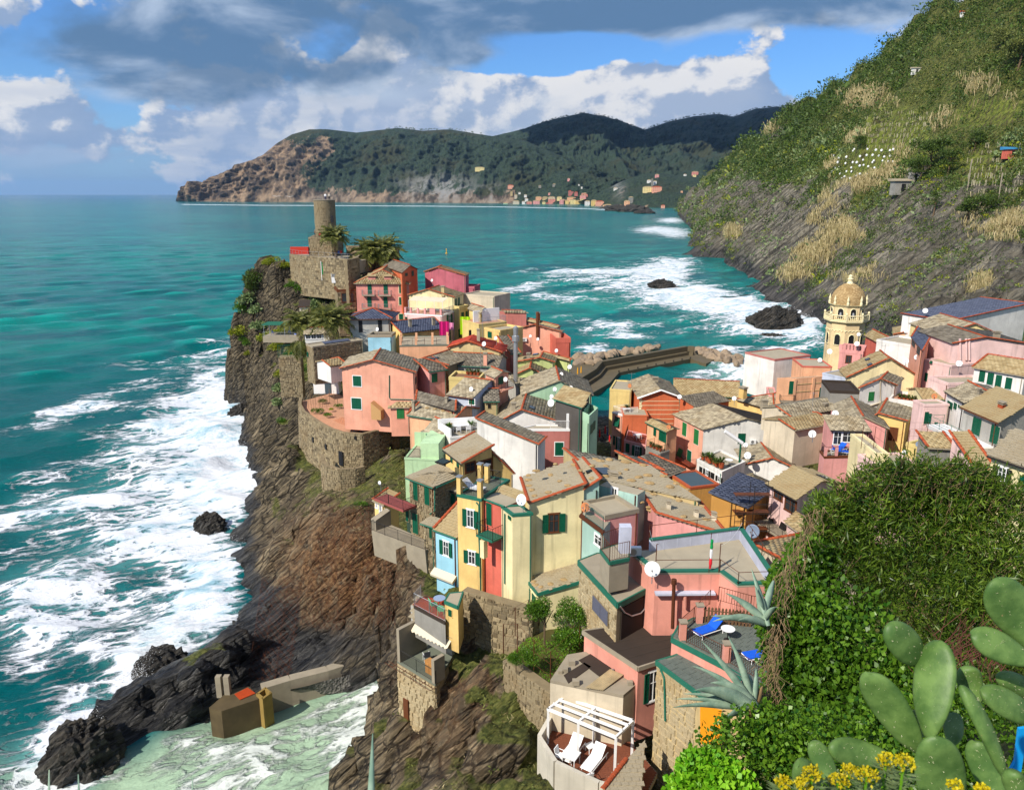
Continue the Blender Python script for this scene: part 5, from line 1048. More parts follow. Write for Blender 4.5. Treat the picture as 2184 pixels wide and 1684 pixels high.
house(6,'tan_big','cream house with large tan slate gable roof below the bell tower',106,(852,892),(1482,898),BL=(790,822),roof='gf',apex=(1214,728),wall='butter',rm='tan',drop=9,red='rv')
house(6,'tower_annex','slate roofed church annexe at the foot of the bell tower',140,(985,640),(1150,690),D=8,roof='gs',pitch=18,wall='tan',rm='slate',drop=9)
house(6,'red_cottage','small brick red cottage with slate gable roof behind the tan roof',126,(1150,596),(1345,600),D=8,roof='gf',apex=(1215,552),wall='red',rm='tan',drop=8,win=[('F',1175,600,1215,620,'s')])
house(6,'cream_top_cottage','cream cottage with dark blue roof behind the red cottage',136,(1262,520),(1412,530),D=8,roof='gf',apex=(1340,505),wall='peach',rm='tan',drop=8)
house(6,'blue_small','small light blue block with white cupboards under the tan roof',107,(845,905),(1066,862),D=4,roof='flat',wall='bluegrey',drop=6,parapet=.1)
house(6,'dark_terrace','grey block with dark felt roof terrace',99,(700,1022),(962,1034),D=6,roof='flat',wall='stonegrey',drop=8,parapet=.3,trim=M_FELT,floor=M_FELT)
house(6,'white_gable_right','tall white gable house with small green shutter and wall painting niche',96,(962,988),(1275,965),BR=(1330,905),roof='gf',apex=(1140,912),wall='white',rm='slate',drop=15,red='rv',win=[('F',1038,1020,1076,1096,'c',None,'l')])
house(6,'white_terrace_right','white block with terracotta planters on its terrace',95.5,(1214,1098),(1500,1136),D=5,roof='flat',wall='white',drop=13,parapet=.35,floor=M_TILEFLOOR)
H=HOUSES['white_gable_right'];pipe(H,'F',6,[(1134,920),(1134,1110),(980,1160)],.09,pcol('beige'))
house(6,'long_low','long low slate roof with red edge in front of the peach house',94,(360,1238),(986,1132),D=5,roof='gs',pitch=16,wall='beige',rm='slate',drop=3,red='v')
house(6,'mossy_low','low mossy slate roof with railing between the long roof and the pink house',90,(392,1350),(712,1292),D=5,roof='gs',pitch=13,wall='beige',rm='tan',drop=5,red='v')
house(6,'yellow_gable_right','yellow gable house with brown shuttered window',90,(1082,1238),(1364,1276),D=8,roof='gf',apex=(1122,1212),wall='yellow',rm='slate',drop=9,red='rv',win=[('F',1216,1322,1284,1452,'c',None,'b')])
house(6,'pink_chimney_house','pink gable house with tall pink chimney and slate roof',87,(798,1308),(1198,1336),D=9,roof='gf',apex=(986,1238),wall='rose',rm='slate',drop=9,red='r')
chimney(HOUSES['pink_chimney_house'],6,948,1300,.7,1.5,pcol('rose'))
house(6,'pink_front','pink house front with large glazed window and green door',83,(716,1352),(1042,1364),D=3.5,roof='sb',pitch=10,wall='rose',rm='slate',drop=6,red='',win=[('F',734,1368,800,1480,'g'),('F',804,1370,900,1460,'g'),('F',922,1380,990,1490,'d')])
house(6,'pink_terrace_low','pink terrace block with railing and blue sun loungers',80,(650,1592),(945,1586),BL=(610,1540),roof='flat',wall='rose',drop=8,parapet=.15,trim=M_BROWN,floor=M_FLAT)
H=HOUSES['pink_terrace_low'];railing(H.root,[H.P(.1,H.D-.2,.15),H.P(.1,.1,.15),H.P(H.W-.1,.1,.15)],1.,M_IRON)
for k in(.03,.35,.97):MB().box(H.P(H.W*k,.12,.6),(.3,.3,1.0),(H.e,H.s,u3)).add('terrace_post',pcol('rose'),H.root)
house(7,'palepink_sloped','pale pink wall with sloping coping and laundry frames',70,(735,700),(1020,872),D=4,roof='flat',wall='palepink',drop=7,parapet=.15)
house(7,'white_stair_wall','cream stepped terrace wall with planter boxes',74,(776,528),(1000,700),D=1.2,roof='flat',wall='butter',drop=4,parapet=.2)
house(7,'yellow_stub','small yellow block with dish behind the bamboo',74,(1155,610),(1255,640),D=5,roof='flat',wall='straw',drop=6,parapet=.3)
house(7,'grey_stub','weathered grey block right of the white chimney',66,(1360,630),(1560,640),D=3,roof='sb',pitch=8,wall='stonegrey',rm='tan',drop=6,red='v')
house(7,'tiled_hut','small pale hut with terracotta and slate roof',58,(1738,770),(1868,768),D=3,roof='sb',pitch=26,wall='palepink',rm='tan',drop=4,near=1,tile=(.34,.3),red='v')
# right hand slope
house(6,'white_blueroof','white house with long dark blue roof at the top right',128,(1738,405),(2420,340),D=9,roof='sr',pitch=5,wall='white',rm='blue',drop=7,red='v')
house(6,'cream_slate_top','cream gable house with grey slate roof below the blue roof',116,(1678,518),(2160,520),D=10,roof='gf',apex=(1962,430),wall='cream',rm='slate',drop=8,red='rv')
house(6,'white_terraces','white stepped terrace block with railings',112,(1500,640),(1690,600),D=7,roof='flat',wall='white',drop=8,parapet=.3)
house(6,'pink_shutter_side','pink house with dark shutters facing the valley',112,(1412,545),(1510,660),BR=(1560,600),roof='sb',pitch=6,wall='salmon',rm='blue',drop=14,red='v',win=[('F',1420,560,1442,640,'c',None,'g'),('F',1466,620,1484,710,'c',None,'g')])
house(6,'rose_step','pale rose block with white eave below the stepped terraces',105,(1520,745),(1760,800),D=7,roof='flat',wall='palepink',drop=14,parapet=.2,win=[('F',1532,850,1548,930),('F',1580,745,1598,775,'h')])
house(6,'palepink_big','large pale pink gable house with twin pipe chimneys',103,(1772,600),(2440,606),D=10,roof='gf',apex=(2055,548),wall='palepink',rm='dark',drop=12,red='rv',win=[('F',2205,750,2225,800,'c')])
H=HOUSES['palepink_big']
for x in(1832,1885,1912):pipe(H,'F',6,[(x,555),(x+2,740)],.16,pcol('palepink'),'flue')
house(6,'white_shutters','white house with four green shuttered windows and tan slate roof',92,(1962,806),(2400,880),D=7,roof='gs',pitch=17,wall='white',rm='tan',drop=8,red='rv',win=[('F',2010,828,2046,936),('F',2082,848,2120,962),('F',2154,868,2190,984),('F',2240,890,2280,1000)])
house(6,'palepink_lowblock','pale pink block with plant balcony below the twin chimneys',95,(1560,900),(1730,960),D=6,roof='flat',wall='palepink',drop=10,parapet=.25)
house(6,'small_tan_roof','small house with mossy tan roof at the alley corner',92,(1520,1082),(1735,1088),D=5,roof='gs',pitch=16,wall='butter',rm='tan',drop=7,red='')
house(6,'slate_gable_low','white house with mossy slate gable roof and green shutters',84,(1722,1022),(1875,1112),BR=(2240,1060),roof='gs',pitch=14,wall='white',rm='slate',drop=8,red='r',win=[('F',1732,1092,1768,1180),('F',1788,1110,1806,1180),('F',1824,1128,1862,1180)])
house(7,'palepink_windows','pale pink house with tall narrow shutters left of the grey terrace house',82,(1312,268),(1530,262),D=2,roof='flat',wall='palepink',drop=10,parapet=.15,win=[('F',1318,320,1336,425),('F',1345,335,1360,445),('F',1400,410,1415,510),('F',1428,430,1445,535),('F',1452,445,1468,550),('F',1488,465,1504,580)])
house(7,'grey_terrace','grey house with tall green shutters and long white edged balcony',76,(1662,282),(1956,405),BR=(2420,300),roof='gs',pitch=15,t=.6,wall='grey',rm='tan',drop=8,ov=.3,near=1,tile=(.4,.32),red='',win=[('F',1748,362,1796,536,'d'),('F',1908,428,1954,612,'d'),('R',2050,500,2140,600)])
H=HOUSES['grey_terrace'];o,u,n,ua,ub,za,zb=face_rect(H,'F',7,1560,470,1958,640);zz=hit(px(7,1955,640),o,n).z
m=MB();q=lambda a,k,z:Vector((*(o+u*a+n*k).xy,z));a0=-2.6
m.hexa([q(a0,.02,zz-.45),q(H.W,.02,zz-.45),q(H.W,1.9,zz-.45),q(a0,1.9,zz-.45)],[q(a0,.02,zz),q(H.W,.02,zz),q(H.W,2.0,zz),q(a0,2.0,zz)]);b=m.add('balcony',M_WHITE,H.root);railing(b,[q(a0,.2,zz),q(a0,1.9,zz),q(H.W,1.9,zz)],1.0,M_GTRIM,None,rails=4)
house(7,'peach_under','peach house front below the long white balcony',73.8,(1480,560),(1900,720),D=3,roof='flat',wall='peach',drop=7,parapet=.1,win=[('F',1815,680,1870,745,'c')])
house(7,'cream_right_edge','cream house with mossy slate roof at the right edge behind the bush',42,(1904,706),(2330,846),BL=(2105,580),roof='sb',pitch=9,wall='butter',rm='slate',drop=6,ov=.2,near=1,tile=(.36,.3),red='',win=[('F',1930,780,2062,950,'o','w','g'),('F',2155,868,2215,1005,'c')])
# castle, bell tower, bastion
def curved_stones(parent,rad,z0,z1,a0,a1,sz,base,n_parts=0,seed=1,proud=(.02,.08)):
 """stones laid round a cylinder wall; base = centre"""
 r=random.Random(seed);S=[];z=z0
 while z<z1:
  dz=r.uniform(.6,1.3)*sz*.55;a=a0+r.random()*sz/rad
  while a<a1:
   da=r.uniform(.5,1.7)*sz/rad;S.append((a,min(a1,a+da),z,min(z1,z+dz),r.uniform(*proud)));a+=da
  z+=dz
 m=MB();k=0
 S.sort(key=lambda q:math.cos(q[0]+math.pi/2))
 for(b0,b1,y0,y1,pr)in S:
  g=.02;pt=lambda a,z_,rr:(base.x+rr*math.cos(a),base.y+rr*math.sin(a),z_)
  j=lambda:r.uniform(-.025,.025);g2=g/rad
  q=[pt(b0+g2,y0+g+j(),rad-.02),pt(b1-g2,y0+g+j(),rad-.02),pt(b1-g2,y1-g+j(),rad-.02),pt(b0+g2,y1-g+j(),rad-.02)];c_=sum((Vector(p)for p in q),Vector())/4
  am=(b0+b1)/2;t=[Vector(p).lerp(c_,.14)+Vector((math.cos(am),math.sin(am),0))*(pr+.03)for p in q]
  if k<n_parts:mm=MB();mm.hexa(q,t);mm.add('stone',M_STONE,parent)
  else:m.hexa(q,t)
  k+=1
 if m.v:m.add('stones',M_STONE,parent,'stuff')
def castle():
 Y=178;b=at_y((696,503),Y);r=21.5*Y/FPX*1.0;ztop=at_y((696,428),Y).z
 T=thing('round_tower','round rubble stone castle tower above the village','tower',b-Vector((0,0,1.5)))
 m=MB();m.lathe(b,[(r+.06,-2.0),(r,0),(r,ztop-b.z)],40);w=m.add('wall',M_MORTAR,T,smooth=False)
 curved_stones(w,r+.01,b.z-1.5,ztop-.1,math.pi,2*math.pi,.62,b,300,5)
 m=MB();m.lathe(b,[(r+.02,ztop-b.z-.02),(r+.16,ztop-b.z+.05),(r+.16,ztop-b.z+.2),(r-.5,ztop-b.z+.2),(r-.5,ztop-b.z-.3)],40);m.add('coping',M_CONC,T)
 o=at_y(px(1,1157,385),Y-r*.7);MB().box(o+Vector((0,-.28,0)),(.5,.35,1.5)).add('window',M_DARK,T)
 L=Y-6
 def blk(name,label,cat,pts,zt,zb,n_parts=0,sz=.6,seed=2):
  """pts: px of the wall's top line left to right with distance, wall of real thickness"""
  P3=[at_z(p,zt)for p in pts];root=thing(name,label,cat,Vector((P3[0].x,P3[0].y,zb)));m=MB()
  for A,B in zip(P3[:-1],P3[1:]):
   d=(B-A).normalized();n=Vector((d.y,-d.x,0));k=-n*.6
   lo=lambda p:Vector((p.x,p.y,zb));m.hexa([lo(A),lo(B),lo(B+k),lo(A+k)],[A,B,B+k,A+k])
  w_=m.add('wall',M_MORTAR,root)
  for i,(A,B)in enumerate(zip(P3[:-1],P3[1:])):
   lo=lambda p:Vector((p.x,p.y,zb));q=[lo(A),lo(B),B,A];d=(B-A).normalized();n=Vector((d.y,-d.x,0));stones_on([p+n*.012 for p in q],w_,sz,n_parts//max(1,len(P3)-1),seed=seed+i)
  return root,P3
 zk=at_y(px(1,945,545),172).z
 kp=[at_y(px(1,945,545),172),at_y(px(1,1150,548),171),at_y(px(1,1250,580),178),at_y(px(1,1000,545),184)]
 K=thing('castle_keep','square stone base of the round castle tower','castle',kp[0]-Vector((0,0,5)));m=MB();zb=at_y(px(1,945,690),172).z-1
 m.hexa([Vector((p.x,p.y,zb))for p in kp],[Vector((p.x,p.y,zk))for p in kp]);w=m.add('wall',M_MORTAR,K)
 for A,B in((kp[0],kp[1]),(kp[1],kp[2])):
  q=[Vector((A.x,A.y,zb)),Vector((B.x,B.y,zb)),Vector((B.x,B.y,zk)),Vector((A.x,A.y,zk))];d=(B-A).normalized();n=Vector((d.y,-d.x,0));stones_on([p+n*.012 for p in q],w,.6,60,seed=11)
 railing(K,[Vector((kp[0].x,kp[0].y,zk)),Vector((kp[0].x+2.5,kp[0].y,zk))],1.)
 z1=at_y(px(1,870,700),168).z
 C1,P_=blk('castle_wall','stone retaining wall of the castle terrace','wall',[px(1,780,690),px(1,890,706),px(1,1290,735)],z1,z1-8.5,150,.7,21)
 C2,Q_=blk('castle_bastion','square stone bastion below the palms','wall',[px(1,1285,738),px(1,1390,720),px(1,1330,690)],z1+.2,z1-8.5,100,.7,31)
 te=MB();te.hexa([Vector((p.x,p.y,z1-1.2))for p in(P_[0],P_[1],P_[2],Q_[1])]+[],[Vector((p.x,p.y,z1-.35))for p in(P_[0],P_[1],P_[2],Q_[1])]);te.add('terrace_floor',M_CONC,C1)
 bk=[Vector((P_[0].x,P_[0].y,0)),Vector((Q_[1].x,Q_[1].y,0)),Vector((Q_[1].x+4,Q_[1].y+18,0)),Vector((P_[0].x-2,P_[0].y+16,0))]
 m=MB();m.hexa([p+Vector((0,0,z1-3))for p in bk],[p+Vector((0,0,z1-.5))for p in bk]);o=m.add('castle_terrace',M_CONC,kind='structure')
 railing(C1,[p+Vector((0,.2,0))for p in P_],1.,M_GALV,None,rails=3)
 zr=at_y(px(1,1500,615),176).z
 C3,R_=blk('castle_rear_wall','low stone parapet wall behind the palms at the castle','wall',[px(1,1275,618),px(1,1500,618),px(1,1725,628)],zr,zr-4,0,.6,41);railing(C3,R_,1.,M_IRON,None,rails=3)
 N_,_n=blk('orange_net','bright orange safety netting along the castle terrace edge','safety net',[px(1,786,628),px(1,944,628)],z1+1.5,z1-.1,0,9)
 for ch in list(N_.children):
  for g in list(ch.children):bpy.data.objects.remove(g)
  ch.name='netting';ch.data.materials.clear();ch.data.materials.append(plain('orange_netting',lin(214,62,44,.7),.8,0,.5,9.))
 fb=at_y(px(1,1066,920),162);f=thing('flagpole','white flagpole with a green white red flag below the castle','flagpole',fb);ht=at_y(px(1,1066,752),162).z-fb.z
 MB().tube([fb,fb+Vector((0,0,ht))],.07,6).add('pole',M_WHITE,f)
 for k,col in enumerate(((.0,.25,.06),(.75,.75,.75),(.6,.02,.03))):
  m=MB();W_=1.6
  for i in range(3):
   xs=[k*W_+i*W_/3,k*W_+(i+1)*W_/3];q=[fb+Vector((x+.08,math.sin(x*1.6)*.25,ht-.1-2.6-x*.12))for x in xs]
   m.hexa([q[0],q[1],q[1]+Vector((0,.03,0)),q[0]+Vector((0,.03,0))],[p+Vector((0,0,2.5))for p in(q[0],q[1],q[1]+Vector((0,.03,0)),q[0]+Vector((0,.03,0)))])
  m.add('flag_band',plain('flag_%d'%k,col,.8),f)
 return z1,zk,ztop,b,r
CZ1,CZK,CTOP,TB,TR=castle()
def bell_tower():
 Y=155;c0=at_y(px(6,838,640),Y+4);k=Y/FPX;r=37.5*k;cx=at_y(px(6,838,400),Y+4).x;cy=Y+4
 z=lambda y:at_y(px(6,838,y),Y+1).z
 T=thing('bell_tower','octagonal yellow church bell tower with a fish scale dome','bell tower',Vector((cx,cy,z(640)-8)));yel=plaster('plaster_tower',lin(246,218,168,.78),.2);rot=R(22.5)
 def octa(m,r0,z0,r1,z1):
  i=len(m.v)
  for rr,zz in((r0,z0),(r1,z1)):
   for j in range(8):t=rot+j*math.pi/4;m.v.append((cx+rr*math.cos(t),cy+rr*math.sin(t),zz))
  m.f.append(tuple(i+j for j in reversed(range(8))));m.f.append(tuple(i+8+j for j in range(8)))
  for j in range(8):m.f.append((i+j,i+(j+1)%8,i+8+(j+1)%8,i+8+j))
 rl,ru=r*1.04,r*.93
 m=MB();octa(m,rl,z(640)-8,rl,z(425));m.add('shaft',yel,T)
 m=MB();octa(m,ru,z(402),ru,z(272));m.add('belfry',yel,T)
 m=MB();octa(m,rl*1.05,z(428),rl*1.16,z(412));octa(m,rl*1.18,z(411.5),rl*1.18,z(403));octa(m,ru*1.05,z(280),ru*1.14,z(268));octa(m,ru*1.0,z(290),ru*1.05,z(281));m.add('cornice',M_CREAMT,T)
 dm=MB();zb,zt=z(266),z(84);H_=zt-zb;prof=[(ru*.96,0),(ru*.985,H_*.18),(ru*.95,H_*.38),(ru*.83,H_*.58),(ru*.62,H_*.78),(ru*.36,H_*.92),(ru*.14,H_*.99),(.05,H_)]
 dm.lathe((cx,cy,zb),prof,32);d_=dm.add('dome',plain('dome_plaster',lin(196,156,96,.7),.9),T)
 V,F=[],[];pr=np.array(prof);zz=np.linspace(0,H_*.96,24)
 for i,q in enumerate(zz):
  rr=np.interp(q,pr[:,1],pr[:,0]);r2=np.interp(q+H_/22,pr[:,1],pr[:,0]);n=max(10,int(2*math.pi*rr/.55))
  for j in range(n):
   t=2*math.pi*(j+.5*(i%2))/n;w=math.pi/n*.96;z0,z1_=zb+q,zb+q+H_/22
   b=len(V);P_=lambda a,R_,zq:V.append((cx+R_*math.cos(a),cy+R_*math.sin(a),zq))
   P_(t-w,rr+.05,z0+.09);P_(t,rr+.09,z0-.03);P_(t+w,rr+.05,z0+.09);P_(t+w,r2+.015,z1_);P_(t-w,r2+.015,z1_);F.append((b,b+1,b+2,b+3,b+4))
   P_(t-w,rr-.02,z0+.09);P_(t,rr,z0-.03);P_(t+w,rr-.02,z0+.09);F.append((b+5,b+6,b+1,b));F.append((b+6,b+7,b+2,b+1))
 add('scales',mesh_np(np.array(V),F),island_mat('dome_scale',lin(176,144,96,.75),lin(218,188,136,.75),bs=6),d_,'stuff')
 m=MB();m.lathe((cx,cy,zt-.25),[(.8,0),(.6,.3),(.45,.6),(.5,.9),(.6,1.1),(.35,1.3),(.4,1.7),(.15,1.95)],12);m.add('lantern_finial',M_CREAMT,T)
 for j in range(8):
  t=rot+j*math.pi/4;c_=Vector((cx+ru*1.06*math.cos(t),cy+ru*1.06*math.sin(t),z(268)));m=MB();m.lathe(c_,[(.24,0),(.3,.3),(.2,.7),(.26,1.1),(.12,1.6),(.03,2.0)],8);m.add('pinnacle',M_CREAMT,T)
  c2=Vector((cx+rl*1.14*math.cos(t),cy+rl*1.14*math.sin(t),z(403)));m=MB();m.box(c2+Vector((0,0,.6)),(.32,.32,1.2));m.lathe(c2+Vector((0,0,1.2)),[(.1,0),(.24,.2),(.2,.45),(.03,.6)],8);m.add('baluster_post',M_CREAMT,T)
  t2=t+math.pi/4;A=Vector((cx+rl*1.14*math.cos(t),cy+rl*1.14*math.sin(t),z(403)));B=Vector((cx+rl*1.14*math.cos(t2),cy+rl*1.14*math.sin(t2),z(403)));m=MB()
  m.tube([A+Vector((0,0,1.1)),B+Vector((0,0,1.1))],.1,4);m.tube([A+Vector((0,0,.12)),B+Vector((0,0,.12))],.1,4)
  for q in range(1,8):p=A.lerp(B,q/8);m.lathe(p+Vector((0,0,.15)),[(.05,0),(.1,.3),(.04,.65),(.07,.9)],6)
  m.add('balustrade',M_CREAMT,T)
  a=t+math.pi/8;nn=Vector((math.cos(a),math.sin(a),0));tt=Vector((-math.sin(a),math.cos(a),0))
  if nn.y<.35:
   for(rr,zb_,zt_,w)in((ru*math.cos(math.pi/8),z(385),z(322),.62),(rl*math.cos(math.pi/8),z(615),z(545),.62)):
    cen=Vector((cx,cy,0))+nn*(rr+.02);arch=[(-w,zb_),(w,zb_),(w,zt_)]+[(w*math.cos(q),zt_+w*math.sin(q))for q in np.linspace(.3,2.84,6)]+[(-w,zt_)]
    m=MB();f0=[cen+tt*x+Vector((0,0,y))for x,y in arch];f1=[p+nn*.03 for p in f0];m.hexa(f0,f1);o_=m.add('bell_opening' if zb_>z(500)else 'window',M_DARK,T)
    m=MB();m.tube([p+nn*.05 for p in f1]+[f1[0]+nn*.05],.1,4);m.add('arch_trim',M_CREAMT,o_)
    if zb_>z(500):m=MB();m.lathe(cen+nn*.06+Vector((0,0,(zb_+zt_)/2-.3)),[(.36,0),(.28,.25),(.2,.7),(.06,.85)],8);m.add('bell',M_GALV,o_)
   m=MB();w=rl*math.sin(math.pi/8)
   for q in range(4):
    x=-w*.78+w*1.56*q/3;m.tube([Vector((cx,cy,z(500)))+nn*(rl*math.cos(math.pi/8)+.06)+tt*(x+w*.26*math.cos(b_))+Vector((0,0,w*.26*math.sin(b_)))for b_ in np.linspace(0,math.pi,6)],.08,4)
   m.add('blind_arcade',M_CREAMT,T)
bell_tower()
# the round stone bastion under the salmon house
def bastion():
 S=HOUSES['salmon_big'];zt=S.ze-8.4
 top=[at_z(px(3,*p),zt)for p in((218,190),(205,250),(235,310),(320,370),(420,430),(500,470),(600,500),(760,512),(900,478),(1075,402))]
 B=thing('stone_bastion','curved rubble stone bastion wall carrying the salmon house terrace','bastion',Vector((top[4].x,top[4].y,zt-7)));m=MB();ob=lambda p,k:Vector((p.x*(1+0)-.0,p.y-k,0));cen=sum(top,Vector())/len(top)+Vector((3,8,0))
 def off(p,z):d=(p-cen);d.z=0;d.normalize();q=p+d*(zt-z)*.05;return Vector((q.x,q.y,z))
 zb=zt-7.5
 for A,C in zip(top[:-1],top[1:]):
  m.poly([off(A,zb),off(C,zb),C,A]);i=.45;dA,dC=(cen-A),(cen-C);dA.z=dC.z=0;dA.normalize();dC.normalize();A2,C2=A+dA*i,C+dC*i
  m.hexa([A-Vector((0,0,.9)),C-Vector((0,0,.9)),C2-Vector((0,0,.9)),A2-Vector((0,0,.9))],[A,C,C2,A2])
 w=m.add('wall',M_MORTAR,B)
 for k,(A,C)in enumerate(zip(top[:-1],top[1:])):
  d=(C-A).normalized();n=Vector((d.y,-d.x,0));stones_on([p+n*.012 for p in(off(A,zb),off(C,zb),C,A)],w,.48,34,seed=50+k)
 fl=MB();fl.poly([p-Vector((0,0,.8))for p in top]+[top[-1]+Vector((-2,6,-.8)),top[0]+Vector((4,6,-.8))]);f=fl.add('terrace_floor',M_TILEFLOOR,B)
 pav=[at_z(px(3,*p),zt-.78)for p in((500,392),(700,478),(840,470),(1010,400),(960,372),(560,372))];n,e,s=poly_axes(pav)
 o_,n,e,s,cu,cv,w2,h2=slate_sites(pav,.62,.62);pm=[island_mat('terracotta_paver',lin(186,118,84,.75),lin(226,164,126,.75),bs=5)];me=MB().box((0,0,0),(.57,.57,.05)).mesh();me.materials.append(pm[0]);l=root_loc(f)
 for i in range(min(300,len(cu))):
  q=bpy.data.objects.new('paver',me);COL.objects.link(q);q.parent=f;q.location=o_+e*float(cu[i])+s*float(cv[i])-l+Vector((0,0,random.uniform(0,.015)));q.rotation_euler.z=math.atan2(e.y,e.x)
 def hole(x0,y0,x1,y1,name):
  A=hit(px(3,(x0+x1)/2,(y0+y1)/2),top[5],Vector((.2,-1,.05)).normalized());
  best=None
  for P_,Q_ in zip(top[:-1],top[1:]):
   d=(Q_-P_).normalized();n=Vector((d.y,-d.x,0));h=hit(px(3,(x0+x1)/2,y1),P_,n);t=(h-P_).dot(d)/(Q_-P_).length
   if 0<=t<=1 and n.dot(ray(px(3,x0,y1)))<0:best=(h,d,n,P_)
  if best is None:return
  h,d,n,P_=best;a,b=hit(px(3,x0,y0),P_,n),hit(px(3,x1,y1),P_,n);c_=(a+b)/2;k=(zt-c_.z)*.05+.14
  MB().box(c_+n*k,(abs((b-a).dot(d)),.12,a.z-b.z),(d,n,u3)).add(name,M_DARK,B)
 for r_ in((572,655,615,790,'door'),(452,595,468,648,'slit'),(342,535,356,588,'slit'),(700,528,714,560,'slit'),(990,605,1010,660,'window')):hole(*r_)
 ch=at_z(px(3,778,480),zt-.6);c_=MB();c_.box(ch+Vector((0,0,.5)),(.6,.5,1.2));
 for i in range(4):c_.box(ch+Vector((0,0,1.2+.16*i)),(.78,.66,.08))
 c_.box(ch+Vector((0,0,1.4)),(.45,.4,.6));c_.add('chimney',M_CONC,B)
 ap=[at_y(px(3,*p),y)for p,y in(((395,690),98),((395,740),96.5),((450,790),95.5),((560,815),95.5),((700,812),96),((785,790),97.5))];z2=sum(p.z for p in ap)/len(ap);ap=[at_z(px(3,*p),z2)for p in((395,690),(398,745),(450,795),(560,822),(700,815),(785,795))]
 A_=thing('apron_wall','low curved stone apron wall at the foot of the bastion','wall',Vector((ap[2].x,ap[2].y,z2-4)));m=MB()
 for P_,Q_ in zip(ap[:-1],ap[1:]):
  d=(Q_-P_).normalized();n=Vector((d.y,-d.x,0));lo=Vector((0,0,-4.5));m.hexa([P_+lo,Q_+lo,Q_-n*.5+lo,P_-n*.5+lo],[P_,Q_,Q_-n*.5,P_-n*.5])
 w=m.add('wall',M_MORTAR,A_)
 for k,(P_,Q_)in enumerate(zip(ap[:-1],ap[1:])):
  d=(Q_-P_).normalized();n=Vector((d.y,-d.x,0));lo=Vector((0,0,-4));stones_on([P_+lo+n*.012,Q_+lo+n*.012,Q_+n*.012,P_+n*.012],w,.45,30,seed=80+k)
 return zt,top
BZ,BTOP=bastion()
# the nearest houses: coral roof terrace, grey slab house, brown roof, deck
def quadhouse(key,label,c,pts,z,wall,drop,roof_mat,name='house',edge=None,edge_mat=None,dz=None,slab=.16,parts=None):
 """flat topped building from its traced roof outline (px list, counter-clockwise from above), z of the roof"""
 H=House();H.key=key;H.label=label;P=[at_z(px(c,*p),z+(dz[i]if dz else 0))for i,p in enumerate(pts)];cen=sum(P,Vector())/len(P)
 H.root=thing(name,label,name if name!='house' else 'house',Vector((cen.x,cen.y,z-drop)));H.pts=P;H.ze=z;H.polys=[P];H.e=(P[1]-P[0]).normalized();H.s=Vector((-H.e.y,H.e.x,0))
 m=MB();n=len(P)
 for i in range(n):
  A,B=P[i],P[(i+1)%n];m.poly([Vector((A.x,A.y,z-drop)),Vector((B.x,B.y,z-drop)),B-u3*.02,A-u3*.02])
 m.add('wall',pcol(wall)if isinstance(wall,str)else wall,H.root)
 ex=[p+(p-cen)*(0.0)+((p-cen).normalized()*(edge or 0))for p in P]
 for p,q in zip(ex,P):p.z=q.z
 q=MB();q.hexa([p-u3*.01 for p in ex],[p+u3*slab for p in ex]);H.roof=q.add('roof',roof_mat,H.root)
 if edge_mat:
  m=MB()
  for i in range(n):
   A,B=ex[i],ex[(i+1)%n];d=(B-A).normalized();nn=Vector((d.y,-d.x,0));m.hexa([A-u3*.12-nn*.05,A-u3*.12+nn*.06,B-u3*.12+nn*.06,B-u3*.12-nn*.05][::-1],[A+u3*(slab+.03)-nn*.05,A+u3*(slab+.03)+nn*.06,B+u3*(slab+.03)+nn*.06,B+u3*(slab+.03)-nn*.05][::-1])
  m.add('roof_edge',edge_mat,H.root)
 H.faces={}
 for i in range(n):
  A,B=P[i],P[(i+1)%n];d=(B-A).normalized();d.z=0;H.faces['FRBL123456'[i]]=(A,d,Vector((d.y,-d.x,0)))
 H.W=(P[1]-P[0]).length;HOUSES[key]=H;H.drop=drop;H.win=[];H.zf=lambda u,v:0.;return H
def face_stones(H,f,sz=.35,n_parts=0,zlo=None,seed=1,mat=None):
 i='FRBL123456'.index(f);A,B=H.pts[i],H.pts[(i+1)%len(H.pts)];n=H.faces[f][2];lo=H.ze-(zlo or H.drop);wl=[x for x in H.root.children if x.name.startswith('wall')][0]
 stones_on([Vector((A.x,A.y,lo))+n*.012,Vector((B.x,B.y,lo))+n*.012,B-u3*.05+n*.012,A-u3*.05+n*.012],wl,sz,n_parts,mat,seed=seed)
def parapet(H,segs,h,t,mat,name='parapet',z0=0.16,posts=0,cap=None):
 for(A,B)in segs:
  d=(B-A).normalized();n=Vector((d.y,-d.x,0));k=-n*t;m=MB();m.hexa([A+u3*z0,B+u3*z0,B+k+u3*z0,A+k+u3*z0],[A+u3*(z0+h),B+u3*(z0+h),B+k+u3*(z0+h),A+k+u3*(z0+h)]);m.add(name,mat,H.root)
  if cap:m=MB();a=.05;m.hexa([A+n*a+u3*(z0+h+.002),B+n*a+u3*(z0+h+.002),B+k-n*a+u3*(z0+h+.002),A+k-n*a+u3*(z0+h+.002)],[A+n*a+u3*(z0+h+.09),B+n*a+u3*(z0+h+.09),B+k-n*a+u3*(z0+h+.09),A+k-n*a+u3*(z0+h+.09)]);m.add('coping',cap,H.root)
LS=quadhouse('stone_edge','low cream house with grey slate roof edged by a row of round stones',4,[(556,1418),(772,1692),(1172,1575),(1168,1395),(1030,1255)],20.2,'butter',7,M_SLATE,edge=.1,edge_mat=M_GTRIM,dz=[0,0,.7,.8,.7],slab=.12)
lay_slates(LS,LS.roof,[[p+u3*.02 for p in LS.pts]],M_SLATE,1,.36,.26,.12);edge_tiles(LS.roof,LS.pts[4]+u3*.2,LS.pts[3]+u3*.2,1)
for k,xx in enumerate((1395,1438,1475,1512)):pass
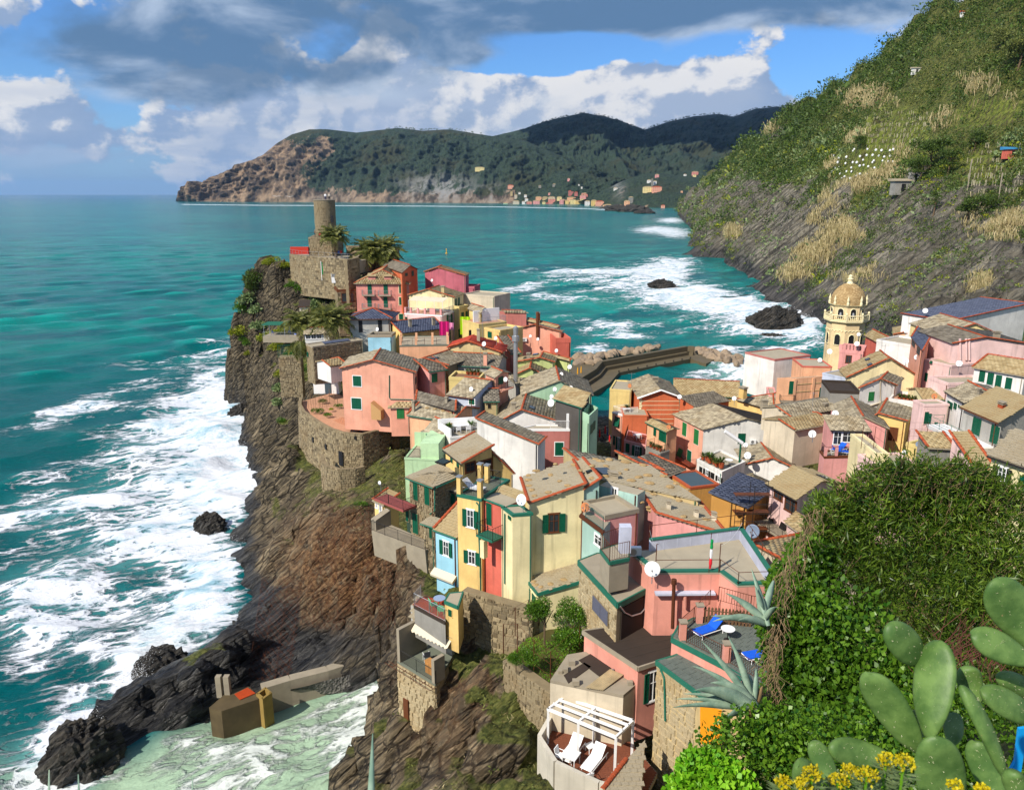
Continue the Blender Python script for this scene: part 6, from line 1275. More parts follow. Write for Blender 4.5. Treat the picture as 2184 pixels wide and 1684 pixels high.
for(x0,y0,x1,y1)in((600,1510,626,1670),(642,1570,668,1730),(680,1620,706,1775),(722,1680,752,1850)):window(LS,4,'F',x0,y0,x1,y1,'c')
def plinth(label,pts,z,lo,sz=.5,n_parts=120,seed=3,name='stone_wall'):
 P=[at_z(px(13,*p),z)for p in pts];r_=thing(name,label,'wall',Vector((P[0].x,P[0].y,z-lo)));m=MB()
 for A,B in zip(P[:-1],P[1:]):
  d=(B-A).normalized();n=Vector((d.y,-d.x,0));L_=Vector((0,0,-lo));m.hexa([A+L_,B+L_,B-n*.7+L_,A-n*.7+L_],[A,B,B-n*.7,A-n*.7])
 w=m.add('wall',M_MORTAR,r_)
 for k,(A,B)in enumerate(zip(P[:-1],P[1:])):
  d=(B-A).normalized();n=Vector((d.y,-d.x,0));L_=Vector((0,0,-lo));stones_on([A+L_+n*.012,B+L_+n*.012,B+n*.012,A+n*.012],w,sz,n_parts//(len(P)-1),seed=seed+k)
 return r_,P
plinth('tall rubble stone wall below the cream house and red terrace',[(1000,232),(1220,300),(1500,378),(1560,330)],19.4,9.5)
plinth('tapering stone retaining wall of the small garden',[(1300,738),(1470,860),(1645,985)],17.6,9.5,.5,200,13)
CR=quadhouse('coral','coral house with large flat roof terrace and lilac parapets',8,[(920,428),(1482,424),(1640,540),(1935,530),(1668,122),(862,228),(690,236),(690,250)],25.6,'coral',6,M_FLAT,slab=.1)
P_=CR.pts;LIL=plaster('plaster_lilac',lin(208,212,230,.74),.15)
parapet(CR,[(P_[3],P_[4]),(P_[4],P_[5])],.75,.2,LIL,cap=M_GTRIM,z0=.1);parapet(CR,[(P_[0],P_[1]),(P_[1],P_[2]),(P_[2],P_[3])],.12,.3,M_GTRIM,'roof_edge',.1);parapet(CR,[(P_[6],P_[0])],.1,.3,M_GTRIM,'roof_edge',.1)
railing(CR.root,[P_[0]+u3*.2,P_[1]+u3*.2,P_[2]+u3*.2,P_[3]+u3*.2],.75,M_RUST,None,rails=1,post=2.2);railing(CR.root,[P_[4]+u3*.9,P_[3]+u3*.9],.8,M_RUST,None,rails=1,post=2.0);railing(CR.root,[P_[5]+u3*.9,P_[4]+u3*.9],.9,M_RUST,None,rails=1,post=3.0)
for k in range(1,7):p=P_[5].lerp(P_[4],k/7.);MB().box(p+u3*.47+Vector((0,-.1,0)),(.16,.2,.74)).add('parapet_pilaster',LIL,CR.root)
o,u,n=CR.faces['F'];zl=hit(px(8,1000,570),o,n).z;m=MB();q=lambda a,k,z:Vector((*(o+u*a+n*k).xy,z));m.hexa([q(0,0.01,zl-.12),q(CR.W*.93,.01,zl-.12),q(CR.W*.93,.42,zl-.12),q(0,.42,zl-.12)][::-1],[q(0,.01,zl),q(CR.W*.93,.01,zl),q(CR.W*.93,.42,zl),q(0,.42,zl)][::-1]);m.add('ledge',LIL,CR.root)
m=MB();m.tube([hit(px(8,1068,445),o,n)+n*.5,hit(px(8,1055,860),o,n)+n*.5],.11,10);m.lathe(hit(px(8,1068,445),o,n)+n*.5,[(.13,-.3),(.17,-.25),(.17,.05),(.12,.08)],10);m.add('flue',M_RUST,CR.root)
m=MB();m.tube([hit(px(8,1172,590),o,n)+n*.25,hit(px(8,1170,700),o,n)+n*.25],.1,8);m.add('vent_pipe',pcol('coral'),CR.root)
LD=quadhouse('landing','small railed roof landing with lilac chimney block',8,[(440,225),(520,330),(690,295),(690,225),(600,170)],26.4,M_CONC,2.0,M_FLAT,name='roof_landing',edge_mat=M_GTRIM,slab=.08)
railing(LD.root,[LD.pts[4]+u3*.08,LD.pts[0]+u3*.08,LD.pts[1]+u3*.08,LD.pts[2]+u3*.08],1.1,M_RUST,.16)
p=at_z(px(8,650,240),26.4);MB().box(p+u3*.9,(.7,.6,1.9)).add('chimney_block',LIL,LD.root)
GS=quadhouse('grey_slab','stone house with cracked grey concrete slab roof and grey garage door',8,[(258,340),(586,700),(615,688),(915,528),(640,300),(420,275)],23.9,M_MORTAR,4.5,M_CONC,edge=.12,edge_mat=M_GTRIM,slab=.22)
SLAB_STONE=island_mat('sandstone_block',lin(150,132,98,.74),lin(222,204,164,.74),bs=8,extra=lin(176,140,84,.7));face_stones(GS,'F',.42,140,None,6,SLAB_STONE)
window(GS,8,'F',392,606,520,880,'d',None,'s')
o,u,n=GS.faces['B'];m=MB();q=lambda a,k,z:Vector((*(o+u*a+n*k).xy,z));Lb=(GS.pts[3]-GS.pts[2]).length;m.hexa([q(.1,.02,GS.ze-4.5),q(Lb,.02,GS.ze-4.5),q(Lb,.06,GS.ze-4.5),q(.1,.06,GS.ze-4.5)][::-1],[q(.1,.02,GS.ze-.3),q(Lb,.02,GS.ze-.3),q(Lb,.06,GS.ze-.3),q(.1,.06,GS.ze-.3)][::-1]);m.add('felt_wall',M_FELT,GS.root)
m=MB();m.tube([hit(px(8,a,b),o,n)+n*.12 for a,b in((598,700),(640,755),(700,785),(780,760),(850,680),(905,580))],.05,6);m.add('cable',M_GALV,GS.root)
BR_=quadhouse('brown_roof','pink house with wide dark brown felt roof',8,[(300,938),(770,1246),(1158,1118),(1030,850),(985,838)],21.3,'coral',5,M_FELT,edge=.12,edge_mat=M_CONC,slab=.12)
window(BR_,8,'R',826,1300,970,1500,'o','w')
m=MB()
for k in range(1,5):
 a=BR_.pts[0].lerp(BR_.pts[1],k/5);b=BR_.pts[4].lerp(BR_.pts[2],k/5);m.tube([a+u3*.125,b+u3*.125],.02,4)
m.add('felt_seams',M_FELT,BR_.roof)
CT=quadhouse('coral_terrace','tiled coral terrace with rusty railings and blue sun loungers',8,[(1062,1005),(1490,1225),(1850,1440),(1960,1000),(1780,800),(1250,830),(1120,900)],23.0,'coral',1.2,M_GREENG,name='terrace',edge_mat=M_GTRIM,slab=.15)
pv=island_mat('slate_paver',lin(88,98,92,.75),lin(122,130,120,.75),bs=4)
def paving(H,parent,pts,w,mat,cap=300,z=.16,name='paver'):
 o_,n,e,s,cu,cv,w2,h2=slate_sites(pts,w,w);me=MB().box((0,0,0),(w2*.96,h2*.96,.03)).mesh();me.materials.append(mat);l=root_loc(parent)
 for i in range(min(cap,len(cu))):
  q=bpy.data.objects.new(name,me);COL.objects.link(q);q.parent=parent;q.location=o_+e*float(cu[i])+s*float(cv[i])+u3*(z+random.uniform(0,.008))-l;q.rotation_euler.z=math.atan2(e.y,e.x)
paving(CT,CT.roof,[CT.pts[i]for i in(0,1,2,3,4,5)],.42,pv)
cp=pcol('coral')
for(x,y,h)in((1155,1000,1.15),(1300,855,1.2),(1535,1195,1.15),(1438,690,1.1)):
 p=at_z(px(8,x,y),23.1);MB().box(p+u3*h/2,(.36,.36,h)).add('pillar',cp,CT.root);MB().box(p+u3*(h+.04),(.46,.46,.08)).add('pillar_cap',M_CONC,CT.root)
g=lambda x,y,z=23.16:at_z(px(8,x,y),z)
railing(CT.root,[g(1190,1025),g(1490,1175)],.95,M_RUST,.13);railing(CT.root,[g(1560,1205),g(1850,1370)],.95,M_RUST,.13);railing(CT.root,[g(1120,960),g(1255,840)],.95,M_RUST,.13)
railing(CT.root,[g(1255,840),at_z(px(8,1395,690),24.2)],.95,M_RUST,.13);railing(CT.root,[at_z(px(8,1470,665),25.0),at_z(px(8,1750,745),25.0),at_z(px(8,1850,760),25.0)],.95,M_RUST,.15)
A,B=g(1350,850),g(1760,890);FN=thing('picket_fence','weathered brown picket fence at the back of the coral terrace','fence',A);dF=(B-A).normalized();nF=Vector((dF.y,-dF.x,0));npk=int((B-A).length/.2);pk=MB().box((0,0,.5),(.13,.025,1.0));pk.lathe((0,0,1.0),[(.06,0),(.045,.05),(.01,.08)],6);pme=pk.mesh();pme.materials.append(plain('weathered_wood',lin(116,88,62,.75),.85,0,.35,5.))
for i in range(npk+1):q=bpy.data.objects.new('slat',pme);COL.objects.link(q);q.parent=FN;q.location=dF*(.2*i);q.rotation_euler.z=math.atan2(dF.y,dF.x)
for z_ in(.25,.8):MB().tube([A+u3*z_-nF*.05,B+u3*z_-nF*.05],.035,4).add('rail',MATS['weathered_wood'],FN)
GT=quadhouse('green_terrace','stone walled house with grey green tiled flat roof and green drainpipe',8,[(936,1205),(1290,1462),(1800,1640),(1860,1460),(1158,1140)],22.2,'tan',8,M_GREENG,edge=.08,edge_mat=M_GTRIM,slab=.12)
face_stones(GT,'F',.55,160,None,17,SLAB_STONE);paving(GT,GT.roof,[GT.pts[i]for i in(0,1,2,3,4)],.5,pv,220,.13)
o,u,n=GT.faces['F'];MB().tube([hit(px(8,975,1235),o,n)+n*.12,hit(px(8,1012,1330),o,n)+n*.12,hit(px(8,1020,1700),o,n)+n*.12],.06,8).add('drainpipe',M_GTRIM,GT.root)
MB().poly([hit(px(8,1330,1560),o,n)+n*.16,hit(px(8,1330,1900),o,n)+n*.16,hit(px(8,1520,1900),o,n)+n*.16,hit(px(8,1520,1600),o,n)+n*.16]).add('awning',plain('orange_canvas',lin(246,156,20,.8),.8),GT.root)
SH=quadhouse('ruin_shed','crumbling beige shed with patched bitumen and rusty corrugated roof',8,[(2,1372),(640,1505),(768,1398),(560,1240),(375,1112),(150,1150)],19.9,'beige',4.5,M_CONC,slab=.18)
for k,(pp,mt)in enumerate((([(250,1180),(365,1118),(560,1235),(430,1320)],M_FELT),([(120,1310),(300,1200),(360,1235),(160,1380)],M_FELT))):
 q=[at_z(px(8,*p),20.1)for p in pp];m=MB();m.hexa(q,[p+u3*.03 for p in q]);m.add('felt_patch',mt,SH.roof)
A,B,C_,D_=(at_z(px(8,*p),20.15)for p in((305,1420),(460,1445),(640,1320),(520,1270)));m=MB();nw=16
for k in range(nw):
 f0,f1=k/nw,(k+1)/nw;hz=.05 if k%2 else 0;hz2=.05 if(k+1)%2 else 0;a0,a1=A.lerp(B,f0)+u3*hz,A.lerp(B,f1)+u3*hz2;b0,b1=D_.lerp(C_,f0)+u3*(hz+.1),D_.lerp(C_,f1)+u3*(hz2+.1);m.hexa([a0,a1,b1,b0],[p+u3*.015 for p in(a0,a1,b1,b0)])
m.add('corrugated_sheet',plain('rusty_corrugated',lin(200,180,140,.75),.7,.1,.45,2.),SH.roof)
for(x,y,s)in((190,1215,.4),(130,1280,.35),(225,1390,.4),(90,1290,.25),(150,1255,.2),(700,1390,.3)):
 p=at_z(px(8,x,y),20.08);m=MB();m.box(p+u3*s*.4,(s,s*.8,s*.8));m.add('rubble_block',M_CONC,SH.roof)
zd=16.6;DK=thing('sun_deck','white walled sun deck with brown wooden floor','terrace',at_z(px(13,1800,1500),zd-3));wall_=plaster('plaster_deckwall',lin(222,214,196,.74),.3)
ring=[at_z(px(13,*p),zd)for p in((1690,1180),(1575,1390),(1690,1570),(2000,1720),(2300,1800))];bk=[at_z(px(13,*p),zd)for p in((2420,1560),(2230,1340),(1900,1250))]
m=MB();m.hexa([p-u3*.3 for p in ring+bk],[p for p in ring+bk]);m.add('floor_slab',M_CONC,DK)
fl=ring+bk;o_,n,e,s,cu,cv,w2,h2=slate_sites(fl,.14,40.);pm=island_mat('deck_board',lin(104,56,38,.75),lin(150,88,62,.75),bs=10)
e2=(bk[1]-ring[1]).normalized();s2=Vector((-e2.y,e2.x,0));Q_=[((p-ring[1]).dot(e2),(p-ring[1]).dot(s2))for p in fl]
for k in range(int(min(y for _,y in Q_)/.16),int(max(y for _,y in Q_)/.16)+1):
 y=k*.16;xs=[]
 for(xa,ya),(xb,yb)in zip(Q_,Q_[1:]+Q_[:1]):
  if(ya>y)!=(yb>y):xs.append(xa+(xb-xa)*(y-ya)/(yb-ya))
 if len(xs)>=2 and max(xs)-min(xs)>.3:
  a=ring[1]+e2*(min(xs)+.05)+s2*y+u3*.02;b=ring[1]+e2*(max(xs)-.05)+s2*y+u3*.02;MB().box((a+b)/2,((b-a).length,.15,.03),(e2,s2,u3)).add('deck_board',pm,DK)
for A,B in zip(ring[:-1],ring[1:]):
 d=(B-A).normalized();n=Vector((d.y,-d.x,0));m=MB();m.hexa([A-u3*4.5+n*.25,B-u3*4.5+n*.25,B-u3*4.5,A-u3*4.5][::-1][::-1],[A+u3*.95+n*.25,B+u3*.95+n*.25,B+u3*.95,A+u3*.95]);m.add('parapet',wall_,DK)
for A,B in zip(bk[:-1],bk[1:]):
 pass
PG=thing('pergola','white painted timber pergola over the sun deck','pergola',at_z(px(13,1850,1480),zd));zt_=zd+2.35;f13=lambda x,y,z:at_z(px(13,x,y),z)
cs=[f13(1625,1095,zt_),f13(2118,1300,zt_),f13(2184+60,1180,zt_),f13(1745,1010,zt_)];mid=[f13(1845,1190,zt_),f13(1960,1095,zt_)];tops=cs+mid
for p in tops:MB().box(Vector((p.x,p.y,(zd+zt_)/2)),(.13,.13,zt_-zd)).add('post',M_WHITE,PG)
def beam(a,b,w=.12,name='beam'):d=(b-a).normalized();MB().box((a+b)/2,((b-a).length+w,w,.16),(d,Vector((-d.y,d.x,0)),u3)).add(name,M_WHITE,PG)
for a,b in((cs[0],cs[1]),(cs[1],cs[2]),(cs[2],cs[3]),(cs[3],cs[0])):beam(a,b)
beam(mid[0]+u3*.002,mid[1]+u3*.002)
for k in(.33,.66):beam(cs[0].lerp(cs[3],k)+u3*.1,cs[1].lerp(cs[2],k)+u3*.1,.06,'rafter')
def lounger(name,label,p,yaw,mat,frame,w=.68,L=1.95,back=.75):
 o=thing(name,label,'sun lounger',p,'sun loungers');M=Matrix.Rotation(yaw,4,'Z');M.translation=p;T=lambda x,y,z:M@Vector((x,y,z));b0=L-back;ca,sa=math.cos(R(42)),math.sin(R(42))
 def slab(a,b,z0,z1,th,nm,mt):
  m=MB();A,B,C_,D_=T(-w/2,a,z0),T(w/2,a,z0),T(w/2,b,z1),T(-w/2,b,z1);m.hexa([A,B,C_,D_],[q+u3*th for q in(A,B,C_,D_)]);m.add(nm,mt,o)
 slab(0,b0,.34,.34,.06,'seat',mat);slab(b0,b0+back*ca,.34,.34+back*sa,.06,'backrest',mat)
 m=MB();m.tube([T(-w/2-.03,0,.31),T(-w/2-.03,L,.31)],.03,4);m.tube([T(w/2+.03,0,.31),T(w/2+.03,L,.31)],.03,4);m.tube([T(-w/2,0,.31),T(w/2,0,.31)],.03,4);m.add('frame',frame,o)
 for x in(-1,1):
  for y in(.2,L-.2):MB().tube([T(x*(w/2+.03),y,0),T(x*(w/2+.03),y,.31)],.03,4).add('leg',frame,o)
 return o
dk=lambda x,y:f13(x,y,zd+.05)
lounger('sun_lounger','white sun lounger beside the central pergola post',dk(1740,1500),R(-32),M_PLAST,M_WHITE);lounger('sun_lounger','white sun lounger at the open edge of the deck pergola',dk(1900,1570),R(-34),M_PLAST,M_WHITE)
def table(label,p,w,d,h,yaw,mat=M_PLAST,round_=False,name='table',leg=None):
 o=thing(name,label,'table',p);M=Matrix.Rotation(yaw,4,'Z');M.translation=p;T=lambda x,y,z:M@Vector((x,y,z));ax=tuple((M.to_3x3()@Vector(v))for v in((1,0,0),(0,1,0),(0,0,1)))
 if round_:m=MB();m.lathe(p,[(w/2,h-.03),(w/2,h),(.01,h+.003)],24);m.add('tabletop',mat,o);MB().lathe(p,[(.24,0),(.2,.03),(.03,.06),(.03,h-.03)],10).add('pedestal',leg or M_IRON,o)
 else:
  MB().box(T(0,0,h-.02),(w,d,.04),ax).add('tabletop',mat,o)
  for x in(-1,1):
   for y in(-1,1):MB().tube([T(x*(w/2-.06),y*(d/2-.06),0),T(x*(w/2-.06),y*(d/2-.06),h-.04)],.03,5).add('leg',leg or mat,o)
 return o
def chair(label,p,yaw,mat=M_PLAST,group=None,cushion=None):
 o=thing('chair',label,'chair',p,group);M=Matrix.Rotation(yaw,4,'Z');M.translation=p;T=lambda x,y,z:M@Vector((x,y,z));ax=tuple((M.to_3x3()@Vector(v))for v in((1,0,0),(0,1,0),(0,0,1)))
 MB().box(T(0,0,.44),(.46,.46,.05),ax).add('seat',cushion or mat,o);m=MB();a,b=T(0,.21,.46),T(0,.30,.92);m.hexa([T(-.23,.2,.47),T(.23,.2,.47),T(.23,.24,.47),T(-.23,.24,.47)],[T(-.23,.29,.92),T(.23,.29,.92),T(.23,.33,.92),T(-.23,.33,.92)]);m.add('backrest',cushion or mat,o)
 for x in(-1,1):
  MB().tube([T(x*.24,-.22,.64),T(x*.24,.25,.66)],.02,4).add('armrest',mat,o)
  for y in(-1,1):MB().tube([T(x*.22,y*.22,0),T(x*.22,y*.22,.64 if y<0 else .46)],.02,4).add('leg',mat,o)
 return o
table('low white table between the two white sun loungers',dk(1930,1400),.5,.5,.4,.5);table('square white dining table on the sun deck',dk(1790,1500),.85,.85,.72,R(-30));chair('white deck chair left of the square white table',dk(1715,1480),R(60));chair('white deck chair near the tiled coping',dk(1910,1640),R(200))
CPG=quadhouse('slate_coping','small slate lean-to roof with terracotta edge beside the sun deck',13,[(2020,1700),(2300,1700),(2330,1330),(2190,1480)],18.6,'beige',3,M_SLATE,slab=.12);lay_slates(CPG,CPG.roof,[CPG.pts],M_SLATE,1,.36,.3,.12);edge_tiles(CPG.roof,CPG.pts[0]+u3*.2,CPG.pts[3]+u3*.2,1)
BLUE=plain('blue_canvas',lin(20,96,220,.8),.8,0,.2,5.)
lounger('sun_lounger','blue striped sun lounger by the rusty terrace railing',g(1270,985),R(-62),BLUE,M_WHITE);lounger('sun_lounger','second blue sun lounger half hidden by the ivy',g(1700,1190),R(-75),BLUE,M_WHITE);table('round white table on the coral terrace',g(1548,1000),.8,.8,.74,0,M_PLAST,True)
# cliff house with the loggia, terracotta terrace and yellow hut
zl=14.6;L_=lambda x,y,z=zl:at_z(px(13,x,y),z)
LG=thing('loggia_house','narrow stone cliff house with open furnished loggia','house',L_(640,820,zl-8));fl=[L_(525,745),L_(802,915),L_(935,700),L_(640,560)]
m=MB();m.hexa([Vector((p.x,p.y,zl-9))for p in fl],[p-u3*.15 for p in fl]);w=m.add('wall',M_MORTAR,LG);m=MB();m.hexa([p-u3*.14 for p in fl],[p for p in fl]);m.add('floor',M_GREENG,LG)
for k,(A,B)in enumerate(((fl[0],fl[1]),(fl[1],fl[2]))):
 d=(B-A).normalized();n=Vector((d.y,-d.x,0));stones_on([Vector((A.x,A.y,zl-8.5))+n*.012,Vector((B.x,B.y,zl-8.5))+n*.012,B-u3*.2+n*.012,A-u3*.2+n*.012],w,.5,150,SLAB_STONE,seed=90+k)
d0=(fl[1]-fl[0]).normalized();n0=Vector((d0.y,-d0.x,0));s0=-n0;hL=2.7
MB().box(fl[0]+d0*.2+s0*1.3+u3*hL/2,(.3,2.6,hL),(d0,s0,u3)).add('side_wall',M_CONC,LG);MB().box(fl[1]-d0*.2+s0*.5+u3*.9,(.3,1.0,1.9),(d0,s0,u3)).add('pier',M_CONC,LG);MB().box((fl[2]+fl[3])/2+u3*hL/2,((fl[2]-fl[3]).length,.25,hL),((fl[2]-fl[3]).normalized(),Vector((-(fl[2]-fl[3]).normalized().y,(fl[2]-fl[3]).normalized().x,0)),u3)).add('rear_wall',pcol('grey'),LG)
cen=(fl[2]+fl[3])/2;db=(fl[2]-fl[3]).normalized();nb=Vector((db.y,-db.x,0));MB().box(cen+nb*.16+u3*1.5,(2.0,.06,1.3),(db,nb,u3)).add('window',M_GLASS,LG)
rz=zl+hL;rp=[fl[0]+u3*hL+s0*1.6,fl[1]+u3*(hL-.1)+s0*1.9,fl[2]+u3*(hL+.3)+s0*.6,fl[3]+u3*(hL+.5)+s0*.6];m=MB();m.hexa(rp,[p+u3*.14 for p in rp]);rf=m.add('roof',M_SLATE,LG);lay_slates(LG,rf,[[p+u3*.04 for p in rp]],M_SLATE,1,.6,.5,.12)
m=MB();q=[rp[0]+d0*.4,rp[1]-d0*.2];sl=10
for k in range(sl):a,b=q[0].lerp(q[1],k/sl),q[0].lerp(q[1],(k+1)/sl);c_=(a+b)/2;dn=n0*.5-u3*.5;m.hexa([a,b,b+dn,c_+dn*1.15,a+dn],[p+u3*.02 for p in(a,b,b+dn,c_+dn*1.15,a+dn)])
m.add('scalloped_awning',M_CANVAS,LG);railing(LG,[fl[0]+s0*.08,fl[1]+s0*.08,fl[1]+(fl[2]-fl[1])*.3],1.0,M_IRON,.12)
m=MB()
for k in range(5):a=fl[0].lerp(fl[1],k/4);m.tube([a-u3*.25,a-u3*.25+n0*.5],.03,4)
for k in(.2,.5):m.tube([fl[0]-d0*.8+n0*k-u3*.25,fl[1]+n0*k-u3*.25],.025,4)
m.add('rusty_frame',M_RUST,LG)
o=(fl[0],d0,n0);MB().box(hit(px(13,600,1090),*o[::2])+n0*.1,(.55,.15,1.7),(d0,n0,u3)).add('door',M_BROWN,LG)
chair('chair with dark checked cushion in the loggia',fl[0].lerp(fl[1],.38)+s0*1.5,R(200),M_PLAST,None,plain('checked_cushion',(.06,.06,.07),.9,0,.5,20.));chair('small dark chair behind the wooden cabinet in the loggia',fl[0].lerp(fl[1],.62)+s0*1.7,R(160),M_IRON)
p=fl[0].lerp(fl[1],.72)+s0*.75;CB=thing('cabinet','low wooden cabinet at the loggia railing','cabinet',p);MB().box(p+u3*.45,(.9,.5,.9),(d0,s0,u3)).add('body',plain('oak_wood',lin(196,140,80,.75),.6,0,.25,5.),CB);MB().box(p+u3*.92,(1.0,.56,.05),(d0,s0,u3)).add('top',MATS['oak_wood'],CB)
for k in(-1,1):MB().box(p+d0*.22*k-s0*.26+u3*.45,(.4,.03,.8),(d0,s0,u3)).add('door',MATS['oak_wood'],CB)
TT=quadhouse('red_terrace','railed terrace with red tiled floor above the loggia',13,[(650,350),(876,470),(880,300),(700,290)],18.6,'stonegrey',2.5,M_TILEFLOOR,name='terrace',edge_mat=M_FELT,slab=.1)
paving(TT,TT.roof,TT.pts,.3,island_mat('red_tile',lin(150,60,36,.75),lin(190,84,52,.75)),200,.11)
railing(TT.root,[TT.pts[3]+u3*.1,TT.pts[0]+u3*.1,TT.pts[1]+u3*.1],1.0,M_GALV,.12);t_=lambda x,y:at_z(px(13,x,y),18.72)
table('oval grey blue table on the red tiled terrace',t_(835,350),.9,.9,.72,0,plain('grey_blue_top',lin(150,170,200,.8),.4),True,leg=M_GALV);GRN=plain('mint_plastic',lin(110,200,150,.8),.5)
chair('mint green chair left of the oval table',t_(790,370),R(120),GRN);chair('mint green chair in front of the oval table',t_(850,410),R(170),GRN)
YH=quadhouse('yellow_hut','small yellow hut with grey flat roof and green shutter',13,[(872,318),(968,358),(1005,250),(905,262)],20.0,'yellow',3.6,M_FLAT,edge_mat=M_GTRIM,slab=.1)
window(YH,13,'F',900,365,926,424,'c')
# ray casting on the land already built
from mathutils.bvhtree import BVHTree
def bvh_of(name):
 me=bpy.data.objects[name].data;return BVHTree.FromPolygons([v.co for v in me.vertices],[tuple(p.vertices)for p in me.polygons])
B_HEAD,B_HILL=bvh_of('headland_rock'),bvh_of('hillside');B_FAR=[bvh_of(n)for n in('distant_headland','distant_mountain','monastery_hill')]
EYE=Vector((0,0,CAMZ))
def cast(p,trees):
 r=ray(p).normalized();best=None
 for t in trees:
  h=t.ray_cast(EYE,r)
  if h[0]is not None and(best is None or h[3]<best[2]):best=(h[0],h[1],h[3])
 return best
 # pier, boulders, sea rocks
def harbour():
 wet=plain('wet_concrete',lin(112,100,76,.7),.6,0,.3,.5,.3);c5=lambda x,y,z:at_z(px(5,x,y),z)
 Q=thing('pier','concrete harbour pier with a high sea wall','pier',c5(700,100,0));dk=[c5(*p,1.0)for p in((60,305),(130,385),(300,290),(385,195),(1010,75),(1145,118),(1235,75),(985,20),(240,172))]
 m=MB();m.hexa([p-u3*3 for p in dk],dk);m.add('quay_deck',wet,Q)
 top=[c5(*p,3.4)for p in((-20,290),(185,165),(240,100),(985,-32),(1040,-28))];m=MB()
 for A,B in zip(top[:-1],top[1:]):
  d=(B-A).normalized();n=Vector((d.y,-d.x,0));k=-n*1.3;L=u3*-4.5;m.hexa([A+L,B+L,B+k+L,A+k+L],[A,B,B+k,A+k]);m.hexa([A+n*1.1+L,B+n*1.1+L,B+L+n*.01,A+L+n*.01],[A+n*1.1-u3*1.5,B+n*1.1-u3*1.5,B-u3*1.5+n*.01,A-u3*1.5+n*.01])
 m.add('sea_wall',wet,Q)
 for k in range(9):p=dk[3].lerp(dk[4],k/8.);MB().lathe(p-Vector((0,-.4,0)),[(.16,0),(.14,.3),(.2,.4),(.05,.5)],8).add('bollard',M_IRON,Q)
 sq=[c5(*p,.9)for p in((-60,150),(-30,290),(60,305),(190,170),(110,95))];m=MB();m.hexa([p-u3*2 for p in sq],sq);m.add('harbour_square',wet,kind='structure')
 bm_=[island_mat('boulder_stone',lin(84,76,66,.75),lin(172,150,124,.75),bs=1.2,bump=.8,extra=lin(96,96,100,.75))]
 protos=[]
 for k in range(6):
  me=bpy.data.meshes.new('boulder');b=bmesh.new();bmesh.ops.create_icosphere(b,subdivisions=2,radius=1)
  for v in b.verts:
   c=np.array(v.co)[None]+k*9.1;v.co*=1+.34*float(fbm(c*1.1,3,60+k)[0]);q=v.co.copy()
   for ax in((.8,.3,.5),(-.6,.7,.35),(.2,-.9,.3),(-.3,-.5,.8),(0,.4,-.9)):
    n=Vector(ax).normalized();dd=v.co.dot(n)-.72
    if dd>0:v.co-=n*dd*.9
  b.to_mesh(me);b.free();me.materials.append(bm_[0]);protos.append(me)
 r=random.Random(5);n=0
 def boulder(p,s,lab):
  o=bpy.data.objects.new('boulder',r.choice(protos));COL.objects.link(o);o.location=p;o.scale=(s*r.uniform(.8,1.4),s*r.uniform(.8,1.2),s*r.uniform(.6,.95));o.rotation_euler=(r.uniform(-.5,.5),r.uniform(-.5,.5),r.uniform(0,6));tag(o,lab,'boulder','boulders of the breakwater')
 for k in range(74):
  t=r.random();x=20+690*t;y=(95-105*t)-r.random()*26+5;boulder(c5(x,y,r.uniform(.1,1.8)),r.uniform(.9,1.9),'rough stone boulder piled outside the pier sea wall')
 for k in range(26):x=r.uniform(0,230);y=r.uniform(50,120);boulder(c5(x,y,r.uniform(.2,1.6)),r.uniform(.9,2.0),'boulder in the heap between the pier and the village')
 for k in range(44):t=r.random();x=1050+380*t;y=5+85*t+r.uniform(-30,38);boulder(c5(x,y,r.uniform(0,1.5)),r.uniform(.9,2.1),'boulder in the heap at the tip of the pier')
 def searock(name,label,p,size,h,seed,squash=(1,1),yaw=0.):
  me=bpy.data.meshes.new(name);b=bmesh.new();bmesh.ops.create_icosphere(b,subdivisions=5,radius=1);V=np.array([v.co for v in b.verts]);th=R(35)
  Q_=V@np.array([[math.cos(th),0,math.sin(th)],[0,1,0],[-math.sin(th),0,math.cos(th)]]).T;d=.5*fbm(V*1.7+seed,5,seed,.6,True)+.2*fbm(Q_*np.array([1,1,6.])+seed,3,seed+3,.6,True)
  V2=V*(1+d[:,None])*np.array([size*squash[0],size*squash[1],h])
  for v,q in zip(b.verts,V2):v.co=q
  b.to_mesh(me);b.free()
  for a,val in(('wet',1.0),('rust',0.),('green',0.)):setattr_(me,a,np.full(len(me.vertices),val*.8))
  o=bpy.data.objects.new(name,me);COL.objects.link(o);me.materials.append(M_ROCK);o.location=p;o.rotation_euler.z=yaw;tag(o,label,'rock')
 searock('sea_rock','big jagged rock in the surf below the bell tower cliff',at_z((1652,696),-.6),7.5,5.6,3,(1.2,.7),.3);searock('sea_rock','small dark rock off the cliff foot across the bay',at_z((1411,614),-.4),5.5,3.5,5,(1.1,.6))
 searock('sea_rock','low slab rock beside the big jagged rock',at_z((1640,722),-1.2),3.5,1.6,8,(1.3,.7));searock('sea_rock','round dark rock at the tip of the rocky spit',at_z((180,1640),-.8),2.6,3.4,11,(1.,.8),.4);searock('sea_rock','dark rock awash behind the rocky spit',at_z((352,1438),-.6),2.1,2.2,14,(1.1,.8))
 searock('sea_rock','reddish rock washed by foam under the headland cliff',at_z((448,1138),-1.0),2.2,2.4,17,(1.,.8));searock('sea_rock','dark rock at the far foot of the castle cliff',at_z((506,852),-.8),2.8,4.0,21,(.8,.9));searock('sea_rock','overhanging wet rock just below the far cliff foot',at_z((516,888),-.8),2.6,2.2,24,(.9,.8))
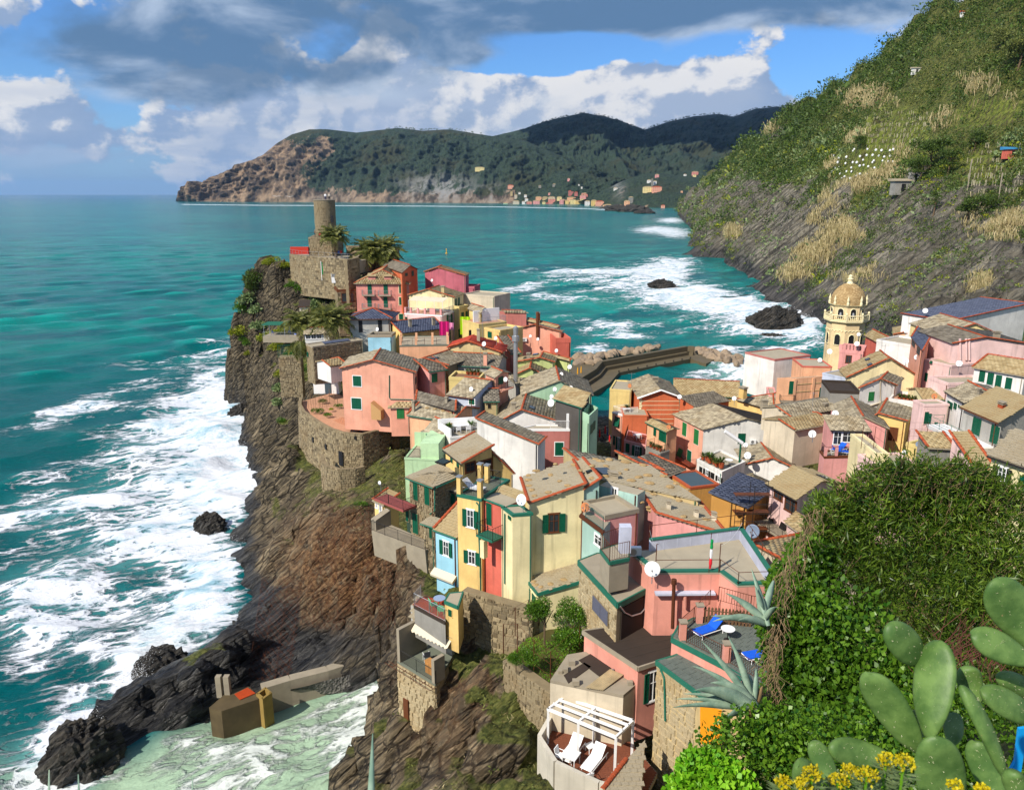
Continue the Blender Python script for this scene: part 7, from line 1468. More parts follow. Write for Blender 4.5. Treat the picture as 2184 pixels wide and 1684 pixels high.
 for k,(x,y,s)in enumerate(((1320,452,26),(1352,454,30),(1298,447,18),(1375,458,16))):searock('sea_rock',('low dark rock off the distant monastery headland','larger dark rock nearest the monastery headland','tiny dark rock off the distant beach','rock touching the monastery headland foot')[k],at_z((x,y),-3),s,s*.6,30+k,(1.3,.8))
harbour()
# cove below: beach, concrete wall, rusty landing block
def cove():
 z=1.5;A=[at_z(p,2.2)for p in((560,1468),(620,1450),(700,1430),(800,1398),(846,1384))];W=thing('cove_wall','low concrete wall along the pebble beach','wall',A[2]-u3*2);m=MB()
 for P_,Q_ in zip(A[:-1],A[1:]):
  d=(Q_-P_).normalized();n=Vector((d.y,-d.x,0));m.hexa([P_-u3*3,Q_-u3*3,Q_-n*1.0-u3*3,P_-n*1.0-u3*3],[P_,Q_,Q_-n*1.0,P_-n*1.0])
 m.add('wall',M_CONC,W)
 t=NT('pebbles');v=t.N('ShaderNodeTexVoronoi');t.L(t.coord('World'),v.inputs['Vector']);v.inputs['Scale'].default_value=4;c=t.mix(v.outputs['Color'],lin(58,56,54,.8),lin(128,124,116,.8));t.bump(v.outputs['Distance'],1.,.15);pm=t.done(c,.7)
 rows=[]
 for k in range(26):
  f=k/25;x=620+240*f;yt=np.interp(x,[620,700,846,870],[1470,1450,1407,1400]);yb=np.interp(x,[620,700,846,870],[1484,1480,1464,1462]);rows.append([at_z((x,yt+(yb-yt)*j/9),1.4*(1-j/9)-.25+.25*(1-j/9))for j in range(10)])
 P_=np.array([[list(p)for p in r_]for r_ in rows]);P_[...,2]+=.12*fbm(P_*.6,3,3);add('pebble_beach',mesh_np(P_.reshape(-1,3),grid_faces(26,10)),pm,kind='structure')
 rb=plain('rust_stained_concrete',lin(96,82,56,.7),.85,0,.6,.8,.6);L=thing('landing_block','rust stained concrete landing block at the end of the cove wall','concrete block',at_z((495,1545),0));f=[at_z(p,2.6)for p in((446,1508),(472,1516),(556,1488),(530,1462),(490,1470))]
 m=MB();m.hexa([p-u3*3.4 for p in f],f);m.add('block',rb,L);q=[at_z(p,2.63)for p in((500,1480),(512,1492),(545,1478),(528,1466))];m=MB();m.hexa(q,[p+u3*.05 for p in q]);m.add('rusty_plate',plain('orange_rust',lin(190,70,20,.7),.85,0,.3,2.),L)
 b=[at_z(p,2.9)for p in((546,1478),(560,1490),(580,1476),(566,1464))];B=thing('concrete_bin','open yellowish concrete box beside the landing block','concrete box',b[0]-u3*3)
 for k in range(4):
  P0,P1=b[k],b[(k+1)%4];d=(P1-P0).normalized();n=Vector((d.y,-d.x,0));m=MB();m.hexa([P0-u3*3.4,P1-u3*3.4,P1-n*.22-u3*3.4,P0-n*.22-u3*3.4],[P0,P1,P1-n*.22,P0-n*.22]);m.add('side',plain('yellow_concrete',lin(160,132,70,.7),.9,0,.35,1.,.3),B)
 for x,s in((470,'left'),(487,'right')):p=at_z((x,1482),2.4);o=thing('mooring_post','grey concrete post standing %s on the landing block'%('nearest the spit' if s=='left' else 'nearest the netting'),'post',p);MB().box(p+u3*1.0,(.5,.5,2.2)).add('post',M_CONC,o)
 m=MB()
 def hang(xs,ys,nx,ny):
  P_=[[None]*ny for _ in range(nx)]
  for i in range(nx):
   for j in range(ny):
    f,g_=i/(nx-1),j/(ny-1);x=np.interp(g_,[0,1],[xs[0]+(xs[1]-xs[0])*f,xs[2]+(xs[3]-xs[2])*f]);y=ys[0]+(ys[1]-ys[0])*g_+math.sin(f*3.1)*12*g_;h=cast((x,y),[B_HEAD])
    if h:P_[i][j]=h[0]-ray((x,y)).normalized()*.22
  for i in range(nx):
   for j in range(ny):
    for a,b in((i+1,j+(i%2==j%2)),(i+1,j-(i%2==j%2)),(i,j+1)if i%4==0 else(99,0)):
     if 0<=a<nx and 0<=b<ny and P_[i][j]and P_[a][b]and(P_[i][j]-P_[a][b]).length<3:m.tube([P_[i][j],P_[a][b]],.014,3)
 hang((690,790,640,800),(1080,1330),26,34);hang((780,850,800,845),(1190,1330),14,24);hang((560,650,530,620),(1230,1440),14,30)
 o=m.add('rockfall_netting',M_RUST,None);tag(o,'rusty wire rockfall netting hung over the brown cliff above the cove','netting')
cove()
# the distant town
def far_town():
 cols=dict(y='yellow',c='cream',w='white',s='salmon',p='pink',r='rose',a='peach',b='beige',t='tan',d='dpink',m='mint',k='stonegrey',e='red')
 L=[(885,395,50,45,'y'),(950,392,58,50,'c'),(1000,395,42,40,'y'),(1042,386,38,52,'c'),(1092,398,48,38,'w'),(1155,395,48,45,'y'),(1212,402,74,42,'s'),(595,395,62,40,'r'),(527,396,50,25,'p'),(748,376,70,35,'p'),(848,388,50,46,'r'),(940,357,82,30,'a'),(745,350,62,24,'b'),(618,352,54,30,'a'),(680,348,48,20,'t'),(820,350,46,24,'c'),(398,395,60,36,'b'),(295,406,40,16,'m'),(397,330,26,26,'b'),(355,300,20,28,'t'),(346,235,54,24,'s'),(45,64,86,28,'c'),(910,165,22,16,'r'),(770,219,32,14,'k'),(1065,312,56,22,'p'),(1050,335,56,26,'r'),(936,296,56,34,'d'),(982,303,30,24,'d'),(1366,257,34,18,'w'),(1768,132,34,24,'r'),(2140,104,54,22,'p'),(2132,130,28,18,'c'),(2040,123,24,14,'w'),(1680,262,84,40,'c'),(1768,262,88,42,'s'),(1690,184,34,22,'w'),(1748,196,28,26,'w'),(1719,195,16,62,'k'),(1826,430,34,24,'s'),(1514,366,40,50,'k'),(1476,396,48,36,'a'),(1305,420,110,12,'a'),(1400,422,70,12,'t'),(500,362,30,20,'w'),(722,302,20,12,'r'),(630,232,26,12,'k'),(432,297,20,12,'w'),(490,322,26,14,'w'),(1008,218,14,10,'w'),(1036,240,14,8,'w'),(668,398,30,24,'c'),(704,402,26,16,'d'),(470,386,28,14,'w'),(2008,282,18,10,'a')]
 place=lambda x,y:'on the hillside above the distant town' if y<335 else('in the second row of the distant seafront' if y<372 else 'on the seafront of the distant beach town')
 seen={}
 for(x,y,w,h,k)in L:
  h_=cast(px(16,x,y+h/2),B_FAR);Yb=h_[0].y if h_ and y<380 else min(h_[0].y if h_ else 9e9,3950-900*sstep(np.array(x),1150,1700)-0*y);p=at_y(px(16,x,y+h/2),float(Yb)-8);s=.2197*p.y/FPX;W_,H_=w*s,h*s
  cn=cols[k];pl=place(x,y)
  if 1600<x<1860 and 150<y<300:pl='of the monastery on the wooded hill'
  lab='%s house %s'%({'c':'pale cream','y':'yellow','w':'white','s':'salmon','p':'pink','r':'rose','a':'peach','b':'beige','t':'tan','d':'dark pink','m':'mint green','k':'grey stone'}[k],pl)
  if y==64:lab='long cream building alone high on the distant headland'
  if(x,y)==(1719,195):lab='slim grey stone tower above the monastery'
  o=thing('distant_house',lab,'house',p,lab.replace(' house ',' houses ')if lab.count(' house ')else None)
  D_=W_*.7;m=MB();m.hexa([p+Vector(v)for v in((-W_/2,0,-6),(W_/2,0,-6),(W_/2,D_,-6),(-W_/2,D_,-6))],[p+Vector(v)for v in((-W_/2,0,H_),(W_/2,0,H_),(W_/2,D_,H_),(-W_/2,D_,H_))]);m.add('wall',pcol(cn),o)
  rh=min(3.5,W_*.18);m=MB();e=.6;i=len(m.v);a=[p+Vector(v)for v in((-W_/2-e,-e,H_+.05),(W_/2+e,-e,H_+.05),(W_/2+e,D_+e,H_+.05),(-W_/2-e,D_+e,H_+.05))];b0,b1=p+Vector((-W_/4,D_/2,H_+rh)),p+Vector((W_/4,D_/2,H_+rh));m.poly([a[0],a[1],b1,b0]);m.poly([a[1],a[2],b1]);m.poly([a[2],a[3],b0,b1]);m.poly([a[3],a[0],b0]);m.add('roof',M_TANR if k not in 'sd' else M_TERRA,o)
  nx,nz=max(1,int(W_/7)),max(1,int(H_/5))
  wm=MB().box((0,0,0),(1.6,.3,2.2)).mesh();wm.materials.append(M_SHUT if k in 'ycs' else M_DARK)
  if nx*nz<=24:
   for ix in range(nx):
    for iz in range(nz):q=bpy.data.objects.new('window',wm);COL.objects.link(q);q.parent=o;q.location=Vector((-W_/2+W_*(ix+.5)/nx,-.05,H_*(iz+.55)/nz))
far_town()
# spray thrown up where the surf breaks on the rocks
def spray():
 C,S=[],[];r=np.random.default_rng(6)
 for(x,y,rad,h,n)in((318,1436,3.0,2.6,1500),(300,1450,2.5,1.4,800),(195,1560,3.2,1.6,1200),(150,1610,2.6,1.2,700),(455,1290,2.6,1.2,600),(470,1160,2.6,1.2,600),(520,960,3.0,1.6,600),(840,1478,3.0,1.0,900),(1672,676,9,3.5,900),(1720,690,9,3.,700),(1500,628,10,3.,500),(1430,606,8,3.,400)):
  c=np.array(at_z((x,y),0));p=r.normal(0,1,(n,3))*np.array([rad*.5,rad*.5,0]);f=np.exp(-(p[:,:2]**2).sum(1)/(rad*.6)**2);p[:,2]=np.abs(r.normal(0,.55,n))*h*(.25+f);C.append(c+p);S.append(r.uniform(.02,.06,n)*(1 if y>900 else 2.4))
 C=np.concatenate(C);S=np.concatenate(S)[:,None];n=len(C);a=r.normal(0,1,(n,3));a/=np.linalg.norm(a,axis=1,keepdims=True);b=np.cross(a,r.normal(0,1,(n,3)));b/=np.linalg.norm(b,axis=1,keepdims=True);c3=np.cross(a,b)
 V=np.stack([C+a*S,C-a*S*.5+b*S*.87,C-a*S*.5-b*S*.87,C+c3*S*1.2],1);F=(np.arange(n)[:,None,None]*4+np.array([[0,1,2],[0,3,1],[1,3,2],[2,3,0]])[None]).reshape(-1,3);add('sea_spray',mesh_np(V.reshape(-1,3),F,True),plain('spray_white',(.8,.82,.84),.7,0,.03),kind='stuff')
spray()
# foliage
def leaf_mat(name,a,b,c=None,rough=.55,trans=.25):
 t=NT(name);i=t.island();n=t.noise(t.coord('World'),.6,4);col=t.mix(i,a,b)
 col=t.mix(t.math('MULTIPLY',t.rng(n,.4,.65),.6),col,c or tuple(x*.6 for x in a))
 tr=t.N('ShaderNodeBsdfTranslucent');t.L(col,tr.inputs[0]);mx=t.N('ShaderNodeMixShader');mx.inputs[0].default_value=trans;t.L(t.b.outputs[0],mx.inputs[1]);t.L(tr.outputs[0],mx.inputs[2]);t.L(mx.outputs[0],t.out.inputs[0])
 return t.done(col,rough)
ML_DARK=leaf_mat('dark_scrub_leaf',lin(44,68,24,.85),lin(102,128,48,.85),lin(74,84,36,.8))
ML_OLIVE=leaf_mat('olive_scrub_leaf',lin(88,102,48,.85),lin(150,154,78,.85))
ML_YELLOW=leaf_mat('spurge_leaf',lin(120,136,24,.8),lin(188,190,44,.8),lin(96,120,30,.75))
ML_PALE=leaf_mat('pale_succulent_leaf',lin(110,136,84,.8),lin(176,192,128,.8))
ML_STRAW=leaf_mat('dry_reed',lin(172,152,104,.82),lin(226,208,160,.85),lin(150,146,90,.8))
ML_GLOSS=leaf_mat('glossy_leaf',lin(34,80,16,.9),lin(120,160,46,.9),lin(60,92,22,.9),.35,.3)
ML_BAMBOO=leaf_mat('bamboo_leaf',lin(36,76,16,.85),lin(128,152,48,.85),lin(44,72,18,.85),.4,.28)
ML_PALM=leaf_mat('palm_leaf',lin(84,98,40,.85),lin(156,154,78,.85),None,.5)
ML_LIME=leaf_mat('lime_leaf',lin(96,170,20,.8),lin(160,214,50,.8),None,.5)
ML_TWIG=plain('dry_twig',lin(150,124,92,.75),.9,0,.35,3.)
M_BARK=plain('bark',lin(112,92,70,.75),.9,0,.4,3.,.6)
def leaf_quads(C,N,L,Wd,r=rng):
 """one bent leaf (4 triangles as 2 quads) per centre; N = preferred outward direction"""
 m=len(C);T=r.normal(0,1,(m,3))*.75+N*.8;T[:,2]+=.15;T/=np.linalg.norm(T,axis=1,keepdims=True)
 S=np.cross(T,r.normal(0,1,(m,3)));S/=np.linalg.norm(S,axis=1,keepdims=True)+1e-9;L=np.asarray(L).reshape(-1,1)*r.uniform(.7,1.25,(m,1));Wd=np.asarray(Wd).reshape(-1,1)*r.uniform(.8,1.2,(m,1))
 U=np.cross(S,T);a=C;mid=C+T*L*.5+U*L*.08;e=C+T*L-U*L*.06
 V=np.stack([a,mid-S*Wd/2,e,mid+S*Wd/2],1);F=np.arange(m*4).reshape(m,4);return V.reshape(-1,3),F
def clump_leaves(P,rad,n,leaf,asp=.35,up=.5,flat=.8):
 """n leaves in a dome round each point P (m,3) of radius rad (m,)"""
 m=len(P);D=rng.normal(0,1,(m,n,3));D[...,2]=np.abs(D[...,2])*.9-.1;D/=np.linalg.norm(D,axis=-1,keepdims=True);rr=rad[:,None,None]*rng.uniform(.55,1.0,(m,n,1));C=P[:,None]+D*rr*np.array([1,1,flat])
 L=np.repeat(rad*leaf,n);return leaf_quads(C.reshape(-1,3),D.reshape(-1,3),L,L*asp)
def cloud_obj(name,parts,mat,label=None,cat=None,kind=None,parent=None,group=None):
 V=np.concatenate([p[0]for p in parts]);b=0;FF=[]
 for v,f in parts:FF.append(f+b);b+=len(v)
 o=add(name,mesh_np(V,np.concatenate(FF)),mat,parent,kind)
 if label:tag(o,label,cat,group,kind)
 return o
 # hillside scrub
def scrub():
 na,nr=HX.shape;Pg=HP;vis=np.einsum('ijk,ijk->ij',HN,np.array([0,0,CAMZ])-Pg)>-.0;pu,pv=project(Pg);inside=(pu>1380)&(pu<2260)&(pv>-80)&(pv<760)&(Pg[...,2]>3)&vis&(HR<2300)
 idx=np.argwhere(inside);steep=1-HN[...,2]
 n1=fbm(Pg*.02,4,91);n2=fbm(Pg*.035,3,95)
 def pick(k,wfun):
  w=wfun(idx[:,0],idx[:,1]);w=np.clip(w,0,None);ch=rng.choice(len(idx),k,p=w/w.sum());i,j=idx[ch,0],idx[ch,1];p=Pg[i,j]+rng.uniform(-.5,.5,(k,3))*(HR[i,j]*.0025)[:,None];return p,HR[i,j]
 reed=np.zeros(HX.shape)
 for(x,y,a,b)in((2095,195,40,22),(2110,225,50,16),(2020,262,28,22),(1920,322,26,24),(1870,368,60,18),(1830,398,46,16),(1775,440,26,24),(1790,500,40,26),(1735,545,34,22),(1700,590,30,14),(1850,215,50,22),(1845,300,40,12),(1740,470,18,18),(1770,360,16,10),(2140,480,40,30),(2070,470,26,30),(1560,500,14,12),(1640,280,16,8),(2090,610,24,22),(1830,590,50,14)):
  reed=np.maximum(reed,np.exp(-(((pu-x)/a)**2+((pv-y)/b)**2)**1.5))
 vine=HV;bare=np.clip(HCL*1.25-.2-.3*n1,0,1)
 base=lambda i,j:(1-.93*bare[i,j])*(1-.97*vine[i,j])*(1-.8*reed[i,j])*(.35+HR[i,j]/900)
 def put_(name,k,wf,size,n,leaf,asp,mat,lab,flat=.8):
  p,rr=pick(k,wf);rad=rr*size*rng.lognormal(0,.38,len(p));cloud_obj(name,[clump_leaves(p,rad,n,leaf,asp,flat=flat)],mat,kind='stuff')
 put_('hillside_scrub',10500,lambda i,j:base(i,j)*(.6+n1[i,j]),.0048,22,.30,.6,ML_DARK,'')
 put_('hillside_bushes',6000,lambda i,j:base(i,j)*np.clip(.25+n2[i,j]*1.6+.2*(pv[i,j]>250),0,None),.0040,18,.34,.5,ML_OLIVE,'')
 put_('hillside_trees',800,lambda i,j:base(i,j)*np.clip(n1[i,j]+.05,0,None),.0085,64,.15,.6,ML_DARK,'',.9)
 put_('hillside_succulents',3600,lambda i,j:(.12+base(i,j))*np.clip(n2[i,j]+.1,0,None)*(pv[i,j]>260),.0026,11,.8,.55,ML_PALE,'')
 put_('hillside_spurge',900,lambda i,j:(.2+base(i,j))*(pv[i,j]>300)*(n1[i,j]>0),.0032,20,.5,.5,ML_YELLOW,'')
 p,rr=pick(3000,lambda i,j:reed[i,j]**1.5*(1-vine[i,j])*(.3+n2[i,j]).clip(.05));n=13;C=np.repeat(p,n,0)+rng.normal(0,1,(len(p)*n,3))*np.repeat(rr,n)[:,None]*.0022;L=np.repeat(rr,n)*.0064*rng.uniform(.6,1.3,len(C));T=rng.normal(0,.28,(len(C),3));T[:,2]=1;T/=np.linalg.norm(T,axis=1,keepdims=True);S=np.cross(T,rng.normal(0,1,T.shape));S/=np.linalg.norm(S,axis=1,keepdims=True);w=(L*.045)[:,None]
 V=np.stack([C-S*w*.6,C+S*w*.6,C+T*L[:,None]+S*w,C+T*L[:,None]*1.05-S*w],1);add('reed_thickets',mesh_np(V.reshape(-1,3),np.arange(len(V)*4).reshape(-1,4)),ML_STRAW,kind='stuff')
 r=random.Random(4);pm=MB().box((0,0,.8),(.17,.17,2.2)).mesh();pm.materials.append(plain('pale_stake',lin(196,186,156,.75),.9));np_=0
 for(x0,x1,y0,y1,k)in((1845,1985,238,322,150),(2062,2180,305,420,110)):
  rows=7
  for q in range(k):
   row=r.randrange(rows);x=x0+(x1-x0)*(q+r.random())/k;y=y0+(y1-y0)*(row+.5)/rows+r.uniform(-1,1);h=cast((x,y),[B_HILL])
   if h and h[0].z>20:o=bpy.data.objects.new('vine_post',pm);COL.objects.link(o);o.location=h[0]-u3*.15;o.scale=(1,1,r.uniform(.8,1.2));tag(o,'pale wooden stake in the hillside vineyard terraces' if x0<2000 else 'pale wooden stake in the vineyard at the right edge','post','vineyard stakes')
 bag=bpy.data.meshes.new('bag');b=bmesh.new();bmesh.ops.create_icosphere(b,subdivisions=2,radius=.6)
 for v in b.verts:v.co.z*=1.25;v.co*=1+.12*math.sin(v.co.x*9)*math.cos(v.co.z*7);v.co.z=max(v.co.z,-.55)
 b.to_mesh(bag);b.free();bag.materials.append(M_PLAST)
 pts=[(c_,322+r.uniform(-2,3))for c_ in(1775,1795,1820,1850,1868,1880,1898,1822,1790,1905)]+[(x+r.uniform(-6,6),y+r.uniform(-4,4))for y in(336,347,358,370,380)for x in range(1765,1912,13)if not(y>366 and x>1880)and r.random()<.8]
 for(x,y)in pts:
  h=cast((x,y),[B_HILL])
  if h:o=bpy.data.objects.new('white_bag',bag);COL.objects.link(o);s=h[0].y/470*r.uniform(.9,1.3);o.scale=(s,s,s);o.location=h[0]+u3*.45*s;tag(o,'white sack standing on the terraced plot of the hillside','sack','white sacks on the terraces')
 def tree(label,x,y,hpx,wpx,mat,pine=False,cat='tree'):
  h=cast((x,y),[B_HILL])
  if not h:return
  p=h[0];s=p.y/FPX;H_,W_=hpx*s,wpx*s;o=thing('pine_tree' if pine else 'tree',label,cat,p-u3*.5);m=MB();top=p+Vector((W_*.05,0,H_*.75));m.tube([p-u3*.5,p.lerp(top,.5)+Vector((W_*.04,0,0)),top],H_*.035,6,H_*.012)
  for k in range(5):a=k*1.26;m.tube([p.lerp(top,.55+.08*k),p.lerp(top,.8)+Vector((math.cos(a)*W_*.3,math.sin(a)*W_*.3,H_*.1))],H_*.014,5,H_*.006)
  m.add('trunk',M_BARK,o);C=[];R_=[]
  for k in range(14):
   a=r.uniform(0,6.28);q=r.uniform(.1,.42)*W_;zf=r.uniform(.72,.95)if pine else r.uniform(.35,.92);C.append(p+Vector((math.cos(a)*q,math.sin(a)*q,H_*zf)));R_.append(W_*r.uniform(.16,.26))
  cloud_obj('crown',[clump_leaves(np.array([list(c_)for c_ in C]),np.array(R_),160,.3,.5,flat=.55 if pine else .8)],mat,parent=o)
 for a in(('umbrella pine above the small hut on the terraces',1978,372,66,70,ML_DARK,True),('dark round tree below the umbrella pine',1960,388,46,50,ML_DARK),('dark bushy evergreen right of the umbrella pine',2020,375,50,44,ML_DARK),('tall dark evergreen above the right vineyard',2075,330,46,40,ML_DARK),('round dark tree left of the sacks',1835,318,24,30,ML_DARK),('pale olive tree at the top right of the hill',2170,150,70,70,ML_OLIVE),('pale olive tree on the upper terraces',2130,110,40,50,ML_OLIVE),('round evergreen above the right edge wall',2060,470,50,60,ML_DARK),('dark bush tree under the telephone pole',2110,450,30,44,ML_DARK),('dark cypress like tree beside the straw reeds',1990,460,50,26,ML_DARK)):tree(*a)
 for(x,y,h_)in((2062,415,70),(2128,435,62)):
  h=cast((x,y),[B_HILL])
  if h:p=h[0];o=thing('utility_pole','pale utility pole on the right hillside%s'%(' nearer the vineyard edge' if x>2100 else ' beside the evergreens'),'pole',p);MB().tube([p,p+u3*h_*p.y/FPX],.2,6).add('pole',M_CONC,o)
 def hut(label,x,y,w,h_,col,rf):
  h=cast((x,y),[B_HILL])
  if not h:return
  p=h[0];s=p.y/FPX;W_,H_=w*s,h_*s;o=thing('hillside_hut',label,'hut',p);m=MB();m.box(p+Vector((0,W_*.3,H_/2-.6)),(W_,W_*.7,H_+1.2));m.add('wall',pcol(col),o);m=MB();m.hexa([p+Vector((a,b,H_))for a,b in((-W_*.6,-W_*.15),(W_*.6,-W_*.15),(W_*.6,W_*.8),(-W_*.6,W_*.8))],[p+Vector((a,b,H_+(.25 if b<0 else 1.2)))for a,b in((-W_*.6,-W_*.15),(W_*.6,-W_*.15),(W_*.6,W_*.8),(-W_*.6,W_*.8))]);m.add('roof',rf,o);MB().box(p+Vector((0,-.06-W_*.05,H_*.4)),(W_*.25,.1,H_*.7)).add('door',M_DARK,o)
 hut('small stone hut below the dark pine',1952,388,20,22,'stonegrey',M_SLATE);hut('small shed with bright roof at the right vineyard',2160,332,26,12,'red',plain('blue_sheet',lin(60,140,190,.8),.6));hut('tiny white hut near the ridge',2056,36,10,9,'white',M_TERRA);hut('tiny white hut on the upper terraces',1955,155,14,8,'white',M_FLAT);hut('grey stone garden hut with terrace',1925,410,34,22,'stonegrey',M_SLATE)
 C,R_=[],[]
 for tab in([(1130,272),(1180,255),(1240,242),(1290,248),(1335,264),(1370,278),(1420,262),(1480,248),(1530,244),(1562,250),(1610,233),(1665,227)],[(820,277),(850,273),(900,279),(960,276),(1030,287)]):
  t_=np.array(tab,float);xs=rng.uniform(t_[0,0],t_[-1,0],210 if len(tab)>6 else 40)
  for x in xs:y=float(np.interp(x,t_[:,0],t_[:,1]));C.append(list(at_y((x,y-rng.uniform(.2,2.8)),6750 if len(tab)>6 else 5750)));R_.append(rng.uniform(3.5,8))
 cloud_obj('ridge_pines',[clump_leaves(np.array(C),np.array(R_),26,.7,.6)],ML_DARK,kind='stuff')
scrub()
# headland plants
def headland_green():
 r=random.Random(8)
 spots=[(592,548,2.6,'y','bright yellow green spurge dome on the cliff top by the castle'),(576,560,1.5,'y','small yellow spurge beside the cliff top dome'),(608,572,1.4,'y','spurge dome hanging over the castle cliff'),(545,595,2.4,'d','brown green bush on the upper cliff edge'),(533,640,1.8,'p','pale prickly pear thicket on the castle cliff'),(540,615,1.5,'d','dark bush above the prickly pears of the cliff'),(516,660,1.6,'g','green bush on the left cliff edge'),(548,665,1.6,'p','prickly pear patch under the dark cliff bush'),(512,712,2.0,'y','spurge dome low on the cliff edge'),(526,730,1.6,'g','green bush clinging to the left cliff'),(570,722,1.6,'y','spurge beside the cliff terrace with blue chairs'),(588,715,1.3,'y','spurge dome by the cliff terrace steps'),(588,742,1.2,'y','round yellow spurge below the cliff terrace'),(600,735,1.0,'y','small spurge right of the round one'),(528,755,1.0,'y','small spurge on the bare left cliff'),(556,700,1.4,'p','prickly pears left of the cliff terrace'),(665,575,2.2,'g','dark green shrub under the castle wall'),(690,572,1.8,'g','shrub beside the flagpole'),(640,620,1.5,'g','shrub on the rock garden'),(618,610,1.0,'g','low shrub beside the cliff face'),(670,632,1.4,'p','pale agave bed in the castle garden'),(700,605,1.6,'g','garden shrub at the foot of the tall palm'),(730,640,1.2,'g','garden shrub beside the wooden balcony'),(845,545,2.4,'d','dark bush right of the palms'),(862,562,1.8,'d','dark bush behind the orange house'),(770,575,1.6,'g','green shrub under the palms'),(668,650,1.3,'p','prickly pears above the low cottage'),(680,668,1.0,'d','bush above the pale shed'),(625,760,1.3,'g','bush behind the green fence'),(610,800,1.5,'y','mossy yellow bush on the ledge'),(600,830,1.3,'p','prickly pears on the rock face left of the bastion'),(596,860,1.0,'p','prickly pears lower on the rock face'),(602,900,.8,'g','green weeds in the rock cleft'),(736,742,1.2,'g','shrub beside the stone block'),(655,790,1.2,'g','vegetables behind the bastion parapet'),(690,885,.8,'g','low green hedge on the bastion terrace'),(670,875,.8,'g','flower bed on the bastion terrace'),(735,960,.7,'g','green weeds at the bastion foot'),(725,1035,.7,'g','weeds on the apron wall'),(770,1075,.6,'g','weeds below the white railing')]
 M_=dict(y=ML_YELLOW,d=ML_DARK,p=ML_PALE,g=ML_GLOSS)
 for(x,y,rad,k,lab)in spots:
  h=cast((x,y),[B_HEAD])
  if not h:continue
  rad*=1.3;n=7 if rad>1.2 else 4;P_=np.array([list(h[0]+Vector((r.uniform(-.6,.6)*rad,r.uniform(-.3,.3)*rad,r.uniform(-.2,.35)*rad)))for _ in range(n)]);R_=np.array([rad*r.uniform(.5,.75)for _ in range(n)])
  o=cloud_obj({'y':'spurge_bush','d':'bush','p':'prickly_pear_bush','g':'shrub'}[k],[clump_leaves(P_,R_,200 if k!='p' else 70,.26 if k!='p' else .5,.45 if k!='p' else .7)],M_[k],lab,'bush');base_to(o,h[0])
 me=bpy.data.objects['headland_rock'].data;n=len(me.vertices);co=np.empty(n*3,np.float32);me.vertices.foreach_get('co',co);co=co.reshape(-1,3);g=np.empty(n,np.float32);me.attributes['green'].data.foreach_get('value',g);pu,pv=project(co);w=np.clip(g-.1,0,1)*(co[:,2]>5)*(pu>480)*(pu<1250);w=w/w.sum()
 ch=rng.choice(n,5200,p=w);p=co[ch];cloud_obj('rock_weeds',[clump_leaves(p[:3400],rng.uniform(.15,.5,3400),9,.6,.4)],ML_OLIVE,kind='stuff');cloud_obj('dry_tufts',[clump_leaves(p[3400:],rng.uniform(.15,.45,1800),9,.9,.12)],ML_STRAW,kind='stuff')
 fr=[]
 for k in range(3):
  V,F=[],[];L=1.0;nseg=12;rr=random.Random(k)
  for i in range(nseg):
   t=(i+.5)/nseg;x=L*t;z=.34*math.sin(t*2.2)-.42*t*t;wl=.30*math.sin(math.pi*min(1,t*.9+.12))+.05
   for s in(-1,1):
    for q in range(2):
     x0=x+q*L/nseg/2;b=len(V);dx=.12+.1*rr.random();V+=[(x0,0,z),(x0+.02,0,z),(x0+dx+.012,s*wl,z-.07-.1*rr.random()),(x0+dx,s*wl,z-.08)];F.append((b,b+1,b+2,b+3))
  b=len(V)
  for i in range(nseg+1):t=i/nseg;V+=[(L*t,-.012,.34*math.sin(t*2.2)-.42*t*t),(L*t,.012,.34*math.sin(t*2.2)-.42*t*t+.004)]
  for i in range(nseg):F.append((b+2*i,b+2*i+2,b+2*i+3,b+2*i+1))
  m=bpy.data.meshes.new('frond');m.from_pydata(V,[],F);m.materials.append(ML_PALM);m.update();fr.append(m)
 def palm(label,basep,topp,Y,size,nf,dead=False):
  b,t=at_y(basep,Y),at_y(topp,Y);o=thing('palm_tree',label,'palm tree',b);m=MB();n=10;pts=[b.lerp(t,k/n)+Vector((math.sin(k/n*3)*.25,0,0))for k in range(n+1)];m.tube(pts,.34,8,.24);tr=m.add('trunk',M_BARK,o);mb=MB()
  for k in range(1,int((t-b).length/.35)):mb.lathe(b.lerp(t,k*.35/(t-b).length)+Vector((math.sin(k*.35/(t-b).length*3)*.25,0,0)),[(.30,0),(.36,.14),(.29,.2)],8)
  if mb.v:mb.add('leaf_scars',M_BARK,tr,'stuff')
  c0=pts[-1]
  for k in range(nf):
   f=bpy.data.objects.new('frond',r.choice(fr));COL.objects.link(f);f.parent=o;f.location=c0-b;e=r.uniform(-.75,.2)if not dead else r.uniform(.6,1.3);e=-1.5*(k/nf)+.42+r.uniform(-.12,.12)if not dead else e
   f.rotation_euler=(r.uniform(-.2,.2),e,k*2.4+r.uniform(-.2,.2));s=size*r.uniform(.85,1.15);f.scale=(s,s*.9,s)
  if not dead:
   for k in range(9):f=bpy.data.objects.new('dry_frond',r.choice(fr).copy());f.data.materials.clear();f.data.materials.append(ML_STRAW);COL.objects.link(f);f.parent=o;f.location=c0-b-u3*.3;f.rotation_euler=(0,r.uniform(.9,1.35),r.uniform(0,6.28));s=size*.7;f.scale=(s,s*.6,s)
 palm('tall slim palm in front of the castle tower',(719,606),(711,508),164,2.9,50);palm('broad left palm of the pair by the castle wall',(795,582),(792,545),166,3.9,54);palm('broad right palm of the pair by the castle wall',(822,585),(816,540),166,3.9,54)
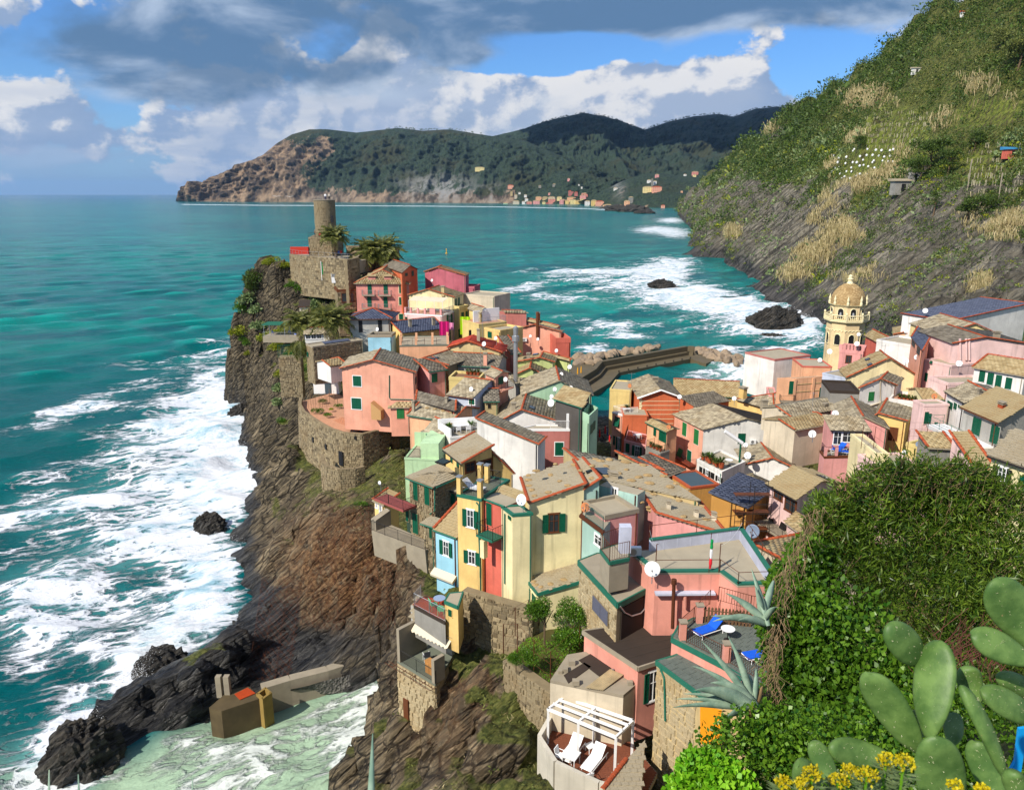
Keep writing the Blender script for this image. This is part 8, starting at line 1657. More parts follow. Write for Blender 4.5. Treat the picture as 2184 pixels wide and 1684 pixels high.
 palm('palm beside the low white windowed cottage',(708,728),(706,690),127,3.4,46);palm('palm left of the low cottage on the cliff',(650,722),(640,692),134,3.0,40);palm('half dead palm with hanging brown fronds on the cliff',(643,758),(640,725),122,2.4,26,True)
headland_green()
# garden below the grey slab house
def garden():
 r=random.Random(12);G_=lambda x,y,z=17.35:at_z(px(13,x,y),z);m=[G_(1300,745),G_(1470,870),G_(1640,985),G_(1720,800),G_(1900,640),G_(1700,480),G_(1480,560)];q=MB();q.hexa([p-u3*.4 for p in m],[p-u3*.1 for p in m]);q.add('garden_bed',plain('garden_soil',lin(88,84,40,.7),.95,0,.4,1.),kind='structure')
 P_=[]
 for k in range(2600):a,b=r.random(),r.random();p=m[0].lerp(m[2],a).lerp(m[6].lerp(m[4],a),b);P_.append([p.x,p.y,p.z-.08])
 P_=np.array(P_);cloud_obj('garden_grass',[leaf_quads(P_,np.tile([0,0,1.],(len(P_),1)),np.full(len(P_),.16),np.full(len(P_),.03))],ML_LIME,kind='stuff')
 for(x,y,rad,lab,tr)in((1600,400,1.15,'glossy round tree on a thin pale trunk in the small garden',1),(1800,430,1.15,'glossy evergreen tree against the grey slab house',1),(1780,620,1.15,'big clipped evergreen bush in the garden',0),(1840,560,.9,'evergreen bush beside the dark brown roof',0),(1480,720,.7,'grassy dark green bush at the garden wall',0),(1390,745,.55,'low shrub at the corner of the garden wall',0),(1590,300,.5,'small shrub below the green shutters',0)):
  zc=18.6 if not tr else 20.2;c=at_z(px(13,x,y),zc);b=Vector((c.x,c.y,17.8));o=thing('garden_tree' if tr else 'garden_bush',lab,'tree' if tr else 'bush',b);t=MB();t.tube([b,c],.07 if tr else .04,6);
  for k in range(4):a=k*1.6;t.tube([b.lerp(c,.6),c+Vector((math.cos(a),math.sin(a),.5))*rad*.5],.03,5)
  t.add('trunk',M_BARK,o);n=9;Pn=np.array([list(c+Vector((r.uniform(-.6,.6),r.uniform(-.6,.6),r.uniform(-.4,.5)))*rad)for _ in range(n)]);cloud_obj('crown' if tr else 'foliage',[clump_leaves(Pn,np.full(n,rad*.62),420,.2,.45,flat=.85)],ML_GLOSS,parent=o)
 for(x,y,s,lab)in((1700,260,.8,'spiky yucca in the garden'),(1810,215,.45,'small yucca beside the brown post'),(1590,250,.5,'low yucca at the roof edge')):
  p=at_z(px(13,x,y),19.6);o=thing('yucca',lab,'plant',p-u3*1.2);MB().tube([p-u3*1.2,p],.07,6).add('trunk',M_BARK,o)
  n=70;D=rng.normal(0,1,(n,3));D[:,2]=np.abs(D[:,2])*.8+.05;D/=np.linalg.norm(D,axis=1,keepdims=True);S=np.cross(D,[0,0,1.]);S/=np.linalg.norm(S,axis=1,keepdims=True)+1e-9;c=np.array(p);V=np.stack([c-S*.02+0*D,c+D*s*.5-S*.03*s*1.4,c+D*s-np.array([0,0,.05]),c+D*s*.5+S*.03*s*1.4],1);add('leaves',mesh_np(V.reshape(-1,3),np.arange(n*4).reshape(n,4)),ML_LIME,o)
garden()
# foreground: bush, creeper, agaves, prickly pear, spurge
def foreground():
 r=random.Random(21)
 def mass(lst,nper,leaf,asp,inner=.45):
  parts=[]
  for(x,y,Y,rp,*k)in lst:
   c=np.array(at_y((x,y),Y));rad=rp*math.hypot(Y,CAMZ-c[2])/FPX;n=int(nper*(k[0]if k else 1));D=rng.normal(0,1,(n,3));D/=np.linalg.norm(D,axis=1,keepdims=True)
   keep=D@(np.array([0,0,CAMZ+6])-c)>-3.5*np.linalg.norm(c-np.array([0,0,CAMZ]))*.12;D=D[keep];bump=1+.46*fbm(D*2.4+x,3,7)+.14*fbm(D*7+x,2,8);rr=rad*bump*np.where(rng.random(len(D))<inner,rng.uniform(.55,.92,len(D)),rng.uniform(.9,1.06,len(D)));C=c+D*rr[:,None]
   parts.append(leaf_quads(C,D*.6+np.array([0,0,.25]),np.full(len(C),leaf),np.full(len(C),leaf*asp)))
  return parts
 big=[(1930,1140,15,140),(2070,1120,15,120),(1835,1150,14.6,105),(2150,1150,15,110),(1985,1075,15.3,75),(1900,1062,15.2,72),(2060,1070,15.4,70),(1790,1240,14,105),(1930,1290,13.8,150),(2080,1270,14,150),(2180,1300,14,130),(2040,1380,13.2,130),(1780,1120,14.6,60),(2130,1400,13,120)]
 B=thing('oleander_bush','huge dense bush of narrow glossy leaves in front of the village','bush',at_y((1950,1480),13.5)-u3*1.2);cloud_obj('foliage',mass(big,6200,.16,.17,.5),ML_BAMBOO,parent=B)
 tw=MB()
 for k in range(150):
  x,y,Y,rp=r.choice(big)[:4];c=at_y((x,y),Y);rad=rp*Y/FPX;d=Vector((r.gauss(0,1),r.gauss(0,1)-.6,abs(r.gauss(0,1))+.3)).normalized();tw.tube([c-u3*rad*.6,c+d*rad*.5,c+d*rad*r.uniform(.9,1.15)],.012,4,.004)
 tw.add('branches',ML_TWIG,B)
 low=[(1735,1330,12.6,88),(1720,1430,12,84),(1700,1510,11.4,70),(1800,1400,12,110),(1860,1480,11.5,110),(1780,1540,11,100),(1690,1260,13.2,52),(1730,1200,13.8,50),(1675,1360,12.2,46),(1960,1500,11,100),(1900,1590,10,100)]
 I=thing('creeper_bush','ivy covered slope of round glossy leaves left of the oleander bush','bush',at_y((1780,1580),11)-u3*.8);cloud_obj('foliage',mass(low,3300,.105,.72,.5),ML_GLOSS,parent=I)
 gc=[(1600,1630,9.4,95),(1700,1620,9.4,95),(1800,1640,9,100),(1910,1690,8.5,100),(1520,1690,9.4,70),(1650,1580,9.8,60),(2010,1660,8.5,90),(2100,1600,9,120)]
 cloud_obj('ground_creeper',mass(gc,3600,.078,.7,.5),ML_GLOSS,kind='stuff')
 lm=[(1500,1650,8.6,42),(1540,1670,8.4,40),(1470,1690,8.6,40),(1580,1700,8.3,36)];o=cloud_obj('lime_plant',mass(lm,1300,.085,.85,.3),ML_LIME,'bright lime green leafy plant at the bottom edge below the ivy','plant');base_to(o,at_y((1520,1720),8.5))
 st=MB()
 for k in range(260):
  f=r.random();x=np.interp(f,[0,.3,.6,1],[1742,1678,1652,1640])+r.gauss(0,9);y=1080+440*f;Y=13.6-2.8*f-.5;p=at_y((x,y),Y);q=[p]
  for j in range(3):p=p+Vector((r.gauss(0,.07),r.gauss(0,.05),-r.uniform(.06,.22)));q.append(p)
  st.tube(q,.006,3,.003)
 o=st.add('dry_creeper_stems',ML_TWIG,None);tag(o,'curtain of dry brown stems on the left flank of the ivy','creeper');base_to(o,at_y((1645,1520),10.5))
 rs=MB()
 for k in range(70):x,y=r.uniform(1960,2150),r.uniform(1330,1400);p=at_y((x,y+60),10.6);rs.tube([p,p+Vector((r.gauss(0,.2),0,r.uniform(.2,.5))),p+Vector((r.gauss(0,.4),0,r.uniform(.5,.9)))],.007,3,.003)
 o=rs.add('red_twigs',plain('red_twig',lin(110,62,56,.75),.9),None);tag(o,'tangle of bare reddish twigs behind the cactus pads','twigs');base_to(o,at_y((2050,1460),10.6))
 t=NT('agave_leaf');v=t.coord('World');n=t.noise(v,3.,5,.6);n2=t.noise(v,30.,3);c=t.mix(t.rng(n,.3,.7),lin(104,136,118,.8),lin(168,190,164,.8));c=t.mix(t.math('MULTIPLY',t.rng(n2,.62,.8),.5),c,lin(186,176,132,.8));MA=t.done(c,.5);MAD=plain('dry_agave_leaf',lin(150,122,84,.75),.9,0,.3,4.)
 def agave_leaf(parent,b,mid,tip,w,mat=None,name='leaf'):
  n=12;V,F=[],[];side=(tip-b).cross(Vector((0,-1,.6))).normalized();side=side if side.length>.5 else Vector((1,0,0))
  for i in range(n+1):
   t_=i/n;p=b*(1-t_)**2+mid*2*t_*(1-t_)+tip*t_*t_;tan=((mid-b)*(1-t_)+(tip-mid)*t_).normalized();up=side.cross(tan).normalized();ww=w*(0.62+.55*math.sin(min(1,t_*1.5)*math.pi*.75))*(1-t_**2.2)+.004
   V+=[p-side*ww/2+up*ww*.14,p-up*ww*.06,p+side*ww/2+up*ww*.14,p-up*(ww*.06+.03*(1-t_))]
  for i in range(n):
   for j in range(4):a=4*i+j;k=4*i+(j+1)%4;F.append((a,k,k+4,a+4))
  me=mesh_np(np.array([list(q)for q in V]),F,True);return add(name,me,mat or MA,parent)
 def agave(label,root,Y,leaves,w):
  rt=at_y(px(8,*root),Y);o=thing('agave',label,'agave',rt-u3*.2)
  for(x,y,dy,sag,*k)in leaves:
   tip=at_y(px(8,x,y),Y+dy);mid=rt.lerp(tip,.55)+u3*sag;agave_leaf(o,rt+Vector((r.uniform(-.06,.06),r.uniform(-.06,.06),0)),mid,tip,w*(k[0]if k else 1),MAD if len(k)>1 else None,'dry_leaf' if len(k)>1 else 'leaf')
 agave('grey green agave leaning over the terrace beside the picket fence',(1880,860),11.5,[(1530,590,.1,.12),(1758,375,.5,.1,.8),(1790,525,.2,.05,.9),(1850,620,.5,.1,.8),(1400,790,-.3,.05,.9),(1420,840,-.4,.18),(1960,480,.6,.35,.9),(1640,830,-.4,.1),(1990,720,-.2,.2,.8)],.125)
 agave('large grey green agave hanging over the stone walled terrace',(1800,1590),10.2,[(1325,1010,.3,.1,.8),(1555,965,.4,.15,.8),(1235,1225,.1,.2,.75),(1395,1375,-.1,.25,1.1),(1255,1440,-.4,.22,1.5),(1165,1470,-.2,.12,.7),(1095,1515,-.3,.1,.7),(1070,1590,-.5,.12,.8),(1655,1320,.3,.1,.8),(1735,1290,.4,.1,.6),(1800,1250,.3,.2,.6),(1520,1690,-.6,.1,1.2),(1700,1720,-.4,.1,1.1,1),(1860,1400,.2,.1,.7,1)],.13)
 A2=thing('agave','agave below the viewpoint whose leaf tips rise into the bottom left','agave',at_y((500,2000),2.2))
 for(bx,tx,ty,w)in((786,795,1563,.05),(178,167,1650,.03),(98,105,1640,.03),(402,411,1655,.025)):
  b=at_y((bx-4,2000),2.6);tip=at_y((tx,ty),2.9);agave_leaf(A2,b,b.lerp(tip,.5)+Vector((.0,.02,0)),tip,w)
 t=NT('cactus_pad');v=t.coord('Object');n=t.noise(v,9.,5,.6);vo=t.N('ShaderNodeTexVoronoi');t.L(v,vo.inputs['Vector']);vo.inputs['Scale'].default_value=34;dots=t.rng(vo.outputs['Distance'],.15,.06);c=t.mix(t.rng(n,.3,.7),lin(72,104,46,.78),lin(112,142,72,.78));c=t.mix(t.math('MULTIPLY',dots,.15),c,lin(190,192,130,.8));sc_=t.noise(v,22.,4,.7);c=t.mix(t.rng(sc_,.70,.76),c,lin(170,140,96,.8));t.bump(t.math('ADD',n,t.math('MULTIPLY',dots,.5)),.35,.012);MC=t.done(c,.5)
 pads=[((1440,760),(1180,490),255,3.25),((1500,1310),(1560,590),335,3.0),((1420,1400),(1050,850),300,3.05),((1260,1470),(770,1380),220,2.95),((830,1690),(640,1320),180,2.8),((690,1760),(520,1450),220,2.75),((2060,1610),(1710,920),190,2.85),((1600,1900),(1540,1310),370,2.9),((1650,1370),(1690,1110),150,3.2),((1830,1070),(1780,790),190,3.3),((2330,700),(1950,150),340,3.1),((2290,770),(1780,540),240,3.0),((2320,1190),(1850,960),230,3.15),((2260,1000),(2010,850),190,3.3),((2020,1800),(1830,1340),240,3.15),((2180,1800),(2110,1570),180,2.7),((1450,1300),(1380,1100),90,3.2),((2260,640),(2060,350),250,3.35),((2330,560),(2060,420),220,3.2)]
 pads=pads[:17];lowp=at_y(px(14,1700,1950),3.0);CT_=thing('prickly_pear','large prickly pear cactus with thick green pads at the lower right corner','cactus',lowp);sp=MB()
 for k,(b,tp,w,Y)in enumerate(pads):
  B_,T_=at_y(px(14,*b),Y),at_y(px(14,*tp),Y+r.uniform(-.15,.2));ax=T_-B_;L=ax.length;ax.normalize();vd=(EYE-B_).normalized();nrm=(vd-ax*vd.dot(ax)).normalized();sd_=ax.cross(nrm);a=r.uniform(-.45,.45)if k!=6 else .9;nn=nrm*math.cos(a)+sd_*math.sin(a);ss=ax.cross(nn);W_=w*.293*Y/FPX*1.02/max(.45,math.cos(a)if k!=6 else 1.0);th=.026
  nu,nv=22,11;V,F=[],[]
  for i in range(nu+1):
   s_=i/nu;t_=s_ if s_<.5 else 1-(1-s_)**2*2;pf=lambda t_:.20+.80*math.sin(math.pi/2*(t_/.62)**.85)if t_<.62 else math.sqrt(max(0,1-((t_-.62)/.38)**2.3));prof=max(pf(t_),.03)
   for j in range(nv*2):
    q=2*math.pi*j/(nv*2);x=math.cos(q);z=math.sin(q);wob=1+.03*math.sin(5*t_+k);V.append(B_+ax*L*t_+ss*x*W_/2*prof*wob+nn*(z*th*min(1,prof*1.6)+.02*math.sin(t_*3+k)+.012*x*math.sin(k)))
  m_=nv*2
  for i in range(nu):
   for j in range(m_):F.append((i*m_+j,i*m_+(j+1)%m_,(i+1)*m_+(j+1)%m_,(i+1)*m_+j))
  F.append(tuple(reversed(range(m_))));F.append(tuple(nu*m_+j for j in range(m_)));me=mesh_np(np.array([list(q)for q in V]),F,True);add('pad',me,MC,CT_)
  for i in range(26):
   u,t_=r.uniform(-.8,.8),r.uniform(.1,.95);prof=pf(t_);p=B_+ax*L*t_+ss*u*W_/2*prof*.9+nn*(th*.9*math.sqrt(max(0,1-u*u))+.02*math.sin(t_*3+k));sp.tube([p,p+(nn+Vector((r.gauss(0,.4),r.gauss(0,.4),r.gauss(0,.4)))).normalized()*.009],.0006,3)
 sp.add('spines',plain('spine',lin(228,220,180,.8),.6),CT_,'stuff')
 for k,(x,y,s)in enumerate(((640,1580,1.),(830,1625,1.),(915,1560,.9),(1040,1590,1.1),(1180,1480,.9),(1190,1560,.9),(1310,1500,1.),(430,1640,.8),(1680,1665,.8),(570,1660,.9),(1880,1690,.7))):
  c=at_y(px(14,x,y),2.35+.05*(k%3));o=thing('spurge_flower',('yellow spurge flower head left of the small cactus pads','yellow spurge head below the flat cactus pad','small spurge head under the flat cactus pad','largest yellow spurge head under the cactus','upper spurge head touching the flat pad','lower spurge head beside the flat pad','spurge head in front of the big lower pad','lowest spurge head at the far left','small spurge head before the big lower pad','spurge head beneath the small cactus pads','spurge head at the foot of the edge on pad')[k],'flower',c-u3*.25,'yellow spurge flowers');MB().tube([c-u3*.25,c],.005,5).add('stem',ML_LIME,o)
  n=150;D=rng.normal(0,1,(n,3));D[:,2]=np.abs(D[:,2]);D/=np.linalg.norm(D,axis=1,keepdims=True);C=np.array(c)+D*.032*s*rng.uniform(.6,1.1,(n,1));v_,f_=leaf_quads(C,D,np.full(n,.011),np.full(n,.010));add('petals',mesh_np(v_,f_),leaf_mat('spurge_petal',lin(214,190,10,.85),lin(246,232,40,.85))if 'spurge_petal' not in MATS else MATS['spurge_petal'],o)
  n=60;z=rng.uniform(-.16,-.02,n);a=rng.uniform(0,6.28,n);D=np.stack([np.cos(a),np.sin(a),.35+0*a],1);C=np.array(c)+np.stack([0*z,0*z,z],1);L=.06;S=np.stack([-np.sin(a),np.cos(a),0*a],1)*.004;V=np.stack([C-S,C+D*L*.6-S*1.3,C+D*L,C+D*L*.6+S*1.3],1);add('leaves',mesh_np(V.reshape(-1,3),np.arange(n*4).reshape(n,4)),ML_PALE,o)
 q=[at_y(px(14,x,y),4.2)for x,y in((2150,1240),(2215,1230),(2140,1700),(2010,1720),(2040,1620),(2120,1480))];m=MB();m.hexa([p+Vector((0,.02,0))for p in q],q);o=m.add('blue_sheet',plain('blue_plastic',lin(20,150,220,.85),.35),None);tag(o,'bright blue plastic sheet beside the cactus at the right edge','sheet');base_to(o,q[3])
foreground()
def shoots():
 """long leafy shoots that stand out of the big bush"""
 r=random.Random(31);B=bpy.data.objects['oleander_bush'];st=MB();C,N_,=[],[]
 for k in range(230):
  f=r.random();x=1735+450*f;y=np.interp(x,[1735,1790,1850,1900,1980,2050,2100,2150,2190],[1150,1060,1010,1000,1005,1005,1020,1050,1070])+(abs(r.gauss(0,1))*150 if k%2 else r.uniform(0,30));Y=14.6-(y-1000)/330.;p=at_y((x,float(y)),Y);d=Vector((r.gauss(0,.35),-.25+r.gauss(0,.2),1)).normalized();L=r.uniform(.25,.62);tip=p+d*L+Vector((r.gauss(0,.12),0,0));st.tube([p-d*.3,p+d*L*.5,tip],.007,4,.003)
  for q in range(int(14+14*L)):t_=r.uniform(.05,1.0);C.append(list(p.lerp(tip,t_)));N_.append([r.gauss(0,.7),r.gauss(0,.7),.55])
 st.add('shoots',ML_TWIG,B);v,f=leaf_quads(np.array(C),np.array(N_),np.full(len(C),.16),np.full(len(C),.026));add('shoot_leaves',mesh_np(v,f),ML_BAMBOO,B)
shoots()
# small things
def roofstones():
 pm=[]
 for k in range(4):
  me=bpy.data.meshes.new('roof_stone');b=bmesh.new();bmesh.ops.create_icosphere(b,subdivisions=2,radius=1)
  for v in b.verts:v.co*=1+.25*float(fbm(np.array(v.co)[None]*1.3+k*5,2,70+k)[0])
  b.to_mesh(me);b.free();me.materials.append(island_mat('brown_roof_stone',lin(116,86,50,.75),lin(190,160,112,.75),bs=6));pm.append(me)
 r=random.Random(3)
 def put_(key,c,lst,lab,s=.2):
  H=HOUSES[key]
  for(x,y)in lst:
   q,n=roof_hit(H,px(c,x,y));o=bpy.data.objects.new('roof_stone',r.choice(pm));COL.objects.link(o);o.location=q+n*.17;k=s*r.uniform(.8,1.25);o.scale=(k*r.uniform(1,1.5),k,k*.5);o.rotation_euler.z=r.uniform(-.6,.6);tag(o,lab,'stone','stones holding down the roof slates')
 put_('cream',4,[(692,672),(886,668),(965,722),(1036,762),(1142,630),(1092,580),(926,576),(696,712),(698,762),(720,800),(745,850),(868,820),(760,632)],'flat brown stone on the slate roof of the cream house')
 put_('aqua',4,[(1140,725),(1248,695),(1250,590)],'flat brown stone on the aqua end of the cream house roof')
 put_('grey_roof',4,[(1170,538),(1270,530),(1245,590),(1360,590),(1310,545),(1390,535),(1530,556),(1540,622),(1475,656),(1355,680),(1580,718),(1648,688),(1728,672),(1738,742),(1685,582),(1865,678),(1976,744),(1918,774),(2070,796)],'flat brown stone on the broad grey slate roof',.24)
 put_('pink_roof_low',5,[(640,1388),(655,1415),(720,1465),(850,1492),(945,1470),(1025,1520),(1110,1378),(905,1332),(680,1275),(570,1345),(1140,1495),(1225,1470)],'brown stone on the low pink house roof',.2)
 put_('stone_edge',4,[(600,1410),(628,1444),(650,1472),(675,1500),(690,1536),(712,1566),(735,1602),(752,1630),(800,1650),(885,1622),(998,1585),(802,1478)],'round stone in the row along the low slate roof edge',.2)
 put_('peach_block',3,[(1330,295),(1400,305),(1470,320),(1540,335)],'stone on the peach house roof',.22)
roofstones()
def chim(H,c,lst,**k):
 for x,y in lst:chimney(HOUSES[H],c,x,y,**k)
chim('grey_roof',4,[(1425,690)],w=.6,h=.35);chim('cream',4,[(664,640)],w=.55,h=.6)if False else None
chim('white_cream',5,[(1770,585),(1650,510)],w=.7,h=1.0);chim('mint_gable',2,[(1345,1250),(1505,1235)],w=.6,h=.8);chim('green_front',2,[(1340,960)],w=.5,h=.8);chim('yellow_right',5,[(1465,400)],w=1.0,h=1.2,mat=pcol('yellow'));chim('orange',5,[(700,275)],w=.9,h=.5);chim('white_gable',4,[(555,95)],w=.5,h=.8);chim('long_low',6,[(650,1200)],w=.6,h=1.);chim('palepink_big',6,[(2150,560)],w=.7,h=.8);chim('slate_gable_low',6,[(2000,1050)],w=.5,h=.5);chim('grey_terrace',7,[(1985,290)],w=.7,h=.4,mat=M_TERRA);chim('far_salmon',2,[(1425,600)],w=.8,h=.9,mat=M_TERRA);chim('dark_slope',2,[(965,1010)],w=.5,h=1.6,mat=pcol('salmon'));chim('white_blue_shade',2,[(640,1370)],w=.5,h=1.0)
def skylight(key,c,x,y,w=1.0,h=.8,name='skylight'):
 H=HOUSES[key];q,n=roof_hit(H,px(c,x,y));_,e,s=poly_axes([H.polys[0][0],H.polys[0][1],H.polys[0][2]])if False else(n,Vector((0,0,1)).cross(n).normalized()if n.z<.999 else H.e,None);s=n.cross(e);MB().box(q+n*.2,(w,h,.1),(e,s,n)).add(name,M_GLASS,H.roof);m=MB();m.box(q+n*.17,(w+.16,h+.16,.1),(e,s,n));m.add(name+'_frame',M_IRON,H.roof)
for a in(('green_front',2,1325,948,.9,.7),('green_front',2,1405,920,.9,.7),('stone_dpink',2,520,955,1.4,.5),('white_gable',4,712,75,1.0,.6),('tan_big',6,1030,745,.8,.5),('tan_big',6,1050,790,.8,.5),('yellow_gable_right',6,1035,1198,1.2,.5),('pink_balcony_right',7,445,915,1.3,.8),('stone_green',3,1470,770,1.0,.8),('cream',4,1220,640,.3,.3)):skylight(*a)
for a in(('grey_roof',4,1350,640,1.6,1.0),):skylight(*a)
for k in range(3):H=HOUSES['stone_block'];q=H.P(H.W*(.35+.17*k),H.D*.45,.25);MB().box(q,(1.6,1.0,.06),(H.e,(H.s+u3*.2).normalized(),H.e.cross((H.s+u3*.2).normalized()))).add('solar_panel',M_SLATEB,H.roof)
def Hy(k):return HOUSES[k].FL.y if hasattr(HOUSES[k],'FL')else HOUSES[k].pts[0].y
DL=[(8,895,380,Hy('coral')-.6,.95,'big white satellite dish at the corner of the coral flat roof'),(4,628,870,52.0,.85,'white satellite dish on the cream house roof terrace'),(4,1185,935,51.6,.7,'rust stained white satellite dish on the aqua balcony edge',1),(8,582,1240,Hy('ruin_shed')+1.2,.85,'rusty orange satellite dish on the brown roofed house wall',1),(3,1652,850,66.5,.6,'white satellite dish beside the yellow terrace pillars'),(3,915,940,78,.6,'small white satellite dish above the yellow hut'),(2,954,820,110,1.0,'white satellite dish on the red roofed house'),(2,1056,770,112,.8,'smaller dish right of the red roof chimney'),(2,842,1215,95,.9,'white satellite dish on the white house below the pot terrace'),(2,1142,1130,98,.9,'white dish on the salmon balcony'),(2,1358,752,136,.8,'dish on the salmon house with the stovepipe'),(2,1424,778,134,.8,'lower dish on the stovepipe house'),(2,1586,878,114,.8,'dish on the pale green house'),(2,1702,1020,112,1.0,'dish on the right corner of the pale green house'),(2,1605,1112,100,.9,'left of two dishes on the broad slate roof'),(2,1630,1085,101,.8,'upper dish on the broad slate roof'),(2,1572,1215,95,.8,'left dish on the mint gable'),(2,1712,1210,95,1.0,'right dish on the mint gable'),(2,1540,1335,90,1.3,'large dish on the dark brown walled house'),(2,1545,1280,92,.8,'small dish behind the dark brown house'),(2,1548,1348,120,.8,'white dish on the blue pyramid house')if False else(1,1550,1348,122,.9,'white dish in front of the grey house with blue roof'),(2,498,265,150,.8,'dish behind the pink balconied house'),(2,960,545,138,.8,'dish on the white terrace block'),(5,480,312,125,1.0,'orange rusted dish beside the orange gable',1),(5,915,408,118,1.0,'white dish at the right corner of the orange gable'),(5,820,672,104,.9,'cream coloured dish on the salmon alley wall',1),(5,1392,422,106,.9,'white dish above the cream gable roof'),(5,1764,518,104,1.0,'white dish at the right end of the dark felt roof'),(5,1896,620,100,.9,'dish on the right corner of the cream gable'),(5,1492,828,90,.8,'small dish on the cream cottage ridge'),(5,1510,920,88,1.2,'big white dish on the cream cottage'),(5,2075,732,84,1.2,'white dish on the pink front house'),(5,1970,1432,62,.75,'white dish below the pink balcony house gable'),(5,1555,1580,51,1.0,'large blue grey dish beside the scaffolding',2),(6,935,600,124,1.1,'white dish above the crenellated pink house'),(6,950,518,136,.9,'upper dish beside the bell tower'),(6,697,668,126,1.2,'dish left of the crenellated pink house'),(6,612,742,124,1.0,'dish on the white block terrace'),(6,1223,562,124,.9,'dish on the brick red cottage'),(6,1364,488,128,1.0,'dish behind the cream top cottage'),(6,1532,312,132,1.2,'dish on the white posts near the blue roof'),(6,1362,752,106,1.1,'dish on the tan gable roof corner'),(6,1458,718,106,1.0,'dish at the valley edge of the tan roof'),(6,1828,772,100,1.1,'dish on the pale pink gable house'),(6,1806,402,124,1.2,'white dish under the long blue roof'),(6,746,1210,88,1.1,'white dish among the pink house roofs'),(6,1612,1058,88,.9,'cream dish on the alley corner house',1),(7,1404,186,86,.9,'cream dish on a pole above the pale pink windows',1)if False else(7,1652,634,62,.9,'white dish behind the bamboo tops'),(7,1265,604,72,.8,'grey blue dish beside the white chimney',2),(7,1140,676,66,.6,'small dish above the pale laundry terrace'),(7,235,1212,60,.6,'dish on the pale pink gable wall')if False else(7,340,512,82,.8,'white dish left of the glazed pink house')]
for d_ in DL:dish(d_[0],d_[1],d_[2],d_[3],d_[4],d_[5],(-.55,-.75,.3)if d_[4]!=.95 else(-.2,-.9,.3),{1:plain('rusty_dish',lin(206,130,80,.8),.7,0,.5,4.),2:plain('blue_grey_dish',lin(122,138,160,.8),.5)}.get(d_[6])if len(d_)>6 else None)
def ac(key,f,c,x,y,lab):H=HOUSES[key];o,u,n=H.faces[f];aircon(hit(px(c,x,y),o,n)+n*.02,u,n,lab)
ac('white_cream','F',5,1550,812,'white air conditioner on the cream gable wall');ac('aqua_back','F',4,1530,955,'white air conditioner beside the glazed door of the aqua wall');ac('chimney_salmon','F',2,1265,798,'white air conditioner on the stovepipe house wall');ac('chimney_salmon','F',2,1310,795,'second air conditioner right of the first on the stovepipe house')
p=at_z(px(8,735,250),25.75);aircon(p,Vector((1,0,0)),Vector((0,-1,0)),'white air conditioner on the coral flat roof')
H=HOUSES['white_roof_terrace'];p=H.P(H.W*.45,2.2,.05);table('white garden table on the white walled roof terrace',p,1.9,.9,.74,math.atan2(H.e.y,H.e.x),M_PLAST)
for k,(a,b)in enumerate(((-.6,-.8),(.5,-.8),(-.5,.8),(.6,.8))):chair(('front left white chair at the white roof terrace table','front right white chair at the white roof terrace table','rear left white chair at the white roof terrace table','rear right white chair at the white roof terrace table')[k],p+H.e*a+H.s*b,math.atan2(H.e.y,H.e.x)+(math.pi if b<0 else 0),M_PLAST,'white chairs at the roof terrace table')
def potted(p,s,label,palm=True):
 o=thing('potted_plant',label,'potted plant',p);MB().lathe(p,[(.2*s,0),(.28*s,.45*s),(.31*s,.5*s),(.27*s,.5*s)],12).add('pot',M_PLAST if palm else M_TERRA,o);c=np.array(p)+np.array([0,0,.5*s]);n=46;D=rng.normal(0,1,(n,3));D[:,2]=np.abs(D[:,2])*.9+.2;D/=np.linalg.norm(D,axis=1,keepdims=True);S=np.cross(D,[0,0,1.]);S/=np.linalg.norm(S,axis=1,keepdims=True)+1e-9;L=.75*s;V=np.stack([c+0*D,c+D*L*.55-S*.05*s,c+D*L-np.array([0,0,.12*s]),c+D*L*.55+S*.05*s],1);add('leaves',mesh_np(V.reshape(-1,3),np.arange(n*4).reshape(n,4)),ML_GLOSS if palm else ML_DARK,o)
potted(H.P(H.W*.16,2.0,.05),1.1,'potted palm left of the white garden table');potted(H.P(H.W*.72,2.6,.05),1.1,'potted palm right of the white garden table')
H=HOUSES['yellow_pot_terrace']
for k in range(4):potted(H.P(H.W*(.45+.12*k),H.D-.7,.05),.8,('leftmost clay pot plant on the yellow pot terrace','second clay pot plant on the yellow pot terrace','third clay pot plant on the yellow pot terrace','rightmost clay pot plant on the yellow pot terrace')[k],False)
H=HOUSES['cream_plants']
for k in range(6):potted(H.P(.5+H.W*.14*k,.7+.2*(k%2),.2),.9+.2*(k%3),('tall potted shrub at the corner of the cream plant terrace','clay pot plant behind the railing of the cream plant terrace','bushy pot plant on the cream plant terrace','middle pot plant on the cream plant terrace','pot plant near the table of the cream plant terrace','last pot plant on the cream plant terrace')[k],False)
table('round pale table on the cream plant terrace',H.P(H.W*.8,H.D*.5,.05),.9,.9,.72,0,M_PLAST,True)
H=HOUSES['pink_brown_terrace'];p=H.P(H.W*.6,H.D*.45,.05);table('white folding table on the red paved terrace',p,.9,.7,.72,.2);chair('white chair left of the folding table',p-H.e*.7,R(90));chair('white chair in front of the folding table',p-H.s*.7,R(180))
H=HOUSES['salmon_alley'];table('white table on the white railed roof terrace',H.P(H.W*.55,H.D*.5,.1),1.2,.7,.72,.2);potted(H.P(H.W*.3,H.D*.7,.1),1.2,'clay potted plant on the white railed roof terrace',False)
H=HOUSES['grey_balcony']
for k in range(4):potted(H.P(H.W*(.15+.22*k),.6,.1),.8,('first pot plant on the planted iron balcony','second pot plant on the planted iron balcony','third pot plant on the planted iron balcony','fourth pot plant on the planted iron balcony')[k],False)
